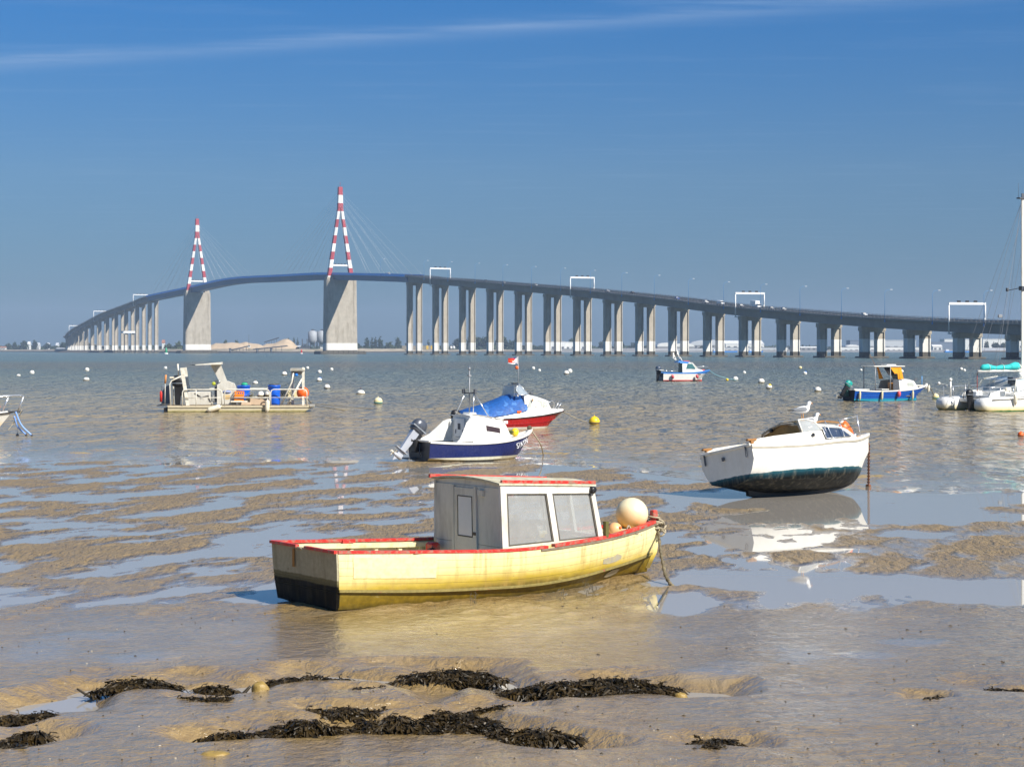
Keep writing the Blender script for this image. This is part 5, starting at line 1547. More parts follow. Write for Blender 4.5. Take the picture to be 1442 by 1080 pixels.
# roof
rr = []
for f_ in np.linspace(-.02, 1.02, 8):
    x = lerp(D_.x, C_.x, f_); hw = lerp(abs(D_.y), abs(C_.y), f_) + .02; zz_ = lerp(D_.z, C_.z, f_)
    top_ = [(x, lerp(hw, -hw, k / 8), zz_ + .006 + .06 * (1 - (2 * k / 8 - 1) ** 2)) for k in range(9)]
    rr.append(top_ + [(p[0], p[1], p[2] + .028) for p in reversed(top_)])
mb = MB().loft(rr, 0, closed=True, smooth=False); n_ = len(rr[0]); mb.f += [tuple(range(n_)), tuple(len(mb.v) - n_ + k for k in range(n_))]; mb.m += [0, 0]; mb.sm += [False, False]
roof = mb.build('roof', paint('weathered roof paint', (0.60, 0.56, 0.42), 0.7, var=0.12, scale=5, dirt=(0.30, 0.24, 0.10), dirt_amt=0.6), yb)
for sg, f0, f1 in ((-1, .05, .985), (1, -.02, .98)):
    mb = MB(); seg = 6
    for k in range(seg + 1):
        f_ = lerp(f0, f1, k / seg); x = lerp(D_.x, C_.x, f_); y = sg * (lerp(abs(D_.y), abs(C_.y), f_) - .02); zz_ = lerp(D_.z, C_.z, f_) + .035
        mb.box((x, y, zz_ + .012), (.13, .04, .035), 0)
    a = Vector((lerp(D_.x, C_.x, f0) - .06, sg * (lerp(abs(D_.y), abs(C_.y), f0) - .02), lerp(D_.z, C_.z, f0) + .065)); b = Vector((lerp(D_.x, C_.x, f1) + .06, sg * (lerp(abs(D_.y), abs(C_.y), f1) - .02), lerp(D_.z, C_.z, f1) + .065))
    mb.loft([[p + Vector((0, .024, .02)), p + Vector((0, -.024, .02)), p + Vector((0, -.024, -.022)), p + Vector((0, .024, -.022))] for p in (a, b)], 0, closed=True, smooth=False)
    mb.f += [tuple(len(mb.v) - 8 + k for k in range(4)), tuple(len(mb.v) - 4 + k for k in range(4))]; mb.m += [0, 0]; mb.sm += [False, False]
    mb.build('handrail', red_trim, roof)
MB().lathe([(.055, -.03), (.055, .03), (.03, .045)], 12, 0, Matrix.Translation(C_ + Vector((-.05, -.04, -.05))) @ Matrix.Rotation(PI / 2, 4, 'X')).build('lamp', black_p, yb)
MB().box(B_ + Vector((.02, -.01, .22)), (.06, .07, .24), 0).build('bracket', paint('mossy bracket', (.12, .11, .03), .9, var=.3), yb)
# bow post
bp = Vector((6.57, 0, .73))
MB().box(bp + Vector((0, 0, .05)), (.10, .10, .40), 0, bevel=.012).build('bow_post', red_trim, yb)
MB().loft([[Vector((a.x + .035, .03, a.z)), Vector((a.x + .035, -.03, a.z)), Vector((a.x - .06, -.035, a.z)), Vector((a.x - .06, .035, a.z))] for a in (rings[-1][0], rings[-1][1], rings[-1][2], rings[-1][3])], 0, closed=True, smooth=False).build('stem', yellow_paint, yb)
# things lying in the bow
def on(root, p): return root.matrix_world_here @ Vector(p)
YM = Matrix.Translation(yb.location) @ Matrix.Rotation(th, 4, 'Z')
def buoy_stain(name, top, low, axis=(0, 0, 1)):
    m, nt, b, out = new_mat(name)
    tc = nt.nodes.new('ShaderNodeTexCoord'); sep = nt.nodes.new('ShaderNodeSeparateXYZ'); nt.links.new(tc.outputs['Object'], sep.inputs[0])
    n = nnoise(nt, tc.outputs['Object'], 3.0, 5, .6)
    f_ = nmath(nt, 'ADD', nmath(nt, 'MULTIPLY', sep.outputs['Z'], 1.7), nmath(nt, 'MULTIPLY', sep.outputs['X'], 0.7))
    f_ = nmath(nt, 'ADD', f_, nmath(nt, 'MULTIPLY', nmath(nt, 'SUBTRACT', n, .5), .5))
    c = nmix(nt, nramp(nt, nmath(nt, 'ADD', f_, .55), [(0.1, 0.0), (0.62, 1.0)]), low, top)
    nt.links.new(c, b.inputs['Base Color']); b.inputs['Roughness'].default_value = .38
    return m
big = empty('buoy', YM @ Vector((6.12, .02, .935)), (0, 0, th)); tag(big, 'big round cream buoy lying on the bow of the yellow boat', 'buoy')
MB().ball((0, 0, 0), .265, 40).build('float', buoy_stain('cream buoy skin', (.80, .70, .46), (.80, .36, .05)), big)
MB().lathe([(.05, .0), (.05, .04), (.02, .05)], 12, 0, Matrix.Translation((.06, .1, -.262)) @ Matrix.Rotation(PI, 4, 'X')).build('eye', orange_p, big)
sm_ = empty('buoy', YM @ Vector((5.53, -.27, .735)), (R(70), R(20), th)); tag(sm_, 'small orange buoy beside the big cream buoy on the yellow boat', 'buoy')
MB().ball((0, 0, 0), .115, 28).build('float', buoy_stain('orange buoy skin', (.82, .48, .22), (.80, .28, .08)), sm_)
MB().lathe([(.022, .10), (.022, .135), (.008, .14)], 10).build('eye', orange_p, sm_)
MB().lathe([(.014, 0.112), (.014, .118)], 8, 0, Matrix.Rotation(R(150), 4, 'Y')).build('plug', rope_dark, sm_)
pts = [YM @ Vector((p[0] + .80, p[1] - .03, p[2] - .13)) for p in ((4.93, -.26, .80), (4.97, -.27, .90), (5.02, -.25, .90), (5.03, -.30, .82), (5.0, -.33, .80), (5.06, -.33, .86), (5.12, -.30, .86), (5.14, -.33, .80), (5.08, -.36, .79), (5.02, -.37, .80))]
rope('rope', pts, .014, rope_m, 'pale rope knotted between the two buoys on the yellow boat bow')
wr = []
for k in range(44):
    a = k * .62; wr.append(YM @ (bp + Vector((.095 * math.cos(a), .095 * math.sin(a), .16 - .0052 * k + .012 * math.sin(a * .5)))))
for q_, (dx, dz, n_) in enumerate(((.10, .0, 1), (.13, -.06, 2), (.08, -.10, 3), (.14, -.16, 4), (.11, -.22, 5))):
    p_ = bp + Vector((dx - .03, -.03 - .02 * q_, .10 + dz)); wr += [YM @ (p_ + Vector((.05 * math.cos(a + n_), .06 * math.sin(a + n_), .05 * math.sin(a * 1.0)))) for a in np.linspace(0, 6, 9)]
rope('rope', wr, .017, rope_m, 'pale rope wound round the red bow post of the yellow boat', steps=3)
gpt = ground(944, 822, .02)
b0 = YM @ Vector((6.52, -.10, .76))
mr = [b0, YM @ Vector((6.60, -.08, .62)), b0.lerp(gpt, .42) + Vector((-.02, 0, -.02)), b0.lerp(gpt, .62) + Vector((-.03, 0, -.02)), b0.lerp(gpt, .80) + Vector((-.03, 0, -.05)), gpt + Vector((0, 0, .0)), gpt + Vector((.06, -.1, -.05))]
mp_ = catmull([tuple(p) for p in mr], 10)
rad = [.020 + .012 * (i / len(mp_)) + .006 * math.sin(i * 1.3) for i in range(len(mp_))]
tag(MB().tube(mp_, rad, 7).build('mooring_rope', paint('mooring rope', (.20, .165, .10), .9, var=.5, scale=9, dirt=(.04, .032, .015), dirt_amt=.9)), 'muddy mooring rope hanging from the yellow boat bow to the mud', 'rope')
tail = [ground(941, 827, .035), ground(936, 836, .04), ground(930, 846, .045), ground(926, 852, .05)]
rope('rope', tail, .012, rope_dark, 'thin dark rope end lying on the mud by the yellow boat bow')
# weed hanging at the waterline
for u, v, wl_ in ((668, 848, 'dark weed tuft on the yellow boat waterline below the wheelhouse corner'), (826, 832, 'dark weed tuft on the yellow boat waterline below the forward cabin window'), (833, 836, 'longer dark weed tuft just right of the one below the forward window'), (790, 843, 'dark weed tuft on the yellow boat waterline below the middle of the cabin side')):
    p = ground(u, v, .06); mb = MB(); rr_ = random.Random(u)
    for k in range(18):
        q = p + Vector((rr_.gauss(0, .035), -.03, rr_.uniform(0, .16))); d = Vector((rr_.gauss(0, .03), -.02, -rr_.uniform(.03, .09)))
        w_ = Vector((rr_.uniform(.006, .014), 0, .004)); mb.add([q, q + w_, q + w_ * .5 + d], [(0, 1, 2)])
    tag(mb.build('seaweed_tuft', rope_dark, fix=False), wl_, 'seaweed', 'weed tufts on the yellow boat')
# ------------------------------------------------------------------ helpers for the other boats
def frame_of(root):
    return Matrix.Translation(root.location) @ root.rotation_euler.to_matrix().to_4x4()

def curve_panel(root, name, m_, outline, y, th_):
    """a vertical fore-and-aft panel: outline of (x, z), at offset y, thickness th_"""
    return MB().slab([(x, y, z) for x, z in outline], (0, 1, 0), th_, 0).build(name, m_, root)

def text_obj(name, body, size, m_, parent, loc, rot, extrude=0.004, shear=0.0, align='CENTER'):
    cu = bpy.data.curves.new(name, 'FONT'); cu.body = body; cu.size = size; cu.extrude = extrude; cu.shear = shear
    cu.align_x = align; cu.align_y = 'CENTER'
    cu.materials.append(m_)
    o = bpy.data.objects.new(name, cu); COL.objects.link(o); o.parent = parent
    o.location = loc; o.rotation_euler = rot
    dg = bpy.context.evaluated_depsgraph_get(); me = bpy.data.meshes.new_from_object(o.evaluated_get(dg)); bpy.data.objects.remove(o)
    o = bpy.data.objects.new(name, me); COL.objects.link(o); o.parent = parent; o.location = loc; o.rotation_euler = rot
    return o

# ------------------------------------------------------------------ 2. white cabin boat heeled over on the mud
# heading: bow to the right and away; lies over on its far side
wb_o = ground(1105, 697, 0.0)
WBT = R(37)
wb = boat_root('cabin_boat', (0, 0, 0), WBT, 'white cabin sailing boat with blue green bottom leaning over on the mud at the right')
white_hull = zpaint('white hull paint', [(.41, (.004, .006, .006), .06), (.48, (.010, .050, .07), .04), (.515, (.020, .11, .145), .010), (2.0, (.80, .78, .72))], .45, .07, 2.0, .06, bump=.0, hscale=(.5, 1, 1), spec=.15, runs=((.62, .55, .40), (7, 7, .6), .15))
cream_gel = paint('cream white gelcoat', (0.82, 0.80, 0.74), 0.3, var=0.05, scale=2, dirt=(0.55, 0.44, 0.26), dirt_amt=0.5, streak=True)
grey_line = paint('grey rubbing band', (0.42, 0.38, 0.30), 0.6, var=0.2, scale=5)
tint_glass = paint('smoked cabin window', (0.045, 0.065, 0.11), 0.06, var=0.15)
ply = paint('ply bulkhead', (0.40, 0.24, 0.07), 0.6, var=0.25, scale=6, dirt=(.14, .10, .03), dirt_amt=.6)
st = []
L = 4.75
# (x, half beam, sheer z) / topside bulge / turn of the bilge / keel
for x, b, s_, ty, tz, cy0, cz0, kz in ((0, .90, 1.16, .92, .85, .66, .42, .30), (.9, .98, 1.12, 1.02, .80, .84, .32, .10), (1.9, 1.00, 1.11, 1.03, .80, .88, .28, .02), (2.9, .93, 1.15, .93, .82, .74, .30, .02), (3.8, .68, 1.18, .65, .83, .46, .36, .05), (4.45, .36, 1.26, .31, .86, .19, .44, .14), (5.02, .02, 1.35, .012, .90, .01, .55, .34)):
    fx = 0 if x < 4 else (x - 4) * .30
    st.append([(x + (0.0), b, s_), (x - fx * .3, ty, tz), (x - fx * .9, lerp(ty, cy0, .45), lerp(tz, cz0, .55)), (x - fx * 1.3, cy0, cz0), (x - fx * 1.6, cy0 * .45, lerp(cz0, kz, .75)), (x - fx * 1.9, 0.0, kz)])
wr_ = simple_hull(wb, st, [0] * 5, [white_hull], 6)
# shallow keel along the bottom
MB().loft([[(x, .05, z0), (x, -.05, z0), (x, -.045, z1), (x, .045, z1)] for x, z0, z1 in ((.5, .20, .05), (1.2, .10, -.10), (2.6, .05, -.12), (3.6, .09, -.02), (4.1, .16, .10))], 0, closed=True, smooth=False).build('keel', stone_dark, wb)
rail_strip(wb, wr_, grey_line, .03, .035, -.035, 'rubbing_band', (0, -1), 0, None, .022)
rail_strip(wb, wr_, cream_gel, .10, .06, .03, 'gunwale', (0, -1), 0, None, .030)
MB().box((-.01, 0, 1.185), (.06, 1.76, .07), 0, bevel=.02).build('stern_rail', cream_gel, wb)
deck_from(wb, wr_, .01, 22, len(wr_), cream_gel, 'foredeck', .03)
# cockpit coamings, cabin
def loft_sec(root, name, secs, m_, closed=False, smooth=True, mi=0, ang=30):
    o = MB().loft(secs, mi, closed=closed, smooth=smooth).build(name, m_, root)
    return smooth_by_angle(o, ang) if smooth else o
for sg in (1, -1):
    secs = []
    for x, yo, zo, yi, zi in ((.05, .86, 1.17, .76, 1.25), (.35, .90, 1.15, .78, 1.33), (.9, .95, 1.12, .80, 1.37), (1.6, .96, 1.11, .80, 1.40), (1.98, .97, 1.11, .80, 1.42)):
        secs.append([(x, sg * yo, zo), (x, sg * yi, zi), (x, sg * (yi - .07), zi - .01), (x, sg * (yi - .09), zi - .5)])
    loft_sec(wb, 'cockpit_coaming', secs, cream_gel, ang=50)
cab = []
for x, hb, zb, ht, zt in ((1.98, .86, 1.12, .72, 1.50), (2.2, .85, 1.12, .70, 1.57), (2.8, .77, 1.14, .62, 1.60), (3.4, .64, 1.16, .52, 1.57), (3.85, .52, 1.20, .40, 1.49), (4.22, .38, 1.24, .26, 1.29)):
    cab.append([(x, hb, zb), (x, ht, zt - .02), (x, ht - .10, zt + .03), (x, 0, zt + .09), (x, -ht + .10, zt + .03), (x, -ht, zt - .02), (x, -hb, zb)])
cm = MB().loft(cab, 0); cm.f.append(tuple(len(cm.v) - 7 + k for k in range(7))); cm.m.append(0); cm.sm.append(False)
smooth_by_angle(cm.build('cabin', cream_gel, wb), 40)
# open hatch: hood with ply bulkhead behind, screen to starboard
MB().slab([(1.97, .70, 1.14), (1.97, -.66, 1.14), (1.97, -.62, 1.60), (1.97, 0, 1.70), (1.97, .64, 1.55)], (-1, 0, 0), .03).build('bulkhead', ply, wb)
MB().box((1.30, .30, 1.22), (1.2, .9, .05)).build('bench', ply, wb)
MB().tube([(1.94, .72, 1.40), (1.93, .64, 1.58), (1.93, .3, 1.68), (1.93, 0, 1.72), (1.93, -.4, 1.69), (1.93, -.63, 1.62), (1.93, -.72, 1.38)], .03, 6).build('hood_frame', grey_line, wb)
MB().loft([[(1.90, -.76, 1.40), (1.94, -.64, 1.72)], [(2.10, -.76, 1.44), (2.22, -.62, 1.72)], [(2.62, -.72, 1.46), (2.5, -.60, 1.68)]], 0, smooth=False).build('hood_side', glass_mat('scratched screen', (.42, .44, .45), .72, .2), wb)
MB().tube([(1.90, -.765, 1.40), (1.93, -.645, 1.74), (2.22, -.62, 1.75), (2.52, -.595, 1.69), (2.64, -.72, 1.46)], .022, 6).build('hood_side_frame', cream_gel, wb)
MB().loft([[(1.93, .60, 1.63), (1.93, 0, 1.76), (1.93, -.62, 1.73)], [(2.5, .56, 1.61), (2.5, 0, 1.72), (2.5, -.58, 1.68)]], 0).build('hood_top', cream_gel, wb)
MB().lathe([(.05, -.01), (.05, .03)], 10, 0, Matrix.Translation((1.90, .30, 1.62)) @ Matrix.Rotation(PI / 2, 4, 'Y')).build('compass', black_p, wb)
for sg in (-1, 1):
    def side(x, f_):
        hb = interp(x, [c[0][0] for c in cab], [c[0][1] for c in cab]); zb = interp(x, [c[0][0] for c in cab], [c[0][2] for c in cab])
        ht = interp(x, [c[0][0] for c in cab], [c[1][1] for c in cab]); zt = interp(x, [c[0][0] for c in cab], [c[1][2] for c in cab])
        return Vector((x, sg * (lerp(hb, ht, f_) + .040), lerp(zb, zt, f_)))
    w_ = MB().slab([side(2.66, .20), side(3.80, .28), side(3.46, .84), side(2.66, .90)] if sg < 0 else [side(2.66, .90), side(3.46, .84), side(3.80, .28), side(2.66, .20)], (0, sg, .2), .012).build('window', tint_glass, wb)
    g = MB(); q = [side(2.66, .20), side(3.80, .28), side(3.46, .84), side(2.66, .90)]
    g.tube(q + [q[0]], .014, 5); g.build('frame', alu, w_)
    MB().tube([side(2.88, .0) + Vector((0, sg * .04, -.02)), side(2.86, .9) + Vector((0, sg * .03, 0)), side(2.84, 1.0) + Vector((0, 0, .10))], .014, 5).build('stanchion', steel_rail, wb)
    MB().tube([side(3.40, 0) + Vector((0, sg * .05, 0)), side(3.36, .9) + Vector((0, sg * .05, .2))], .014, 5).build('stanchion', steel_rail, wb)
    MB().box(side(2.2, .5) + Vector((0, sg * .01, 0)), (.08, .03, .08), 0, bevel=.02).build('vent', black_p, wb)
for y in (.30, -.34):
    MB().tube([(2.55, y * 1.35, 1.66), (3.0, y * 1.3, 1.70), (3.5, y * 1.15, 1.66), (3.8, y * 1.1, 1.60)], .022, 6).build('grab_rail', wood_brown, wb)
for x, y in ((.12, .78), (.12, -.80)):
    MB().box((x, y, 1.31), (.30, .09, .05), 0, bevel=.02).box((x, y, 1.26), (.09, .07, .1)).build('cleat', wood_brown, wb)
for y in (-.72, .74):
    MB().box((-.035, y, 1.04), (.03, .03, .26)).build('chain_plate', dark_steel, wb)
MB().box((-.03, .10, .98), (.03, .09, .09), 0, bevel=.01).build('drain', dark_steel, wb)
MB().tube([(4.72, 0, 1.30), (4.72, 0, 1.86)], .020, 6).tube([(4.72, 0, 1.83), (4.1, .0, 1.76)], .010, 5).build('bow_staff', steel_rail, wb)
MB().box((4.4, 0, 1.29), (.5, .35, .03)).build('bow_deck_pad', wood_brown, wb)
wb.rotation_mode = 'XYZ'
def seat(root, anchor_local, anchor_world, heel, trim, theta):
    sc = root.scale.x; anchor_local = tuple(sc * q for q in anchor_local)
    Rm = Matrix.Rotation(theta, 4, 'Z') @ Matrix.Rotation(trim, 4, 'Y') @ Matrix.Rotation(heel, 4, 'X')
    root.rotation_euler = Rm.to_euler('XYZ')
    root.location = Vector(anchor_world) - (Rm @ Vector(anchor_local))
WB_HEEL = R(11)
wb.scale = (1.035,) * 3
seat(wb, (1.2, 0, -.06), (ground(1083, 699, 0).x, ground(1083, 699, 0).y, -.05), -WB_HEEL, R(-1.0), WBT)
WM = frame_of(wb) @ Matrix.Diagonal((1.035, 1.035, 1.035, 1))
# orange bucket-like buoy lashed on the foredeck and the gulls
ob = empty('float', WM @ Vector((4.16, -.02, 1.46)), (R(-24), R(-30), WBT)); tag(ob, 'orange float lashed on the foredeck of the leaning white boat', 'float')
MB().lathe([(.05, -.27), (.12, -.26), (.185, -.10), (.205, .12), (.19, .20), (.12, .235), (.02, .24)], 18).build('body', orange_p, ob)
MB().lathe([(.155, .228), (.12, .262), (.02, .266)], 16).build('cap', buoy_white, ob)
mb = MB().tube([(.212 * math.cos(a), .212 * math.sin(a), .02 + .03 * math.sin(3 * a)) for a in np.linspace(0, 2 * PI, 25)], .012, 5); mb.build('lashing', rope_dark, ob)
o2 = MB().ball(WM @ Vector((3.72, .12, 1.54)), .09, 14, 0, (1.5, 1, .8)).build('float', orange_p); tag(o2, 'small orange float behind the grab rail of the leaning white boat', 'float')
o3 = MB().ball(WM @ Vector((4.42, -.10, 1.33)), .06, 12).ball(WM @ Vector((4.35, -.14, 1.32)), .05, 12).tube([WM @ Vector((4.27, -.15, 1.30)), WM @ Vector((4.39, -.16, 1.32)), WM @ Vector((4.49, -.1, 1.30))], .02, 5).build('shackle', alu); tag(o3, 'silver shackle and rope beside the bow staff of the leaning white boat', 'shackle')

gull_white = paint('gull white feathers', (0.84, 0.84, 0.83), 0.7, var=0.03, scale=12)
gull_grey = paint('gull grey wing', (0.20, 0.215, 0.24), 0.7, var=0.08, scale=14)
gull_black = paint('gull black tips', (0.02, 0.02, 0.022), 0.6)
gull_bill = paint('gull bill', (0.70, 0.30, 0.05), 0.5)
def gull(loc, rz, label, s=1.0, sit=False):
    root = empty('gull', loc, (0, 0, rz)); root.scale = (s,) * 3
    tag(root, label, 'gull', 'gulls on the leaning white boat')
    zb = .0 if sit else .085
    # body, neck and head as one continuous surface along a bent spine
    spine = [(-.215, .105, .012, .010), (-.18, .110, .024, .018), (-.12, .120, .050, .042), (-.04, .130, .070, .066), (.04, .135, .074, .074), (.10, .148, .064, .066), (.135, .180, .044, .046), (.150, .212, .034, .035), (.158, .240, .036, .037), (.172, .262, .038, .037), (.195, .266, .030, .030), (.212, .262, .014, .015)]
    sp = catmull(spine, 4); secs = []
    for i, (x, z, w, h) in enumerate(sp):
        a, b = sp[max(0, i - 1)], sp[min(len(sp) - 1, i + 1)]
        t = Vector((b[0] - a[0], 0, b[1] - a[1])).normalized(); n = Vector((-t.z, 0, t.x))
        secs.append([Vector((x, 0, z + zb)) + n * (h * math.sin(q)) + Vector((0, w * math.cos(q), 0)) for q in np.linspace(0, 2 * PI, 15)[:-1]])
    body = MB().loft(secs, 0, closed=True); body.f += [tuple(range(14)), tuple(len(body.v) - 14 + k for k in range(14))]; body.m += [0, 0]; body.sm += [True, True]
    body.build('body', gull_white, root)
    for sg in (-1, 1):
        secs = []
        for x, z0, z1, y in ((.09, .150, .165, .060), (.06, .115, .190, .076), (-.02, .110, .195, .079), (-.10, .112, .182, .066), (-.18, .120, .160, .042), (-.25, .122, .140, .022), (-.30, .124, .130, .010)):
            secs.append([(x, sg * (y - .010), z1 + zb), (x, sg * (y + .006), (z0 + z1) / 2 + zb), (x, sg * (y - .004), z0 + zb)])
        MB().loft(secs, 0).add([], []).build('wing', gull_grey, root)
        secs = [[(x, sg * (y + .003), z + .012 + zb), (x, sg * (y + .010), z + zb), (x, sg * (y + .003), z - .010 + zb)] for x, z, y in ((-.20, .135, .034), (-.26, .130, .020), (-.315, .126, .008))]
        MB().loft(secs, 0).build('wing_tip', gull_black, root)
        MB().ball((.184, sg * .031, .270 + zb), .006, 8).build('eye', gull_black, root)
        if not sit:
            MB().tube([(.015, sg * .03, .09 + zb), (.02, sg * .03, .04), (.012, sg * .03, .008)], .0055, 5).tube([(-.01, sg * .03, .006), (.05, sg * .03, .006)], .006, 4).tube([(.01, sg * .03, .006), (.045, sg * .052, .006)], .005, 4).build('leg', gull_bill, root)
    MB().tube([(.205, 0, .262 + zb), (.235, 0, .256 + zb), (.252, 0, .245 + zb)], [.011, .008, .003], 6).build('bill', gull_bill, root)
    return root
gull(WM @ Vector((2.25, -.45, 1.725)), R(25), 'grey winged gull standing on the hatch of the leaning white boat', 1.32)
gull(WM @ Vector((3.05, .10, 1.62)), R(15), 'white gull sitting behind the cabin roof rail of the leaning white boat', 1.30, True)
# rusty chain from the bow
c0 = WM @ Vector((4.98, -.02, 1.12)); c1 = ground(1223, 684, 0.0)
def chain_obj(a, b, n, r, m_, label, sag=.03):
    mb = MB()
    for k in range(n):
        f_ = (k + .5) / n; p = Vector(a).lerp(Vector(b), f_) + Vector((0, 0, -sag * math.sin(PI * f_)))
        d = (Vector(b) - Vector(a)).normalized(); h = (Vector(b) - Vector(a)).length / n * .68
        s_ = Vector((1, 0, 0)) if k % 2 else Vector((0, 1, 0)); s_ = (s_ - d * s_.dot(d)).normalized()
        mb.tube([p + d * (h * math.cos(q)) + s_ * (h * .62 * math.sin(q)) for q in np.linspace(0, 2 * PI, 9)], r, 4, 0, cap=False)
    return tag(mb.build('mooring_chain', m_, fix=False), label, 'chain')
chain_obj(c0, c1, 26, .013, rust, 'rusty mooring chain hanging from the bow of the leaning white boat')
mb = MB(); rr_ = random.Random(3)
for k in range(14): mb.ball(c1 + Vector((rr_.gauss(0, .03), rr_.gauss(0, .06), .01)), rr_.uniform(.015, .035), 6)
tag(mb.build('chain_heap', rust), 'small heap of rusty chain at the water under the white boat bow', 'chain')

# ------------------------------------------------------------------ 3. navy and white motor boat
NT = R(30)
nb_ = boat_root('motor_boat', (-3.06, 62.95), NT, 'navy blue and white motor boat with raised grey outboard behind the yellow boat', z=-.02)
navy = zpaint('navy topsides', [(.05, (.03, .028, .018), .03), (.165, (.62, .60, .46), .010), (2.0, (.008, .018, .115))], .25, .0, 3, .12, spots=(6, (.30, .32, .42), .74))
navy_shaded = zpaint('shaded transom', [(2.0, (.006, .008, .020))], .35, .0, 3, .3, spots=(8, (.10, .10, .10), .75))  # navy again, with the shade on the stern put into the colour
st = []
for x, b, s_, cyy, czz, wz in ((0, .80, .70, .72, .17, .16), (.9, .84, .64, .76, .10, .12), (1.9, .86, .62, .76, .07, .10), (2.8, .78, .66, .62, .09, .12), (3.5, .56, .75, .36, .15, .20), (4.0, .28, .86, .14, .24, .30), (4.30, .02, .985, .012, .38, .44)):
    fx = 0 if x < 3.4 else (x - 3.4) * .55
    st.append([(x, b, s_), (x - fx * .35, lerp(b, cyy, .45), lerp(s_, czz, .5)), (x - fx * .75, cyy, czz), (x - fx, cyy * .7, czz - .12), (x - fx, 0, czz - .16)])
nr = simple_hull(nb_, st, [0, 0, 0, 0], [navy], 6, tm=[navy_shaded])
rail_strip(nb_, nr, white, .12, .07, .035, 'gunwale', (0, -1), 0, None, .030)
MB().box((0.0, 0, .72), (.09, 1.56, .07), 0, bevel=.02).build('stern_rail', white, nb_)
deck_from(nb_, nr, .02, 18, len(nr) - 1, white, 'foredeck', .05)
MB().box((.9, 0, .16), (1.7, 1.3, .04)).build('cockpit_floor', white, nb_)
for sg in (1, -1):
    # coaming that sweeps up to the cuddy
    out_ = [(.10, .70), (.45, .76), (.75, .90), (1.02, 1.12), (1.25, 1.32), (1.42, 1.38), (1.66, 1.40), (1.66, .68), (.9, .66)]
    if sg < 0: out_ = [(1.02, .68), (1.12, .76), (1.24, .98), (1.40, 1.30), (1.55, 1.44), (1.68, 1.46), (1.68, .68)]
    MB().slab([(x, sg * (.76 - .10 * max(0, z - .7)), z) for x, z in out_], (0, sg, 0), .05).build('coaming', white, nb_)
secs = []
for x, hb, zb, ht, zt in ((1.60, .80, .66, .62, 1.48), (1.9, .80, .66, .62, 1.475), (2.5, .74, .68, .56, 1.36), (2.95, .64, .70, .46, 1.27), (3.03, .60, .71, .43, 1.22), (3.24, .50, .74, .36, .80)):
    secs.append([(x, hb, zb), (x, ht, zt), (x, ht - .08, zt + .05), (x, 0, zt + .09), (x, -ht + .08, zt + .05), (x, -ht, zt), (x, -hb, zb)])
cm = MB().loft(secs, 0); cm.f += [tuple(range(7))]; cm.m += [0]; cm.sm += [False]
smooth_by_angle(cm.build('cuddy', white, nb_), 35)
panel_white = paint('bluish white panel', (0.70, 0.72, 0.73), 0.35, var=0.04, scale=3)
dr = MB().box((1.575, .10, 1.12), (.04, .70, .62), 0, bevel=.02).build('door', panel_white, nb_)
MB().box((1.555, .10, .75), (.03, .62, .06), 0, bevel=.01).build('step', white, dr)
for k in range(4): MB().box((1.548, .17 - .045 * k, 1.15), (.012, .030, .20)).build('louver', dark_steel, dr)
for y in (.32, -.16): MB().tube([(1.55, y, .92), (1.53, y, .99), (1.55, y, 1.05)], .012, 5).build('handle', dark_steel, dr)
MB().box((1.56, .10, .50), (.04, .78, .38), 0, bevel=.02).build('locker_panel', panel_white, nb_)
MB().box((1.57, -.50, 1.10), (.04, .20, .70), 0, bevel=.02).build('instrument_panel', panel_white, nb_)
MB().lathe([(.05, 0), (.05, .03)], 10, 0, Matrix.Translation((1.54, -.50, 1.30)) @ Matrix.Rotation(-PI / 2, 4, 'Y')).build('instrument', black_p, nb_)
MB().box((1.50, .60, 1.24), (.06, .08, .16), 0, bevel=.02).build('holder', white, nb_)
for sg in (-1, 1):
    hb = lambda x: interp(x, [1.6, 1.9, 2.5, 2.95], [.80, .80, .74, .64]); ht = lambda x: interp(x, [1.6, 1.9, 2.5, 2.95], [.62, .62, .56, .46]); zt = lambda x: interp(x, [1.6, 1.9, 2.5, 2.95], [1.48, 1.475, 1.36, 1.27])
    def sp_(x, f_): return Vector((x, sg * (lerp(hb(x), ht(x), f_) + .022), lerp(.67, zt(x), f_)))
    q = [sp_(2.16, .46), sp_(2.72, .40), sp_(2.72, .66), sp_(2.16, .70)]
    MB().slab(q if sg < 0 else q[::-1], (0, sg, .2), .012).build('window', paint('brown tinted window', (.055, .035, .035), .12, var=.2), nb_)
    MB().tube([(1.7, sg * .55, 1.57), (2.3, sg * .52, 1.48), (2.95, sg * .42, 1.36)], .018, 5).build('grab_rail', grey_line, nb_)
MB().box((2.96, -.10, 1.36), (.22, .3, .10), 0, bevel=.03).box((3.02, -.45, 1.28), (.16, .05, .10)).build('roof_fitting', white, nb_)
# lamp mast with struts
mast = MB().tube([(2.0, .20, 1.52), (2.0, .20, 3.02)], .022, 7).box((2.0, .20, 2.84), (.10, .10, .06), 0).tube([(2.0, .20, 3.02), (2.0, .20, 3.12)], .035, 8).build('mast', galv, nb_)
MB().tube([(1.93, .42, 2.26), (2.07, -.02, 2.26)], .022, 6).build('crossbar', dark_steel, mast)
for p in ((1.92, .46, 2.32), (2.08, -.06, 2.32)): MB().box(p, (.10, .10, .16), 0, bevel=.02).build('lamp', dark_steel, mast)
for a, b in (((1.95, .40, 2.26), (1.66, .55, 1.52)), ((2.06, .0, 2.26), (2.02, -.02, 1.50)), ((2.06, -.02, 2.26), (2.42, -.40, 1.46))): MB().tube([a, b], .016, 5).build('strut', steel_rail, mast)
MB().box((1.98, .15, 1.56), (.26, .50, .10), 0, bevel=.02).build('mast_foot', white, nb_)
silver = paint('silver grey engine cowl', (0.10, 0.11, 0.135), 0.3, metal=0.3, var=0.1)
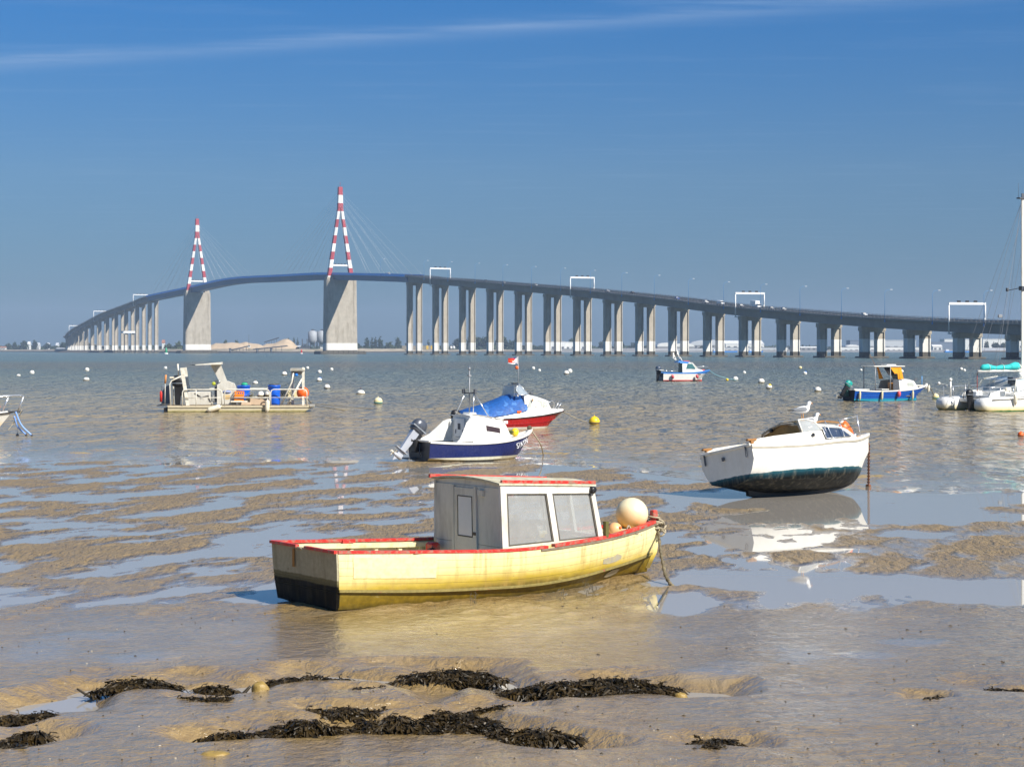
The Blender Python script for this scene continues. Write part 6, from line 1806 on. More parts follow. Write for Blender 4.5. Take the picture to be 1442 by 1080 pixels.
silver_leg = paint('light grey engine leg', (0.50, 0.53, 0.60), 0.35, metal=0.2, var=0.08)
outboard(nb_, (-.25, .15, .72), R(38), 1.12, silver, silver_leg)
MB().box((-.10, .12, .55), (.16, .34, .42), 0, bevel=.03).box((-.16, .12, .74), (.24, .12, .14), 0, bevel=.03).build('engine_bracket', black_p, nb_)
MB().box((-.16, .40, .12), (.30, .5, .04)).tube([(-.02, -.1, .62), (-.05, -.12, .3), (-.04, -.2, .2)], .02, 5).build('stern_step', dark_steel, nb_)
text_obj('name_lettering', 'STRYN', .24, paint('white lettering', (.75, .76, .78), .5, dirt=(.4, .4, .45), dirt_amt=.6), nb_, (3.66, -.435, .545), (R(72), R(-14), R(29)), .012, .35)
NM = frame_of(nb_)
o = empty('buoy', NM @ Vector((3.62, -.05, .92)), (0, 0, .4)); tag(o, 'small yellow buoy on the foredeck of the navy and white boat', 'buoy')
MB().ball((0, 0, 0), .13, 16, 0, (1, 1, 1.1)).build('float', buoy_yellow, o)
mb = MB(); rr_ = random.Random(9)
for k in range(10):
    p = NM @ Vector((3.42 + rr_.gauss(0, .06), .02 + rr_.gauss(0, .10), .87 + rr_.uniform(0, .08)))
    mb.tube([p + Vector((rr_.gauss(0, .07), rr_.gauss(0, .05), rr_.gauss(0, .03))) for _ in range(5)], .012, 4)
tag(mb.build('net_bundle', paint('green net cord', (.12, .14, .05), .9, var=.4, scale=10), fix=False), 'tangled green cord beside the yellow buoy on the navy boat', 'net')
MB().lathe([(.07, -.05), (.085, 0), (.07, .05)], 12, 0, Matrix.Translation((4.22, 0, 1.05)) @ Matrix.Rotation(PI / 2, 4, 'X')).build('bow_roller', rope_dark, nb_)
gp = ground(765, 641, 0)
rope('mooring_line', [NM @ Vector((4.26, -.02, 1.0)), NM.translation + Vector((4.02, 2.0, .52)), gp + Vector((0, 0, .02))], .022, rope_m, 'pale mooring line running from the navy boat bow down to the water', steps=10)

# ------------------------------------------------------------------ 4. red cabin cruiser with blue tarpaulin
RT = R(21)
rbo = boat_root('cabin_cruiser', (-2.45, 88.7), RT, 'red and white cabin cruiser under a blue tarpaulin behind the navy boat', z=-.04)
red_hull = zpaint('red hull', [(.13, (.74, .72, .68), .008), (2.0, (.40, .012, .016))], .22, .0, 3, .08)
st = []
for x, b, s_, cyy, czz in ((0, .98, .50, .86, .02), (1.2, 1.02, .52, .90, .0), (2.6, 1.02, .57, .88, .0), (3.8, .86, .66, .66, .06), (4.7, .48, .76, .30, .16), (5.25, .02, .84, .012, .30)):
    fx = 0 if x < 4 else (x - 4) * .55
    st.append([(x, b, s_), (x - fx * .5, lerp(b, cyy, .55), lerp(s_, czz, .5)), (x - fx, cyy, czz + .02), (x - fx * 1.1, cyy * .8, czz - .12), (x - fx * 1.2, 0, czz - .2)])
rr2 = simple_hull(rbo, st, [0] * 4, [red_hull], 6)
rail_strip(rbo, rr2, black_rubber, .03, .035, .0, 'rubbing_band', (0, -1), 0, None, .03)
rail_strip(rbo, rr2, red_hull, .02, .03, .0, 'spray_rail', (0, -1), 0, -3, .022, row=1)
# white deck moulding
secs = []
for x, b0, z0, b1, z1 in ((0, .98, .51, .90, .72), (1.6, 1.02, .54, .92, .80), (2.6, 1.02, .58, .90, .92), (3.2, .95, .62, .80, .98), (3.9, .82, .68, .66, .98), (4.5, .56, .75, .42, .92), (5.0, .22, .81, .14, .90), (5.22, .03, .85, .02, .88)):
    secs.append([(x, b0, z0), (x, b1, z1), (x, 0, z1 + .04), (x, -b1, z1), (x, -b0, z0)])
smooth_by_angle(MB().loft(secs, 0).build('deck_moulding', white, rbo), 40)
secs = []
for x, hb, zb, ht, zt in ((2.95, .86, .94, .74, 1.62), (3.3, .82, .95, .70, 1.60), (3.9, .68, .95, .54, 1.46), (4.25, .58, .93, .44, 1.34), (4.42, .50, .92, .38, 1.0)):
    secs.append([(x, hb, zb), (x, ht, zt - .06), (x, ht - .10, zt), (x, 0, zt + .05), (x, -ht + .10, zt), (x, -ht, zt - .06), (x, -hb, zb)])
cm = MB().loft(secs, 0); cm.f += [tuple(range(7))]; cm.m += [0]; cm.sm += [False]
smooth_by_angle(cm.build('cabin', white, rbo), 35)
pale_glass = paint('pale cabin window', (0.46, 0.48, 0.44), 0.12, var=0.1)
for sg in (-1, 1):
    def sp_(x, f_):
        X = [c[0][0] for c in secs]
        return Vector((x, sg * (lerp(interp(x, X, [c[0][1] for c in secs]), interp(x, X, [c[1][1] for c in secs]), f_) + .010), lerp(interp(x, X, [c[0][2] for c in secs]), interp(x, X, [c[1][2] for c in secs]), f_)))
    for q in ([sp_(3.08, .15), sp_(3.30, .15), sp_(3.38, .80), sp_(3.26, .80)], [sp_(3.50, .15), sp_(3.92, .18), sp_(3.90, .82), sp_(3.62, .82)], [sp_(3.95, .18), sp_(4.26, .22), sp_(4.14, .82), sp_(3.93, .82)]):
        w_ = MB().slab(q if sg < 0 else q[::-1], (0, sg, .2), .012).build('window', pale_glass, rbo)
        MB().tube(q + [q[0]], .014, 5).build('frame', white, w_)
    MB().tube([(4.35, sg * .42, 1.0), (4.30, sg * .44, 1.26), (4.50, sg * .40, 1.32), (4.62, sg * .34, 1.22), (4.60, sg * .34, .94)], .022, 6).build('pulpit', steel_rail, rbo)
    MB().tube([(4.86, sg * .18, .92), (5.06, sg * .16, 1.22)], .022, 6).build('pulpit_post', steel_rail, rbo)
# wrap-round windscreen
scr = glass_mat('windscreen', (.50, .58, .66), .55, .08)
pts0 = [(2.62, .86, 1.62), (3.02, .74, 1.62), (3.30, .40, 1.64), (3.38, 0, 1.65), (3.30, -.40, 1.64), (3.02, -.74, 1.62), (2.62, -.86, 1.62)]
pts1 = [(2.50, .76, 1.98), (2.72, .66, 2.06), (2.86, .36, 2.10), (2.90, 0, 2.11), (2.86, -.36, 2.10), (2.72, -.66, 2.06), (2.50, -.76, 1.98)]
ws = MB().loft([pts0, pts1], 0, smooth=False).build('windscreen', scr, rbo)
mb = MB().tube(pts1, .022, 6).tube(pts0, .022, 6)
for k in (0, 2, 4, 6): mb.tube([pts0[k], pts1[k]], .02, 6)
mb.build('frame', alu, ws)
MB().slab([(2.42, .80, 1.55), (2.46, .72, 2.02), (2.46, -.72, 2.02), (2.42, -.80, 1.55)], (-1, 0, 0), .01).build('canopy_back', scr, rbo)
MB().box((2.60, 0, 1.60), (.06, 1.70, .09)).build('screen_base', white, rbo)
tarp = zpaint('blue tarpaulin', [(9, (.010, .11, .42))], .65, .0, 3, .25, spots=(1.6, (.05, .18, .48), .55))
secs = []
for i, (x, z, w, ze) in enumerate(((-.10, .72, .96, .55), (.02, .90, 1.03, .58), (.5, 1.04, 1.04, .64), (1.1, 1.20, 1.04, .70), (1.7, 1.40, 1.03, .76), (2.2, 1.60, 1.0, .84), (2.56, 1.68, .96, .90), (2.80, 1.68, .95, .94), (3.05, 1.64, .92, 1.00))):
    row = []
    for k in range(17):
        f_ = -1 + k / 8; y = w * f_
        h = ze + (z - ze) * (1 - abs(f_) ** 2.6) + .035 * mnoise.noise(Vector((x * 2.2, f_ * 2.0, 1))) - .03 * abs(math.sin(f_ * 5 + i))
        row.append((x + .05 * mnoise.noise(Vector((f_ * 3, i, 0))), y, h))
    secs.append([(x, w * -1.02, ze - .10)] + row + [(x, w * 1.02, ze - .10)])
MB().loft([catmull(s_, 1) for s_ in secs], 0).build('tarpaulin', tarp, rbo)
outboard(rbo, (-.28, -.10, .30), R(10), .9, black_p, black_p, yaw=0)
MB().lathe([(.08, 0), (.09, .08), (.04, .14)], 12, 0, Matrix.Translation((3.55, -.10, 1.62))).build('search_light', dark_steel, rbo)
MB().box((2.85, .2, 2.14), (.35, .10, .05), 0, bevel=.02).build('wiper_motor', black_p, rbo)
MB().box((3.35, -.82, 1.38), (.05, .03, .13)).build('side_lamp', wood_brown, rbo)
MB().box((2.60, -1.0, .84), (.20, .015, .11)).build('sticker', orange_p, rbo)
# flag on its staff
fp = rbo.matrix_basis @ Vector((2.95, .25, 0))
RM_ = frame_of(rbo)
staff = MB().tube([(2.98, .10, 1.65), (2.98, .10, 3.42)], .018, 6).build('flag_staff', galv, rbo)
flag_mats = [paint('flag red', (.72, .03, .02), .7, var=.1), paint('flag white', (.82, .82, .82), .7, var=.05), paint('flag blue', (.02, .04, .20), .7, var=.1), paint('flag orange red', (.85, .13, .02), .7, var=.1)]
mb = MB(); rows = []
for i in range(9):
    f_ = i / 8
    rows.append([(2.98 - .50 * f_, .10 + .05 * math.sin(f_ * 7), 3.40 - .34 * t - .10 * f_ * (1 + .3 * math.sin(4 * f_)) + (.10 * f_ * t)) for t in np.linspace(0, 1, 7)])
vs = [p for r_ in rows for p in r_]
fs, ms = [], []
for i in range(8):
    for j in range(6):
        fs.append((i * 7 + j, i * 7 + j + 1, i * 7 + 8 + j, i * 7 + 7 + j))
        d = abs(j - 2.5)
        if i < 3 - d: ms.append(1)
        elif j in (0,): ms.append(2 if i < 4 else 0)
        elif j in (5,): ms.append(2 if i < 2 else 1)
        elif j == 2 and i > 3: ms.append(3)
        else: ms.append(0 if i > 4 or j in (1, 2) else (2 if i < 3 else 0) if j == 4 else 1 if j == 3 and i < 5 else 0)
fo = mb.add(vs, fs, ms, True).build('flag', flag_mats, rbo)
MB().ball((2.90, .10, 2.88), .085, 12).build('pennant_ball', orange_p, rbo)
rope('mooring_line', [RM_ @ Vector((5.2, 0, .80)), RM_ @ Vector((5.9, -.05, .45)), at(826, 594, 96) + Vector((0, 0, 0))], .022, rope_m, 'grey mooring line from the red boat bow to the yellow buoy', steps=8)
# ------------------------------------------------------------------ 5. work barge
BT = R(5)
wg = boat_root('work_barge', (0, 0, 0), BT, 'aluminium work barge with railings, canopy console and blue barrels afloat at left', z=0)
S_ = ground(236, 580.5, 0)
wg.location = (S_.x + math.sin(BT) * -1.35, S_.y + 1.35, 0)
dirty_alu = paint('dull aluminium', (0.46, 0.45, 0.41), 0.5, metal=0.25, var=0.10, scale=2, dirt=(0.30, 0.25, 0.14), dirt_amt=0.6)
pale_alu = paint('pale alloy rail', (0.76, 0.73, 0.64), 0.45, metal=0.0, var=0.08, scale=3, dirt=(.4, .33, .18), dirt_amt=.5)
barge_side = zpaint('barge side', [(.03, (.10, .095, .03), .04), (.11, (.40, .34, .14), .05), (2, (.62, .55, .39))], .55, .05, 3, .12, spots=(4, (.42, .26, .10), .70, (1, 1, .4)))
grey_box = paint('grey box', (0.60, 0.58, 0.52), 0.6, var=0.06, scale=3, dirt=(.3, .28, .22), dirt_amt=.4, streak=True)
LB, HB = 8.5, 1.3
secs = []
for x, z0 in ((0, -.15), (7.4, -.15), (8.0, .0), (8.45, .24)):
    secs.append([(x, HB, .36), (x, HB, .27), (x, HB - .06, .25), (x, HB - .06, z0), (x, -HB + .06, z0), (x, -HB + .06, .25), (x, -HB, .27), (x, -HB, .36)])
mb = MB().loft(secs, 0, closed=True, smooth=False); mb.f += [tuple(range(8)), tuple(len(mb.v) - 8 + k for k in range(8))]; mb.m += [0, 0]; mb.sm += [False, False]
mb.build('hull', barge_side, wg)
MB().box((8.45, 0, .34), (.30, 2.7, .14), 0, bevel=.03).build('bow_beam', dirty_alu, wg)
MB().box((4.1, 0, .375), (8.3, 2.45, .03)).build('deck', paint('barge deck', (.42, .34, .24), .8, var=.2, scale=3, dirt=(.2, .16, .1), dirt_amt=.5), wg)
MB().box((-.12, 0, .0), (.25, 2.3, .5)).build('transom', black_p, wg)
mb = MB()
for y in (-1.2, -.4, .4, 1.2): mb.box((-.35, y, .38), (.55, .1, .06))
mb.box((-.6, 0, .38), (.08, 2.6, .08)); mb.build('stern_platform', dark_steel, wg)
def hoop_rail(y, x0, x1, posts, name='railing', z0=.38, h=.95, mid=.47):
    o = MB()
    r_ = .18
    pts = [(x0, y, z0), (x0, y, z0 + h - r_), (x0 + .05, y, z0 + h - .06), (x0 + r_, y, z0 + h), (x1 - r_, y, z0 + h), (x1 - .05, y, z0 + h - .06), (x1, y, z0 + h - r_), (x1, y, z0)]
    o.tube(pts, .034, 7); o.tube([(x0, y, z0 + mid), (x1, y, z0 + mid)], .026, 6)
    o = o.build(name, pale_alu, wg)
    for x in posts: MB().tube([(x, y, z0), (x, y, z0 + h)], .03, 6).build('post', pale_alu, o)
for y in (-1.24, 1.24):
    hoop_rail(y, .85, 3.15, (1.55,) if y > 0 else (1.65,))
    hoop_rail(y, 3.32, 5.95, (4.5,) if y > 0 else ())
    hoop_rail(y, 6.02, 8.15, (7.1,) if y > 0 else ())
# stern posts and arch
for y in (-1.1, 1.1):
    MB().tube([(.15, y, .38), (.10, y, 1.65), (.22, y, 1.86), (.95, y, 2.20)], .045, 7).build('stern_hoop', pale_alu, wg)
    MB().box((.98, y, 1.50), (.20, .10, 2.25), 0, rot=Matrix.Rotation(R(-9), 3, 'Y')).build('stern_post', pale_alu, wg)
MB().tube([(.62, -.9, 2.0), (.55, -.9, 2.85)], .05, 6).build('antenna', pale_alu, wg)
MB().box((-.25, .55, 1.0), (.55, .3, 1.1), 0, bevel=.03).build('stern_locker', paint('steel blue grey', (.16, .19, .23), .5, var=.1), wg)
MB().tube([(-.18, -.9, 1.7), (-.14, -.9, 2.2)], .06, 6).tube([(-.2, -.9, .38), (-.18, -.9, 1.7)], .02, 5, 1).build('paddle', [paint('orange wood', (.62, .26, .08), .6, var=.1), pale_alu], wg)
MB().lathe([(.07, -.35), (.08, .2), (.03, .3)], 10, 0, Matrix.Translation((-.42, -1.0, .95))).build('marker', red_p, wg)
outboard(wg, (.55, -.2, 1.02), R(0), 1.6, black_p, black_p)
MB().box((.3, -.6, 2.02), (.5, .25, .10), 0, bevel=.03).build('stern_lamp', fender_m, wg)
MB().box((1.75, .1, .78), (1.35, .9, .78), 0, bevel=.03).build('box', grey_box, wg)
mb = MB().tube([(1.5, -.37, 1.1), (1.9, -.40, .85), (2.3, -.38, .95), (2.4, -.38, .62)], .03, 6); mb.build('hose', black_rubber, wg)
# console with cranked arch and canopy
MB().loft([[(2.82, y, .40), (3.92, y, .40), (3.92, y, 1.42), (3.82, y, 1.66), (3.42, y, 1.82), (2.96, y, 1.68), (2.82, y, 1.60)] for y in (-.42, .42)], 0, closed=True, smooth=False).add([(2.82, -.42, .40), (3.92, -.42, .40), (3.92, -.42, 1.42), (3.82, -.42, 1.66), (3.42, -.42, 1.82), (2.96, -.42, 1.68), (2.82, -.42, 1.60)], [tuple(range(7))]).build('console', grey_box, wg)
MB().box((2.74, .1, 1.20), (.16, .7, 1.3)).build('console_back', dark_steel, wg)
MB().slab([(3.12, -.16, 1.72), (3.40, -.16, 1.80), (3.02, -.16, 2.80), (2.62, -.16, 2.80)], (0, -1, 0), .10).build('arch', grey_box, wg)
MB().slab([(2.98, .34, 1.66), (3.20, .34, 1.75), (2.72, .34, 2.80), (2.36, .34, 2.80)], (0, -1, 0), .10).build('arch', grey_box, wg)
MB().loft([[(1.55, .5, 2.76), (1.55, -.55, 2.76), (1.55, -.55, 2.80), (1.55, .5, 2.80)], [(3.1, .5, 2.80), (3.1, -.55, 2.80), (3.1, -.55, 2.94), (3.1, .5, 2.94)]], 0, closed=True, smooth=False).add([(3.1, .5, 2.80), (3.1, -.55, 2.80), (3.1, -.55, 2.94), (3.1, .5, 2.94)], [(0, 1, 2, 3)]).build('canopy', pale_alu, wg)
MB().box((1.50, 0, 2.78), (.35, .8, .04)).build('canopy_lip', black_p, wg)
MB().lathe([(.11, -.03), (.11, .03), (.05, .05)], 12, 0, Matrix.Translation((2.62, -.25, 1.66)) @ Matrix.Rotation(PI / 2, 4, 'X')).build('hand_wheel', paint('lime plastic', (.45, .50, .03), .5), wg)
MB().lathe([(.06, 0), (.07, .08), (.03, .14)], 10, 0, Matrix.Translation((2.95, -.3, 1.72))).build('horn', alu, wg)
lg = MB().lathe([(.24, -.006), (.24, .006)], 24, 0, Matrix.Translation((3.40, -.432, 1.16)) @ Matrix.Rotation(PI / 2, 4, 'X') @ Matrix.Diagonal((1, .40, 1, 1))).build('logo', paint('logo blue', (.05, .16, .55), .5), wg)
lgw = MB().lathe([(.195, .006), (.195, .010)], 24, 0, Matrix.Translation((3.40, -.432, 1.16)) @ Matrix.Rotation(PI / 2, 4, 'X') @ Matrix.Diagonal((1, .26, 1, 1))).build('logo_band', grey_box, lg)
mb = MB()
for k in range(5): mb.box((3.27 + .065 * k, -.444, 1.16), (.035, .006, .045))
mb.build('logo_mark', MATS['logo blue'], lg)
MB().box((3.40, -.428, .88), (.38, .012, .22), 0).box((3.40, -.428, .75), (.26, .012, .05)).build('notice', paint('tan notice', (.66, .46, .20), .6, var=.1), wg)
# bow gantry for lifting moorings
for y in (-.8, .6):
    MB().box((7.92, y, 1.48), (.12, .12, 2.2)).build('gantry_leg', pale_alu, wg)
    MB().tube([(6.6, y, .40), (7.25, y, 1.75), (7.35, y, 2.3)], .05, 6).build('gantry_leg', pale_alu, wg)
    MB().tube([(7.0, y, .42), (7.85, y, 1.95)], .05, 6).build('gantry_brace', pale_alu, wg)
MB().box((7.28, 0, 1.45), (.16, .12, 2.1)).build('gantry_post', pale_alu, wg)
MB().box((7.58, -.1, 2.50), (.82, 1.7, .16), 0).box((7.58, -.1, 2.30), (.6, .5, .25)).build('gantry_head', dirty_alu, wg)
MB().ball((7.92, -.85, 2.52), .12, 12).build('head_lamp', fender_m, wg)
MB().box((6.95, .5, 1.05), (1.5, .06, .40)).build('board', paint('cream board', (.72, .62, .36), .6, var=.1), wg)
text_obj('board_lettering', 'VIDU', .34, dark_steel, wg, (6.95, .463, 1.05), (PI / 2, 0, 0), .004)
mb = MB().tube([(7.15, -.5, .42), (7.15, -.5, .72)], .06, 8).tube([(6.95, -.5, .72), (7.35, -.5, .72)], .05, 8); mb.build('bollard', dirty_alu, wg)
MB().tube([(2.55, -1.0, .40), (2.55, -1.0, .62)], .06, 8).tube([(2.38, -1.0, .62), (2.72, -1.0, .62)], .05, 8).build('bollard', dirty_alu, wg)
MB().loft([[(-.15, 0, .36), (.15, 0, .36), (.15, 0, .44), (-.15, 0, .44)]] * 1 + [[(-.15, .1, .36), (.15, .1, .36), (.15, .1, .44), (-.15, .1, .44)]], 0, closed=True)
WG = frame_of(wg)
def on_barge(p): return WG @ Vector(p)
def barrel(p, r, h, label, lid=None):
    o = empty('barrel', on_barge(p), (0, 0, .3)); tag(o, label, 'barrel')
    prof = [(r * .93, 0), (r, .04), (r, h * .30), (r * 1.03, h * .33), (r, h * .36), (r, h * .63), (r * 1.03, h * .66), (r, h * .69), (r, h * .92), (r * 1.05, h * .93), (r * 1.05, h), (r * .95, h)]
    MB().lathe(prof, 24, 0).build('body', blue_barrel, o)
    if lid == 'rope':
        mb = MB(); rr_ = random.Random(2)
        mb.tube([(r * .75 * math.cos(a), r * .75 * math.sin(a), h + .02 + .02 * math.sin(2 * a)) for a in np.linspace(0, 12, 40)], .03, 5); mb.build('rope_coil', rope_dark, o)
    return o
barrel((6.20, -.55, .39), .365, 1.18, 'tall blue barrel standing forward on the work barge deck', 'rope')
barrel((4.35, .35, .62), .385, .92, 'blue barrel behind the orange crate on the work barge')
o = MB().ball(on_barge((4.40, .35, 1.60)), .17, 14, 0, (1.2, 1, .7)).build('net_float', green_p); tag(o, 'green float lying on top of the blue barrel on the barge', 'float')
def crate(p, label):
    o = empty('crate', on_barge(p), (0, 0, .15)); tag(o, label, 'crate', 'orange crates on the barge')
    W, D, H, t = .56, .40, .27, .025
    MB().box((0, 0, t / 2), (W, D, t)).build('bottom', orange_crate, o)
    for sx in (-1, 1):
        MB().box((sx * (W - t) / 2, 0, H * .16 + t), (t, D - .01, H * .30)).box((sx * (W - t) / 2, 0, H - .035), (t, D - .01, .07)).box((sx * (W - t) / 2, -D * .4, H / 2 + .02), (t, .05, H * .7)).box((sx * (W - t) / 2, D * .4, H / 2 + .02), (t, .05, H * .7)).build('end', orange_crate, o)
    for sy in (-1, 1):
        mb = MB().box((0, sy * (D - t) / 2, H * .14 + t), (W, t, H * .26)).box((0, sy * (D - t) / 2, H - .03), (W, t, .06))
        for k in range(5): mb.box((-W / 2 + .05 + k * (W - .1) / 4, sy * (D - t) / 2, H / 2 + .02), (.05, t + .006, H * .6))
        mb.build('side', orange_crate, o)
crate((4.13, -.55, .66), 'lower orange crate beside the barge console'); crate((4.15, -.53, .94), 'upper orange crate stacked beside the barge console')
o = MB().box(on_barge((4.15, -.5, .60)), (1.0, .6, .10), 0, bevel=.02).box(on_barge((4.15, -.5, .48)), (.2, .2, .2)).build('stand', pale_alu); tag(o, 'low pale stand under the orange crates on the barge', 'stand')
mb = MB(); rr_ = random.Random(4)
for k in range(60):
    c = Vector((4.75 + rr_.gauss(0, .16), -.35 + rr_.gauss(0, .16), .45 + abs(rr_.gauss(0, .22))))
    mb.tube([on_barge(c + Vector((rr_.gauss(0, .13), rr_.gauss(0, .1), rr_.gauss(0, .07)))) for _ in range(4)], .022, 4)
tag(mb.build('net_pile', paint('olive netting', (.22, .21, .13), .9, var=.3, scale=8, dirt=(.1, .1, .06), dirt_amt=.6), fix=False), 'pile of olive netting beside the orange crates on the barge', 'netting')
for x, y, w, h, lab in ((4.55, -.95, .62, .18, 'flat tan concrete block near the middle of the barge'), (5.05, -.6, .62, .40, 'square tan concrete block right of the netting pile'), (5.55, -.35, .55, .36, 'tan concrete block below the white floats on the barge')):
    o = MB().box((0, 0, h / 2), (w, .45, h), 0, top=.9, bevel=.02).build('mooring_block', paint('tan concrete', (.48, .36, .25), .9, var=.12, scale=4)); o.location = on_barge((x, y, .39)); o.rotation_euler = (0, 0, .2); tag(o, lab, 'block', 'concrete mooring blocks on the barge')
for p, r_, m_, lab in (((5.42, -.3, .98), .23, buoy_white, 'cream round float in the middle of the barge'), ((5.88, -.55, 1.02), .24, buoy_white, 'round white float with dirty foot left of the tall blue barrel')):
    o = empty('float', on_barge(p)); tag(o, lab, 'float', 'white floats on the barge')
    MB().ball((0, 0, 0), r_, 18).build('ball', m_, o)
    MB().lathe([(r_ * .92, -r_ * .55), (r_ * 1.03, -r_ * .3), (r_ * 1.03, -r_ * .12), (r_ * .95, -r_ * .02)], 18).build('band', buoy_brown, o)
o = empty('buoy', on_barge((7.90, -.55, 1.10))); tag(o, 'big orange red ball buoy hung at the bow frame of the barge', 'buoy')
MB().ball((0, 0, 0), .37, 22).build('ball', orange_p, o); MB().tube([(0, 0, .35), (0, 0, .48)], .05, 8).build('eye', black_p, o)
o = empty('buoy', on_barge((7.52, -.7, 2.20))); tag(o, 'small bright blue ball under the bow frame head of the barge', 'buoy')
MB().ball((0, 0, 0), .12, 14).build('ball', paint('bright blue ball', (.02, .22, .75), .4), o)
def fender(p, rot, L_, r_, label, group=None, m_=None):
    o = MB().lathe([(.02, -L_ / 2 - .06), (.03, -L_ / 2), (r_ * .8, -L_ / 2 + .06), (r_, -L_ / 2 + .16), (r_, L_ / 2 - .16), (r_ * .8, L_ / 2 - .06), (.03, L_ / 2), (.02, L_ / 2 + .06)], 14).build('fender', m_ or fender_m)
    o.location = p; o.rotation_euler = rot; tag(o, label, 'fender', group); return o
fender(on_barge((2.72, -1.42, .22)), (0, R(72), BT), .85, .16, 'white fender lying slantwise on the near side of the barge')
fender(on_barge((5.83, -1.42, .36)), (0, R(3), BT), .72, .14, 'white fender hanging upright on the near side of the barge below the floats')
g0 = on_barge((8.5, 0, .36))
rope('mooring_line', [g0, g0 + Vector((.7, .3, -.15)), g0 + Vector((2.0, .6, -.37))], .022, rope_dark, 'dark mooring line from the barge bow into the water', steps=8)
rope('mooring_line', [g0 + Vector((-.3, .3, .1)), g0 + Vector((1.2, 2, -.1)), g0 + Vector((3.4, 4, -.38))], .016, rope_dark, 'thinner dark line farther out from the barge bow', steps=8)
rope('rope', [on_barge((8.0, -.3, 1.0)), on_barge((8.2, -.4, .72)), on_barge((8.42, -.3, .45))], .03, rope_dark, 'dark rope slanting from the orange red buoy to the barge bow')
rope('cable', [on_barge((7.3, .1, 1.75)), on_barge((6.5, .1, 1.45)), on_barge((5.7, .1, 1.30))], .014, rope_dark, 'slack thin cable from the bow frame over the tall blue barrel')

# ------------------------------------------------------------------ 6. small white and blue launch far out
PT = R(12)
pb = boat_root('launch', (0, 0, 0), PT, 'small white launch with blue trim and red waterline far out before the bridge piers')
S_ = ground(934, 537, 0); pb.location = (S_.x - .9 * math.sin(PT), S_.y + .9, 0)
pl_hull = zpaint('launch hull', [(.16, (.62, .05, .045), .008), (.86, (.80, .78, .73), .01), (3, (.05, .23, .66))], .3, .0, 2, .06)
st = []
for x, b, s_, cyy, czz in ((0, 1.0, .98, .92, .10), (2, 1.1, .95, 1.0, .05), (3.6, 1.05, 1.0, .88, .08), (5.0, .66, 1.13, .40, .2), (5.9, .03, 1.26, .015, .4)):
    fx = 0 if x < 4 else (x - 4) * .5
    st.append([(x, b, s_), (x - fx * .1, b * .99, s_ - .14), (x - fx * .6, lerp(b, cyy, .6), lerp(s_, czz, .55)), (x - fx, cyy, czz), (x - fx, 0, -.2)])
pr = simple_hull(pb, st, [0] * 4, [pl_hull], 5, tm=[paint('shaded launch transom', (.03, .06, .10), .4, var=.2)])  # the dark transom colour carries the shade on the stern
light_blue = paint('launch blue', (.05, .23, .66), .4, var=.05)
rail_strip(pb, pr, light_blue, .12, .10, .06, 'gunwale', (0, -1), 0, None, .03)
deck_from(pb, pr, .0, 12, len(pr) - 1, white, 'foredeck', .05)
MB().box((1.3, 0, .5), (2.5, 1.7, .05)).build('cockpit_floor', white, pb)
secs = []
for x, hb, zb, ht, zt in ((2.35, .86, .9, .74, 2.2), (3.3, .86, .92, .70, 2.2), (3.62, .84, .94, .66, 2.05), (4.25, .74, 1.0, .60, 1.42), (4.8, .5, 1.08, .4, 1.32), (5.1, .3, 1.12, .2, 1.15)):
    secs.append([(x, hb, zb), (x, ht, zt), (x, 0, zt + .06), (x, -ht, zt), (x, -hb, zb)])
cm = MB().loft(secs, 0); smooth_by_angle(cm.build('wheelhouse', white, pb), 30)
MB().slab([(2.34, .84, .9), (2.34, .73, 2.19), (2.34, -.73, 2.19), (2.34, -.84, .9)], (-1, 0, 0), .02).build('wheelhouse_door', paint('dark green door', (.03, .06, .06), .4), pb)
MB().box((2.15, 0, 2.2), (.7, 1.5, .1)).slab([(1.85, -.78, 2.38), (2.1, -.80, 2.1), (3.0, -.74, 2.03), (3.3, -.72, 2.28)], (0, -1, 0), .03).build('roof_edge', light_blue, pb)
MB().box((2.95, 0, 2.30), (.75, .9, .16), 0, bevel=.05).build('roof_hatch', paint('orange red hatch', (.62, .10, .04), .5), pb)
teal_glass = paint('teal cabin glass', (.06, .16, .17), .08)
for sg in (-1, 1):
    q = [(2.80, sg * .84, 1.46), (3.98, sg * .78, 1.44), (3.55, sg * .70, 2.02), (3.0, sg * .745, 2.05)]
    MB().slab([(a, b + sg * .03, c) for a, b, c in (q if sg < 0 else q[::-1])], (0, sg, 0), .02).build('window', teal_glass, pb)
    MB().tube([(3.5, sg * .66, 2.2), (4.25, sg * .62, 1.46)], .05, 6).build('window_pillar', white, pb)
MB().slab([(3.66, .60, 2.02), (4.24, .56, 1.48), (4.24, -.56, 1.48), (3.66, -.60, 2.02)], (1, 0, .8), .02).build('windscreen', teal_glass, pb)
mb = MB()
for a, b in (((2.0, .4, 2.3), (1.55, .4, 3.3)), ((2.2, -.3, 2.3), (1.85, -.3, 3.6)), ((2.0, 0, 2.3), (1.4, 0, 2.75)), ((2.4, -.5, 2.3), (2.15, -.5, 2.8))): mb.tube([a, b], [.09, .05], 6)
mb.box((1.62, .4, 3.05), (.14, .08, .55)).box((1.92, -.3, 3.3), (.16, .08, .4)); mb.build('antenna', white, pb)
MB().tube([(4.3, -.5, 1.62), (5.0, -.45, 1.72), (5.6, -.3, 1.65)], .03, 6).tube([(4.3, .5, 1.62), (5.0, .45, 1.72), (5.6, .3, 1.65)], .03, 6).build('bow_rail', steel_rail, pb)
MB().tube([(.2, -.9, 1.2), (1.6, -.95, 1.2)], .03, 6).tube([(.2, .9, 1.2), (1.6, .95, 1.2)], .03, 6).build('stern_rail', steel_rail, pb)
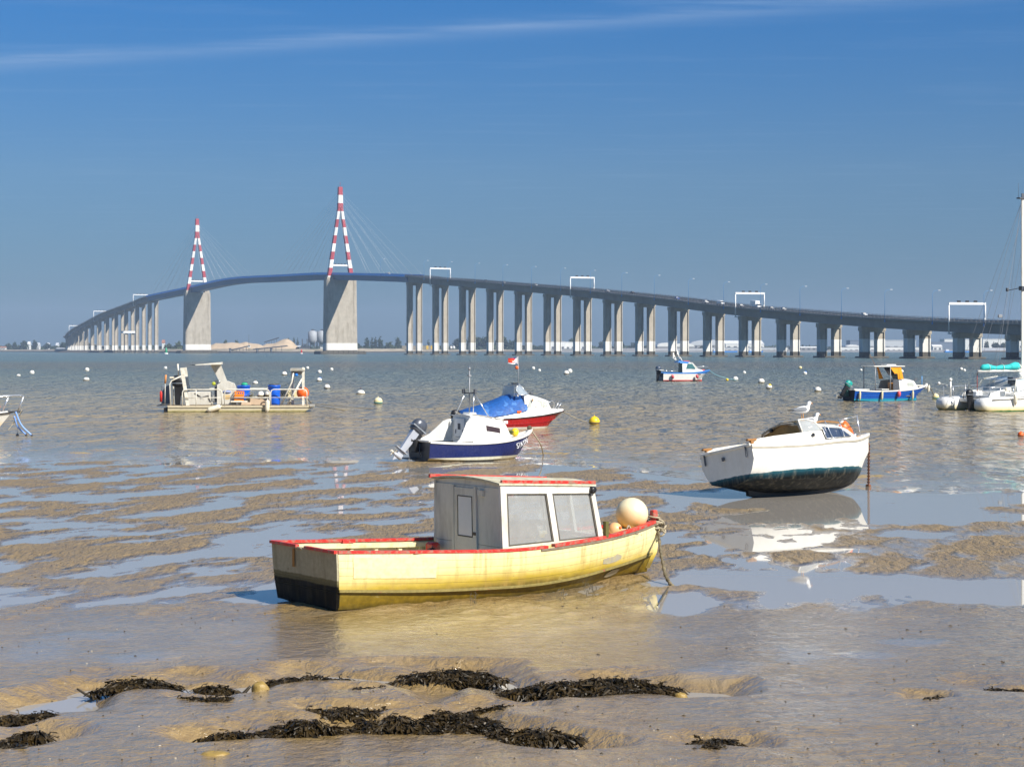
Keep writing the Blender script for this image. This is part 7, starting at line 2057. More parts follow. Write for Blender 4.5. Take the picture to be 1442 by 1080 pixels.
MB().box((5.0, 0, 1.28), (.5, .4, .14), 0, bevel=.04).build('bow_bag', paint('pinkish red bag', (.66, .12, .14), .6), pb)
outboard(pb, (-.35, 0, .75), R(4), 1.4, paint('dark blue cowl', (.03, .05, .09), .35), black_p)
MB().box((-.1, 0, 1.3), (.5, 1.2, .08), 0, bevel=.02).build('stern_bench', white, pb)
PM = frame_of(pb)
pink = paint('pink red fender', (.72, .10, .12), .45, var=.1)
for x, lab in ((1.05, 'red fender nearer the stern of the white launch'), (4.0, 'red fender nearer the bow of the white launch')):
    fender(PM @ Vector((x, -1.2, .55)), (R(25), R(-20), 0), .5, .16, lab, 'red fenders of the launch', pink)
text_obj('name_lettering', 'Nat', .34, dark_steel, pb, (4.35, -.90, .82), (R(84), 0, R(15)), .02, .3)
rope('mooring_line', [PM @ Vector((5.9, 0, 1.2)), PM @ Vector((7.0, 0, .6)), PM @ Vector((9.3, 0, .05))], .03, paint('pale cyan rope', (.25, .50, .55), .8), 'pale cyan mooring line running down from the launch bow', steps=6)

# ------------------------------------------------------------------ 7. blue open fishing boat
UT = R(21)
ub = boat_root('open_boat', (0, 0, 0), UT, 'blue open fishing boat with small orange sided wheelhouse and green outboard at right')
S_ = ground(1203.5, 565, 0); ub.location = (S_.x - .85 * math.sin(UT), S_.y + .85 * math.cos(UT), 0); ub.scale = (1.13, 1, 1)
ub_hull = zpaint('bright blue planking', [(.17, (.02, .34, .50), .03), (3, (.005, .10, .48))], .4, .02, 3, .12)
st = []
for x, b, s_, cyy, czz in ((0, .92, .78, .78, .06), (1.4, 1.04, .70, .90, .0), (3.0, 1.05, .72, .86, .0), (4.4, .78, .82, .55, .06), (5.3, .36, .96, .20, .18), (5.85, .03, 1.10, .015, .34)):
    fx = 0 if x < 4 else (x - 4) * .45
    st.append([(x, b, s_), (x - fx * .25, lerp(b, cyy, .22), lerp(s_, czz, .25)), (x - fx * .5, lerp(b, cyy, .48), lerp(s_, czz, .5)), (x - fx * .8, lerp(b, cyy, .76), lerp(s_, czz, .75)), (x - fx, cyy, czz), (x - fx, 0, -.25)])
ur = simple_hull(ub, st, [0] * 5, [ub_hull], 5, tm=[paint('shaded transom wood', (.02, .02, .025), .6, var=.3)])  # shade on the stern is painted in as a near black
for row in (1, 2, 3): rail_strip(ub, ur, ub_hull, .02, .022, .0, 'strake_edge', (0, -1), 0, -2, .018, row=row)
rail_strip(ub, ur, white, .12, .09, .05, 'gunwale', (0, -1), 0, None, .03)
MB().box((0, 0, .84), (.10, 1.8, .08)).build('stern_rail', white, ub)
MB().box((2.2, 0, .35), (4, 1.6, .05)).build('floor', weathered_wood, ub)
for x in (.35, .85, 2.3): MB().box((x, -.2, .82), (.55, 1.2, .07), 0, bevel=.02).build('thwart', white, ub)
secs = []
for x, hb, zb, ht, zt in ((3.35, .80, .76, .66, 1.52), (4.2, .74, .80, .60, 1.52), (4.6, .62, .84, .48, 1.42), (4.9, .50, .88, .34, .98)):
    secs.append([(x, hb, zb), (x, ht, zt - .05), (x, ht - .1, zt), (x, 0, zt + .05), (x, -ht + .1, zt), (x, -ht, zt - .05), (x, -hb, zb)])
cm = MB().loft(secs, 0); cm.f += [tuple(range(7))]; cm.m += [0]; cm.sm += [False]
smooth_by_angle(cm.build('cuddy', white, ub), 35)
for sg in (-1, 1):
    w_ = MB().slab([(4.52, sg * .665, 1.08), (3.98, sg * .735, 1.06), (4.0, sg * .69, 1.30), (4.42, sg * .62, 1.32)], (0, sg, .1), .02).build('window', pale_glass, ub)
MB().slab([(2.55, .75, .78), (2.75, .70, 1.46), (3.32, .68, 1.50), (3.34, .80, .78)], (0, 1, 0), .04).slab([(3.32, .78, .78), (3.32, .66, 1.5), (3.32, -.10, 1.5), (3.32, -.10, .78)], (-1, 0, 0), .04).build('wheelhouse_side', paint('grey wheelhouse board', (.30, .30, .29), .6, var=.1), ub)
MB().slab([(2.90, -.74, .78), (2.92, -.68, 1.5), (3.32, -.66, 1.5), (3.34, -.78, .78)], (0, -1, 0), .03).build('wheelhouse_side', glass_mat('smoky pane', (.12, .12, .13), .7, .1), ub)
MB().box((3.0, -.2, 1.0), (.3, .3, .6), 0, bevel=.03).build('console', wood_brown, ub)
canvas_or = paint('orange canvas', (.90, .36, .01), .75, var=.08, scale=3)
for sg in (-1, 1):
    MB().slab([(2.62, sg * .80, 2.42), (3.42, sg * .78, 2.42), (3.50, sg * .70, 1.55), (3.28, sg * .70, 1.55), (3.20, sg * .76, 1.95), (2.98, sg * .78, 1.95)] if sg < 0 else [(2.5, .80, 2.42), (2.62, .78, 2.42), (2.95, .70, 1.55), (2.62, .70, 1.55), (2.60, .76, 1.95)], (0, sg, 0), .02).build('canvas_side', canvas_or, ub)
MB().slab([(3.46, .78, 2.42), (3.66, .68, 1.55), (3.66, -.68, 1.55), (3.46, -.78, 2.42)], (1, 0, .2), .02).build('screen', glass_mat('dark screen', (.05, .05, .06), .75, .1), ub)
MB().slab([(3.44, -.80, 2.42), (3.66, -.74, 1.55), (3.42, -.74, 1.55), (3.22, -.80, 2.42)], (0, -1, 0), .03).build('canvas_side', canvas_or, ub)
MB().slab([(2.25, -.60, 2.40), (3.2, -.62, 2.40), (3.05, -.60, 1.85), (2.60, -.60, 1.85)], (-1, -1, 0), .02).build('canvas_back', paint('dark canvas', (.03, .03, .035), .8, var=.2), ub)
MB().box((2.55, 0, 2.48), (2.3, 1.75, .07), 0, bevel=.02).box((2.85, -.2, 2.56), (.7, .8, .12), 0, bevel=.03).build('roof', cream_gel, ub)
for x, y in ((1.55, .78), (1.55, -.78), (2.62, -.85)): MB().tube([(x, y, .76), (x, y, 2.46)], .03, 6).build('post', galv, ub)
MB().tube([(2.15, .3, 2.5), (1.75, .3, 3.35)], .012, 4).build('antenna', wood_brown, ub)
MB().lathe([(.14, 0), (.15, .1), (.05, .2)], 12, 0, Matrix.Translation((3.68, -.4, 2.05))).build('lamp', buoy_white, ub)
outboard(ub, (-.22, .05, .78), R(32), 1.05, paint('green engine cowl', (.01, .30, .26), .35, var=.08), black_p)
MB().box((-.1, .05, .55), (.18, .4, .45), 0, bevel=.03).build('engine_bracket', paint('green black bracket', (.02, .08, .07), .5), ub)
MB().tube([(5.45, 0, 1.05), (5.45, 0, 1.75)], .03, 6).build('bow_staff', lamp_blue, ub)
MB().tube([(4.95, .1, 1.0), (4.98, .1, 1.55)], .02, 6).box((5.02, .1, 1.5), (.2, .05, .2)).build('bow_light', dark_steel, ub)
MB().box((5.05, 0, 1.07), (.7, .5, .08), 0, bevel=.02).build('foredeck', buoy_yellow if False else cream_gel, ub)
MB().box((5.78, 0, 1.02), (.16, .16, .42), 0, bevel=.03).build('bow_post', cream_gel, ub)
UM = frame_of(ub) @ Matrix.Diagonal((1.13, 1, 1, 1))
for k, (x, lab) in enumerate(((.28, 'pale fender nearest the stern of the blue boat'), (1.85, 'pale fender amidships on the blue boat, left of the red one'), (4.25, 'pale fender nearest the bow of the blue boat'))):
    y = -interp(x, [0, 1.4, 3, 4.4], [.92, 1.04, 1.05, .78])
    fender(UM @ Vector((x, y - .09, .40)), (R(6), 0, UT), .62, .085, lab, 'pale fenders of the blue boat', cream_trim)
fender(UM @ Vector((3.1, -1.13, .50)), (R(6), 0, UT), .42, .13, 'short red fender amidships on the blue boat', None, pink)
fender(UM @ Vector((5.86, -.16, .82)), (R(8), R(6), UT), .5, .10, 'cream fender hanging from the blue boat bow', None, fender_m)
rope('mooring_line', [UM @ Vector((5.85, 0, 1.05)), UM @ Vector((6.1, 0, .85)), at(1315, 556, ub.location.y + 2.2)], .035, rope_dark, 'dark chain like mooring line from the blue boat bow to the cream buoy', steps=6)

# ------------------------------------------------------------------ 8. white catamaran with furled turquoise sail
CT = R(27)
ct = boat_root('catamaran', (0, 0, 0), CT, 'white catamaran with tall mast and turquoise sail cover at the right edge')
S_ = ground(1388, 580, 0); ct.location = (S_.x - 2.35 * math.sin(CT), S_.y + 2.35 * math.cos(CT), 0)
cat_hull = zpaint('catamaran hull', [(.05, (.02, .16, .06), .012), (.10, (.70, .55, .16), .06), (.32, (.80, .72, .50), .1), (3, (.82, .81, .78))], .3, .05, 2, .04, hscale=(1, 1, .5))
for sg in (-1, 1):
    secs = []
    for x, w, zt, zb in ((-.10, .28, .52, .22), (.02, .44, .70, .06), (.22, .55, .80, -.08), (.8, .60, .84, -.2), (2.2, .62, .86, -.28), (5, .62, .92, -.3), (7.6, .42, 1.02, -.2), (9.2, .04, 1.12, .1)):
        n = 14; rr_ = []
        for k in range(n):
            a = 2 * PI * k / n; c, s2 = math.cos(a), math.sin(a)
            rr_.append((x, sg * 1.75 + w * math.copysign(abs(c) ** .6, c), lerp(zb, zt, .5 + .5 * math.copysign(abs(s2) ** .55, s2))))
        secs.append(rr_)
    mb = MB().loft(secs, 0, closed=True); mb.f += [tuple(range(14))]; mb.m += [0]; mb.sm += [True]
    mb.build('hull', cat_hull, ct)
    MB().tube([(.5, sg * 2.36, .70), (2.2, sg * 2.38, .74), (6, sg * 2.36, .80)], .03, 5).build('rubbing_band', grey_line, ct)
    MB().box((.05, sg * 1.75, .45), (.05, .03, .6)).build('stern_fitting', black_p, ct)
MB().box((4.6, 0, .70), (6.2, 2.6, .40), 0, bevel=.08).build('bridge_deck', white, ct)
MB().box((1.25, 0, .62), (.5, 2.5, .25), 0, bevel=.05).build('stern_beam', white, ct)
secs = []
for x, hb, zb, ht, zt in ((2.5, 2.25, .84, 2.05, 1.02), (3.2, 2.25, .86, 1.95, 1.20), (3.9, 2.2, .86, 1.8, 1.62), (4.4, 2.15, .88, 1.7, 1.80), (6.5, 2.0, .92, 1.4, 1.78), (8, 1.4, .98, .8, 1.2)):
    secs.append([(x, hb, zb), (x, ht, zt - .06), (x, ht - .14, zt), (x, 0, zt + .08), (x, -ht + .14, zt), (x, -ht, zt - .06), (x, -hb, zb)])
cm = MB().loft(secs, 0); cm.f += [tuple(range(7))]; cm.m += [0]; cm.sm += [False]
smooth_by_angle(cm.build('cabin', white, ct), 35)
for sg in (-1, 1):
    MB().slab([(4.35, sg * 2.02, 1.10), (6.2, sg * 1.92, 1.12), (6.0, sg * 1.70, 1.58), (4.45, sg * 1.80, 1.56)], (0, sg, .3), .03).build('window', glass_dark, ct)
    MB().slab([(1.2, sg * 1.25, .84), (1.3, sg * 1.25, 1.06), (2.9, sg * 1.30, 1.42), (2.9, sg * 1.3, .84)], (0, sg, 0), .08).build('cockpit_coaming', white, ct)
MB().loft([[(3.0, 1.7, 1.2), (3.1, 1.4, 1.86), (3.1, -1.4, 1.86), (3.0, -1.75, 1.15)], [(4.15, 1.8, 1.66), (4.2, 1.4, 2.02), (4.2, -1.4, 2.02), (4.15, -1.85, 1.66)]], 0, smooth=False).build('cockpit_tent', glass_mat('pale tent window', (.40, .48, .56), .7, .25), ct)
for sg in (-1, 1):
    MB().tube([(2.7, sg * 1.8, 1.1), (3.05, sg * 1.55, 1.80), (3.2, sg * 1.42, 1.90)], .03, 6).tube([(4.15, sg * 1.8, 1.66), (4.2, sg * 1.42, 2.04), (3.1, sg * 1.42, 1.90)], .03, 6).build('tent_frame', pale_alu, ct)
MB().box((3.6, -.7, 1.96), (.5, .5, .12)).box((3.7, -.5, 1.72), (.4, .4, .25)).build('hatch_gear', dark_steel, ct)
MB().ball((4.3, -.55, 2.16), .17, 14).build('radar_dome', white, ct)
MB().box((2.2, 0, .86), (1.9, 2.2, .10)).box((1.6, .5, 1.0), (.5, .9, .28), 0, bevel=.04).build('cockpit_seat', panel_white, ct)
# mast, boom, sail cover
ms = MB().loft([[(4.95 + .11 * math.cos(a), .075 * math.sin(a), z) for a in np.linspace(0, 2 * PI, 13)[:-1]] for z in (1.75, 7, 12.95)], 0, closed=True).build('mast', white, ct)
MB().box((4.85, 0, 12.98), (.5, .3, .08)).tube([(4.62, .0, 13.0), (4.62, 0, 13.9)], .012, 4).box((5.05, 0, 13.15), (.35, .05, .25)).tube([(5.1, 0, 12.9), (5.1, 0, 13.3)], .02, 4).build('masthead_gear', dark_steel, ms)
MB().box((4.95, 0, 7.45), (.35, .30, .25)).tube([(4.9, -1.3, 7.35), (4.95, 0, 7.5), (4.9, 1.3, 7.35)], .025, 5).box((4.9, 1.32, 7.4), (.12, .12, .22)).build('spreader', dark_steel, ms)
bo = MB().tube([(4.85, 0, 2.42), (1.40, 0, 2.36)], .085, 10).build('boom', white, ct)
secs = []
for x, r_ in ((1.68, .10), (1.85, .17), (2.2, .19), (2.6, .13), (2.9, .12), (3.3, .16), (3.6, .14), (3.9, .17), (4.3, .25), (4.55, .22), (4.65, .10)):
    secs.append([(x, r_ * 1.1 * math.cos(a), 2.44 + r_ + r_ * math.sin(a) + .02 * math.sin(3 * a + x * 6)) for a in np.linspace(0, 2 * PI, 15)[:-1]])
sc = MB().loft(secs, 0, closed=True); sc.f += [tuple(range(14)), tuple(len(sc.v) - 14 + k for k in range(14))]; sc.m += [0, 0]; sc.sm += [True, True]
sc.build('sail_cover', teal_cloth, bo)
for x in (2.2, 3.3, 4.45): MB().tube([(x, .24 * math.cos(a), 2.58 + .24 * math.sin(a)) for a in np.linspace(0, 2 * PI, 13)], .015, 4).build('strap', pale_alu, bo)
MB().tube([(4.55, 0, 2.5), (4.75, 0, 2.75), (4.85, 0, 2.55)], .05, 6).build('gooseneck', white, bo)
wire = paint('rigging wire', (.22, .23, .25), .4, metal=.4)
for a, b in (((4.85, 0, 12.7), (.35, 0, .95)), ((4.9, 0, 12.8), (.9, 1.9, .9)), ((4.9, 0, 12.8), (.9, -1.9, .9)), ((4.9, 1.3, 7.35), (4.2, 2.2, .9)), ((4.9, -1.3, 7.35), (4.2, -2.2, .9)), ((4.95, 0, 12.7), (9.1, 0, 1.1)), ((4.8, 0, 11.5), (1.5, 0, 2.45)), ((4.8, 0, 9.5), (3.2, 0, 2.6)), ((2.4, 0, 2.36), (1.5, -.9, .9)), ((4.8, 0, 12.6), (4.05, .9, 1.9))):
    MB().tube([a, b], .011, 4, 0, cap=False).build('stay', wire, ct)
MB().box((4.05, 1.0, 5.75), (.32, .12, .20), 0, bevel=.04).build('radar_reflector', galv, ct)
# stern rails, flag pole, lamp
for sg in (-1, 1):
    mb = MB()
    mb.tube([(.55, sg * 2.1, .82), (.55, sg * 2.1, 1.45), (1.3, sg * 2.15, 1.42), (2.3, sg * 2.2, 1.46), (4.0, sg * 2.1, 1.50)], .02, 6).tube([(.55, sg * 1.2, .80), (.55, sg * 1.2, 1.45), (.55, sg * 2.1, 1.45)], .02, 6)
    for x in (1.3, 2.3): mb.tube([(x, sg * 2.15, .84), (x, sg * 2.15, 1.46)], .02, 5)
    mb.build('guard_rail', steel_rail, ct)
MB().tube([(.45, 1.35, .8), (.45, 1.35, 1.75)], .06, 8).ball((.45, 1.35, 1.85), .11, 10).tube([(.45, 1.35, 1.45), (.1, 1.9, 1.6)], .03, 5).ball((.05, 1.95, 1.62), .10, 10).build('outboard_lift', white, ct)
MB().tube([(.8, .6, .7), (.9, .5, 1.6)], .03, 6).tube([(.75, .2, .7), (.8, .1, 1.55), (1.6, -.6, 1.1), (1.8, -.8, .8)], .03, 6).build('davit', galv, ct)
MB().tube([(1.55, .2, .9), (1.55, .2, 2.3)], .025, 5).build('flag_staff', paint('dark red staff', (.28, .04, .03), .5), ct)
MB().box((2.35, -1.6, 1.30), (.4, .2, .22), 0, bevel=.04).build('life_sling', buoy_white, ct)
outboard(ct, (.8, 0, .55), R(0), 1.0, black_p, black_p)
CM = frame_of(ct)
fender(CM @ Vector((2.15, -2.5, .72)), (R(4), R(-6), CT), .62, .11, 'white fender hanging on the near hull of the catamaran', None, fender_m)

# ------------------------------------------------------------------ 9. bow of a white boat at the left edge
LT = R(17)
lb = boat_root('moored_boat', (0, 0, 0), LT, 'yellowed white bow of a boat with railing at the left edge of the picture')
stain_hull = zpaint('yellow stained hull', [(.10, (.035, .040, .008), .06), (.24, (.50, .30, .03), .07), (.48, (.74, .56, .20), .16), (3, (.80, .78, .72))], .35, .05, 2, .05)
LL = 6.2
bowp = at(17, 580, 82.2)
lb.location = (bowp.x - LL * math.cos(LT), bowp.y - LL * math.sin(LT), 0)
st = []
for x, b, s_, cyy, czz in ((0, 1.0, .86, .88, .1), (2.5, 1.12, .84, .98, .05), (4.2, .95, .88, .72, .06), (5.4, .48, .95, .28, .14), (6.2, .02, 1.02, .012, .28)):
    fx = 0 if x < 4 else (x - 4) * .27
    st.append([(x, b, s_), (x - fx * .5, lerp(b, cyy, .5), lerp(s_, czz, .5)), (x - fx, cyy, czz), (x - fx * 1.1, cyy * .6, -.14), (x - fx * 1.2, 0, -.25)])
lr = simple_hull(lb, st, [0] * 4, [stain_hull], 6)
rail_strip(lb, lr, black_rubber, .05, .05, .0, 'rubbing_band', (0, -1), 0, None, .03)
rail_strip(lb, lr, white, .06, .07, .06, 'toe_rail', (0, -1), 0, None, .005)
deck_from(lb, lr, -.01, 0, len(lr) - 1, white, 'deck', .03)
pp = MB()
for sg in (-1, 1):
    pp.tube([(3.6, sg * .95, 1.52), (4.8, sg * .66, 1.62), (5.9, sg * .26, 1.70), (6.55, sg * .16, 1.73)], .035, 7)
    pp.tube([(4.9, sg * .62, .96), (5.05, sg * .60, 1.62)], .03, 6); pp.tube([(5.8, sg * .22, 1.0), (6.05, sg * .22, 1.70)], .03, 6); pp.tube([(6.45, sg * .14, 1.05), (6.68, sg * .14, 1.70)], .03, 6)
pp.tube([(6.55, -.16, 1.73), (6.60, 0, 1.735), (6.55, .16, 1.73)], .035, 7)
pp.build('pulpit', steel_rail, lb)
MB().box((6.2, 0, 1.05), (.9, .28, .05)).lathe([(.05, -.1), (.05, .1)], 10, 0, Matrix.Translation((6.55, 0, 1.0)) @ Matrix.Rotation(PI / 2, 4, 'X')).build('bow_sprit', dark_steel, lb)
MB().tube([(6.0, .05, .98), (6.6, .05, 1.04), (6.5, .05, .85), (6.25, .05, .72)], .03, 6).build('anchor', galv, lb)
LM = frame_of(lb)
o = empty('buoy', LM @ Vector((5.38, .05, 1.17))); tag(o, 'bright orange buoy on the foredeck of the boat at the left edge', 'buoy')
MB().ball((0, 0, 0), .20, 18).build('ball', orange_p, o); MB().tube([(.15, 0, .05), (.32, 0, .10)], .05, 8).build('eye', orange_p, o)
hose = paint('blue hose', (.22, .40, .85), .4, var=.05)
for (u0, v0), (u1, v1), lab, k in (((20, 586), (36.5, 612), 'left blue mooring hose below the bow at the left edge', 0), ((22, 580), (44.5, 613), 'right blue mooring hose below the bow at the left edge', 1)):
    a = at(u0, v0, 81.6); b = at(u1, v1, 81.9 - k * .2)
    mid_ = a.lerp(b, .5) + Vector((-.10, 0, -.05))
    o = empty('mooring_hose', b); tag(o, lab, 'hose', 'blue mooring hoses')
    MB().tube(catmull([tuple(a - b), tuple(mid_ - b), (0, 0, 0)], 8), .035, 7).build('tube', hose, o)
    MB().tube([(0, 0, .03), (.03, 0, -.1)], .045, 7).build('end', black_rubber, o)
a = at(31, 577, 82); b = at(11, 606, 81.5)
rope('line', [a, a.lerp(b, .4) + Vector((-.05, 0, -.12)), b], .014, rope_m, 'thin pale line slanting back under the bow at the left edge')
o = MB().tube([at(24.5, 612, 82) + Vector((0, 0, -.2)), at(24.5, 600, 82)], .02, 5).ball(at(24.5, 613, 82), .07, 8).build('stake', dark_steel); tag(o, 'thin dark stake in the water by the left edge boat', 'stake')

# ------------------------------------------------------------------ mooring buoys
def mooring_buoy(u, v, r_px, label, style='white', sq=1.0, topc=None, v_is_center=True, group='mooring buoys on the estuary'):
    vw = v + r_px * .62
    g = ground(u, vw, 0); r = r_px * g.y / FOCAL
    o = empty('mooring_buoy', (g.x, g.y, 0), (0, 0, u)); tag(o, label, 'buoy', group)
    zc = r * .55 * sq
    m_ = {'white': buoy_white, 'yellow': buoy_yellow, 'cream': buoy_cream, 'blue': buoy_white, 'red': orange_p}[style]
    if sq < .85:
        MB().lathe([(.01, -.4 * r), (r, -.3 * r), (r * 1.08, .0), (r * 1.04, .16 * r)], 18).build('foot', buoy_brown, o)
        MB().lathe([(r * 1.03, .17 * r), (r * .92, .55 * r), (r * .55, .92 * r), (.01, 1.0 * r)], 18).build('float', m_, o)
    else:
        MB().ball((0, 0, zc), r, 20, 0, (1, 1, .96)).build('float', m_, o)
        MB().lathe([(r * 1.005, zc - r * .34), (r * 1.01, zc - r * .1)], 20).build('foot', buoy_brown if style != 'cream' else paint('teal buoy foot', (.10, .32, .30), .5, var=.2), o) if r_px > 3.6 else None
    if r_px > 3:
        MB().tube([(0, 0, zc + r * .9), (0, 0, zc + r * 1.15)], r * .12, 7).build('eye', rust if style == 'white' else m_, o)
    if topc is not None: MB().ball((-.3 * r, 0, zc + r * .6), r * .55, 12).build('pickup', topc, o)
    return o
buoy_cream = zpaint('cream buoy weathered', [(.04, (.10, .34, .32), .05), (.22, (.86, .62, .22), .1), (2, (.82, .72, .46))], .4, .1, 3, .06)
blue_cap = paint('blue pick up buoy', (.02, .16, .62), .4)
BU = [(26, 528, 3, .7, 'white', None, 'small flat white buoy nearest the left edge'), (45, 524.5, 3.4, 1, 'white', None, 'round white buoy right of the flat one at the left edge'),
      (122.5, 520.5, 3.2, 1, 'white', None, 'farther one of two white buoys in line, left of the barge'), (121.5, 533, 4.4, .7, 'white', None, 'nearer one of two white buoys in line, low with brown foot, left of the barge'),
      (233, 518, 2.4, 1, 'white', None, 'tiny white buoy just above the barge stern'), (400.5, 526.5, 3.8, 1, 'white', None, 'round white buoy left of the barge bow frame'),
      (359.5, 538, 3.9, .7, 'white', None, 'low white buoy with dark foot above the middle of the barge'), (433, 518, 2.3, 1, 'white', None, 'farthest small white buoy right of the barge bow frame'),
      (450, 523.5, 3.0, .9, 'white', None, 'white buoy above the one with a blue cap'), (449.5, 535, 3.7, 1, 'white', blue_cap, 'white buoy with a blue cap right of the barge'),
      (460.5, 545, 4.4, 1, 'white', None, 'tilted white buoy nearest the barge bow'), (508, 551.5, 6.0, .8, 'white', None, 'domed white buoy with dark foot between barge and navy boat'),
      (532.5, 565, 6.2, 1, 'cream', None, 'cream and teal buoy above the grey outboard'), (467, 520, 2.4, 1, 'white', None, 'tiny white buoy straight below the front pylon'),
      (751, 518.5, 2.5, 1, 'white', None, 'small white buoy right of the little flag'), (759.5, 521.5, 2.2, 1, 'white', None, 'smaller white buoy, second to the right of the little flag'),
      (797.5, 525, 3.9, .9, 'white', None, 'nearer of a touching pair of white buoys right of the flag'), (802.5, 522.5, 3.5, 1, 'white', None, 'farther of a touching pair of white buoys right of the flag'),
      (1024, 534.5, 2.0, 1, 'yellow', None, 'tiny yellow buoy by the launch mooring line'), (1035.5, 533.5, 4.0, .9, 'white', None, 'white buoy just right of the tiny yellow one'),
      (1048, 524.5, 2.4, 1, 'white', None, 'small white buoy far right of the launch bow'), (1072, 537, 4.6, 1, 'white', None, 'large round white buoy behind the one with the yellow post'),
      (1083, 545, 4.3, 1, 'white', buoy_yellow, 'white buoy with a yellow pick up float'), (1127, 517.5, 2.4, .9, 'cream', None, 'farthest small buoy above the blue and white one'),
      (1133.5, 525.5, 2.9, 1, 'blue', blue_cap, 'small white buoy with a blue float on its left'), (1151.5, 549, 4.8, 1, 'white', None, 'white buoy with brown foot left of the blue fishing boat'),
      (1212.5, 521, 1.8, 1, 'white', None, 'tiny white buoy above the stern of the blue fishing boat'), (1353.5, 519.5, 2.4, 1, 'white', None, 'left of two tiny buoys left of the turquoise sail cover'), (1358, 521.5, 2.3, 1, 'white', None, 'right of two tiny buoys left of the turquoise sail cover'),
      (837, 593, 7.6, 1, 'yellow', None, 'bright yellow round buoy right of the red cabin cruiser'), (1317.5, 558.5, 4.9, 1, 'cream', None, 'cream and pink buoy at the bow of the blue fishing boat'), (1437.5, 611.5, 4.5, .9, 'red', None, 'orange red buoy cut by the right edge')]
for u, v, r_, sq, stl, cap, lab in BU: mooring_buoy(u, v, r_, lab, stl, sq, cap)
# ================================================================== SEAWEED AND STONES ON THE MUD
def make_weed():
    m, nt, b, out = new_mat('bladder wrack')
    tc = nt.nodes.new('ShaderNodeTexCoord')
    n = nnoise(nt, tc.outputs['Object'], 9, 4, .6)
    c = nmix(nt, nramp(nt, n, [(.35, 0), (.7, 1)]), (.010, .007, .002), (.055, .033, .007))
    nt.links.new(c, b.inputs['Base Color']); b.inputs['Roughness'].default_value = .48; b.inputs['Specular IOR Level'].default_value = .35
    return m
WEED = make_weed()
def clump(u, v, hw, hp, label, seed, dens=1.0, lean=0.0):
    rnd = random.Random(seed)
    c = ground(u, v, .02); c.z = 0
    pm = FOCAL / c.y
    rx = hw / pm * 1.06; ry = max(.14, min(.85, rx * .62)); H = hp / pm * .80
    # the mud under the clump, sampled once; weed piles at least up to the near lip of its hollow
    gx, gy = np.meshgrid(np.linspace(c.x - rx * 1.6, c.x + rx * 1.6, 25), np.linspace(c.y - ry * 1.8, c.y + ry * 1.8, 17))
    gz = np.maximum(mud_height(gx, gy), 0.0)
    lip = float(np.max(mud_height(np.full(9, c.x) + np.linspace(-.3, .3, 9) * rx, c.y - np.linspace(.2, 1.0, 9))))
    gz = np.maximum(gz, lip - .05) if hp > 7 else gz
    def surf_z(x, y):
        i = min(24, max(0, int(round((x - c.x + rx * 1.6) / (rx * 3.2) * 24)))); j = min(16, max(0, int(round((y - c.y + ry * 1.8) / (ry * 3.6) * 16))))
        return float(gz[j, i])
    def swell(x, y): return max(.12, .62 + 1.15 * mnoise.noise(Vector((x * 3.1 + seed * 1.7, y * 2.6, 1))) + .3 * mnoise.noise(Vector((x * 8 + seed, y * 8, 4))))
    mb = MB()
    # a dark low mound under the fronds
    n1, n2 = 22, 6; rings = []
    ctr_z = surf_z(c.x, c.y)
    for i in range(n2 + 1):
        f_ = i / n2; ring = []
        for k in range(n1):
            a = 2 * PI * k / n1
            q = (1 - f_) * (.60 + .46 * mnoise.noise(Vector((math.cos(a) * 1.6 + seed, math.sin(a) * 1.6, 0))))
            x, y = rx * q * math.cos(a), ry * q * math.sin(a)
            z = surf_z(c.x + x, c.y + y) + H * .75 * (1 - q ** 3) * swell(x, y) - .02
            ring.append((x, y, z))
        rings.append(ring)
    mb.loft(rings, 0, closed=True)
    N = int(min(5600, 5600 * dens * rx * ry * 3.2 + 130))
    for _ in range(N):
        a = rnd.uniform(0, 2 * PI); q = math.sqrt(rnd.random()) * (.86 + .60 * mnoise.noise(Vector((math.cos(a) * 1.7 + seed, math.sin(a) * 1.7, 2))))
        x, y = rx * q * math.cos(a) * 1.05, ry * q * math.sin(a)
        lump = 1.25 * swell(x, y)
        z = surf_z(c.x + x, c.y + y) + H * max(0, 1 - q * q) * lump * rnd.uniform(.35, 1.0)
        d = Vector((rnd.gauss(lean, 1), rnd.gauss(-.5, .8), rnd.gauss(-.02, .26))).normalized()
        L_ = rnd.uniform(.03, .11) * rnd.choice((.7, 1, 1, 1.3)); w = rnd.uniform(.004, .013)
        s_ = d.cross(Vector((0, 0, 1)))
        if s_.length < .1: s_ = Vector((1, 0, 0))
        s_.normalize(); p = Vector((x, y, z))
        s_ = (s_ + Vector((0, 0, rnd.uniform(-.8, .8)))).normalized()
        droop = Vector((rnd.gauss(0, .25) * L_, rnd.gauss(0, .2) * L_, -.45 * L_))
        p1, p2 = p + d * L_ * .5, p + d * L_ + droop
        vs = [p - s_ * w * .5, p + s_ * w * .5, p1 + s_ * w, p1 - s_ * w, p2 + s_ * w * 1.6 + d * .01, p2 + s_ * w * .3, p2 - s_ * w * .3, p2 - s_ * w * 1.6 + d * .01]
        mb.add(vs, [(0, 1, 2, 3), (3, 2, 5, 6), (2, 4, 5), (3, 6, 7)], 0)
    o = mb.build('seaweed', WEED, fix=False); o.location = c
    o.location.z = 0
    tag(o, label, 'seaweed', 'clumps of dark seaweed on the mud')
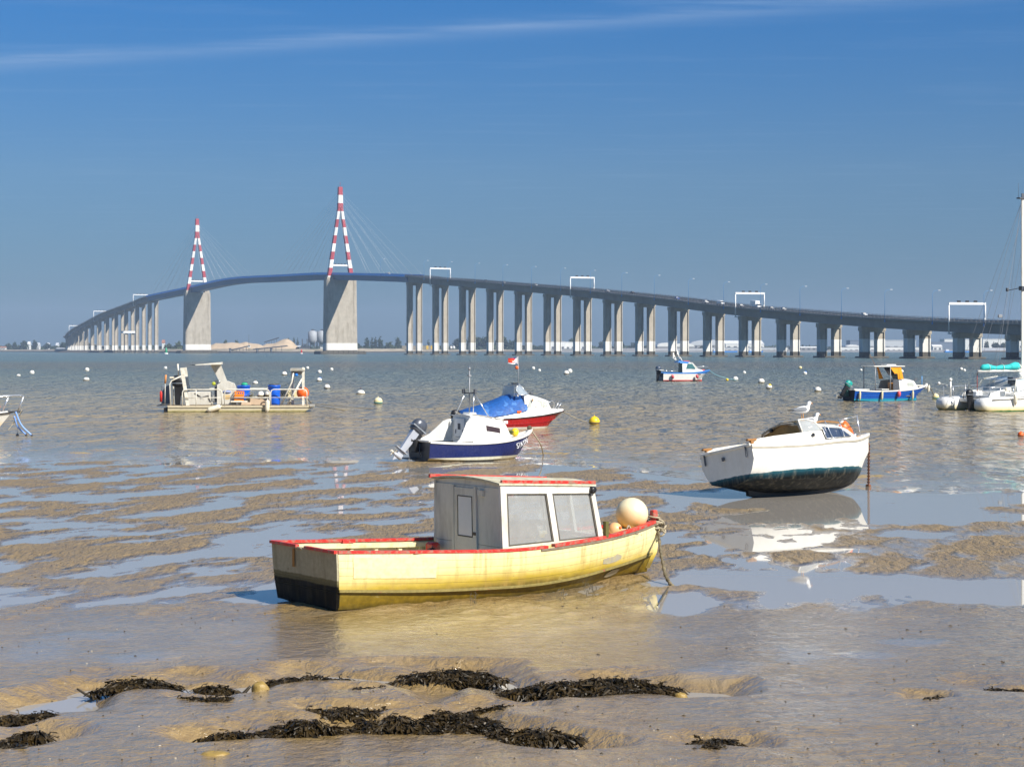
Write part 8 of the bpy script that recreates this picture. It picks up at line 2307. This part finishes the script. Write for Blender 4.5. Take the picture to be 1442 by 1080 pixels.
CL = [(195, 981, 56, 12, 'long dark seaweed clump in the left gully between two leaning stakes', 1.0), (302, 983, 27, 8, 'small seaweed clump at the foot of the right leaning stake', 1),
      (291, 1000, 38, 4, 'thin strip of seaweed just below the left gully', .8), (34, 1022, 46, 12, 'seaweed clump at the left edge above the yellow mud stone', 1),
      (40, 1052, 24, 10, 'small round seaweed clump left of the yellow mud stone', 1.1), (6, 1070, 24, 14, 'seaweed heap cut by the lower left corner', 1.1),
      (400, 974, 30, 8, 'left half of the pair of seaweed clumps in the middle gully', 1), (447, 970, 34, 11, 'right half of the pair of seaweed clumps in the middle gully', 1), (490, 969, 26, 5, 'thin trailing weed right of the middle gully pair', .8),
      (515, 984, 20, 5, 'tiny seaweed clump in a pool right of the middle gully', 1), (640, 964, 66, 11, 'broad seaweed clump in the gully below the middle of the yellow boat', 1), (582, 965, 28, 5, 'thin weed trail left of the broad gully clump', .8),
      (835, 985, 92, 21, 'big seaweed mound below the bow of the yellow boat', 1.1), (745, 985, 42, 10, 'lower seaweed clump left of the big mound below the bow', 1), (938, 982, 22, 8, 'small seaweed clump beside the ochre mud stone on the right', 1),
      (478, 1012, 52, 10, 'crescent of seaweed in the small central hollow', 1), (530, 1006, 22, 7, 'small seaweed clump right of the central crescent', 1), (692, 1010, 32, 6, 'flat seaweed patch in the small pool right of centre', .9),
      (330, 1056, 42, 15, 'straggling left end of the long front seaweed bank', .9), (425, 1049, 72, 22, 'left mound of the long front seaweed bank', 1.1), (560, 1045, 68, 24, 'middle and largest mound of the long front seaweed bank', 1.15),
      (640, 1032, 60, 17, 'seaweed mound behind the middle of the front bank', 1.1), (745, 1056, 58, 16, 'right end mound of the long front seaweed bank', 1.05), (672, 1046, 40, 18, 'seaweed mound joining the middle and right of the front bank', 1.1),
      (1005, 1062, 32, 9, 'isolated seaweed clump in a small pool at lower right', 1), (1005, 1073, 10, 4, 'tiny tuft of weed in front of the isolated lower right clump', 1), (1416, 984, 27, 7, 'isolated seaweed clump in a pool near the right edge', 1), (1308, 999, 18, 2, 'faint flat weed strip in a small puddle on the right', .6)]
for k, (u, v, hw, hp, lab, dn) in enumerate(CL): clump(u, v, hw, hp, lab, 11 + k * 3, dn, rt.uniform(-.4, .4))

mud_stone = paint('mud coated stone', (0.36, 0.245, 0.070), 0.35, var=0.22, scale=7, dirt=(.18, .12, .03), dirt_amt=.6, bump=.012)
def stone(u, v, w, h, label, seed):
    c = ground(u, v, .03); pm = FOCAL / c.y; rx, rz = w / pm / 2, h / pm
    mb = MB(); rings = []
    for i in range(9):
        f_ = i / 8; ring = []
        for k in range(14):
            a = 2 * PI * k / 14; q = math.cos(f_ * PI / 2) ** .6 if f_ < 1 else 0.02
            n = 1 + .28 * mnoise.noise(Vector((math.cos(a) * 1.3 + seed, math.sin(a) * 1.3, f_ * 2)))
            ring.append((rx * q * n * math.cos(a), rx * .7 * q * n * math.sin(a), rz * math.sin(f_ * PI / 2) * (1 + .2 * mnoise.noise(Vector((a, seed, 0)))) - .03))
        rings.append(ring)
    o = mb.loft(rings, 0, closed=True).build('stone', mud_stone)
    o.location = (c.x, c.y, surf_z(c.x, c.y)); tag(o, label, 'stone', 'mud coated stones')
stone(366, 985, 26, 16, 'ochre mud coated stone right of the leaning stake', 1); stone(958, 986, 22, 13, 'ochre mud coated stone at the right end of the big seaweed mound', 2)
stone(66, 1052, 22, 13, 'yellow mud stone beside the small round seaweed clump on the left', 3); stone(302, 1080, 46, 9, 'flat ochre stone cut by the bottom edge left of centre', 4); stone(700, 1035, 26, 10, 'weedy ochre stone in the right of the front seaweed bank', 5)
stone(490, 1004, 28, 5, 'low ochre lump above the central seaweed crescent', 6)
stick_m = paint('wet dark wood', (.035, .026, .014), .5, var=.3, scale=10)
for (u0, v0), (u1, v1), r_, lab in (((332, 987), (352, 970), .028, 'dark wooden stake leaning right out of the left gully'), ((142, 984), (107, 970), .020, 'thin dark stake lying left of the long seaweed clump'), ((-4, 1081), (38, 1072), .02, 'thin dark stick in the lower left corner')):
    a = ground(u0, v0, .0); pm = FOCAL / a.y
    b = a + Vector(((u1 - u0) / pm, .05, (v0 - v1) / pm * .95))
    a.z = surf_z(a.x, a.y) - .03; b.z += max(0, surf_z(a.x, a.y)) * .8
    mb = MB().tube(catmull([tuple(a), tuple(a.lerp(b, .5) + Vector((0, 0, -.008))), tuple(b)], 4), [r_ * (1 - .06 * k) for k in range(9)], 7)
    tag(mb.build('stake', stick_m), lab, 'stake', 'dark stakes in the mud')

# grit, worm casts, weed scraps and broken shell strewn over the near mud
lit = [MB(), MB()]
rl = random.Random(77)
for k in range(800):
    u = rl.uniform(-120, 1560); v = 492 + (1 - rl.random() ** 1.5 * .55) * 600 if k % 3 else rl.uniform(690, 900)
    g = ground(u, min(v, 1092), .03)
    z = mud_z(g.x, g.y) if k < 0 else None
    lit[0 if rl.random() < .8 else 1].v.append((g.x, g.y, rl.uniform(.005, .016)))
for li, (mb, m_, nm) in enumerate(((lit[0], stick_m, 'mud_litter'), (lit[1], paint('broken shell', (.55, .48, .36), .6, var=.2), 'shell_litter'))):
    P = np.array(mb.v); zz = mud_height(P[:, 0], P[:, 1]); out = MB()
    for (x, y, s_), z in zip(P, zz):
        if z < 0.002: continue
        s_ *= (1 if li == 0 else .6); a = rl.uniform(0, PI); e = rl.uniform(.8, 2.6)
        c, sn = math.cos(a), math.sin(a)
        vs = [(x + (px * e * c - py * sn) * s_, y + (px * e * sn + py * c) * s_, z + pz * s_) for px, py, pz in ((1, 0, -.2), (0, 1, -.2), (-1, 0, -.2), (0, -1, -.2), (.1, .1, .7))]
        out.add(vs, [(0, 1, 4), (1, 2, 4), (2, 3, 4), (3, 0, 4)], 0)
    tag(out.build(nm, m_, fix=False), kind='stuff')
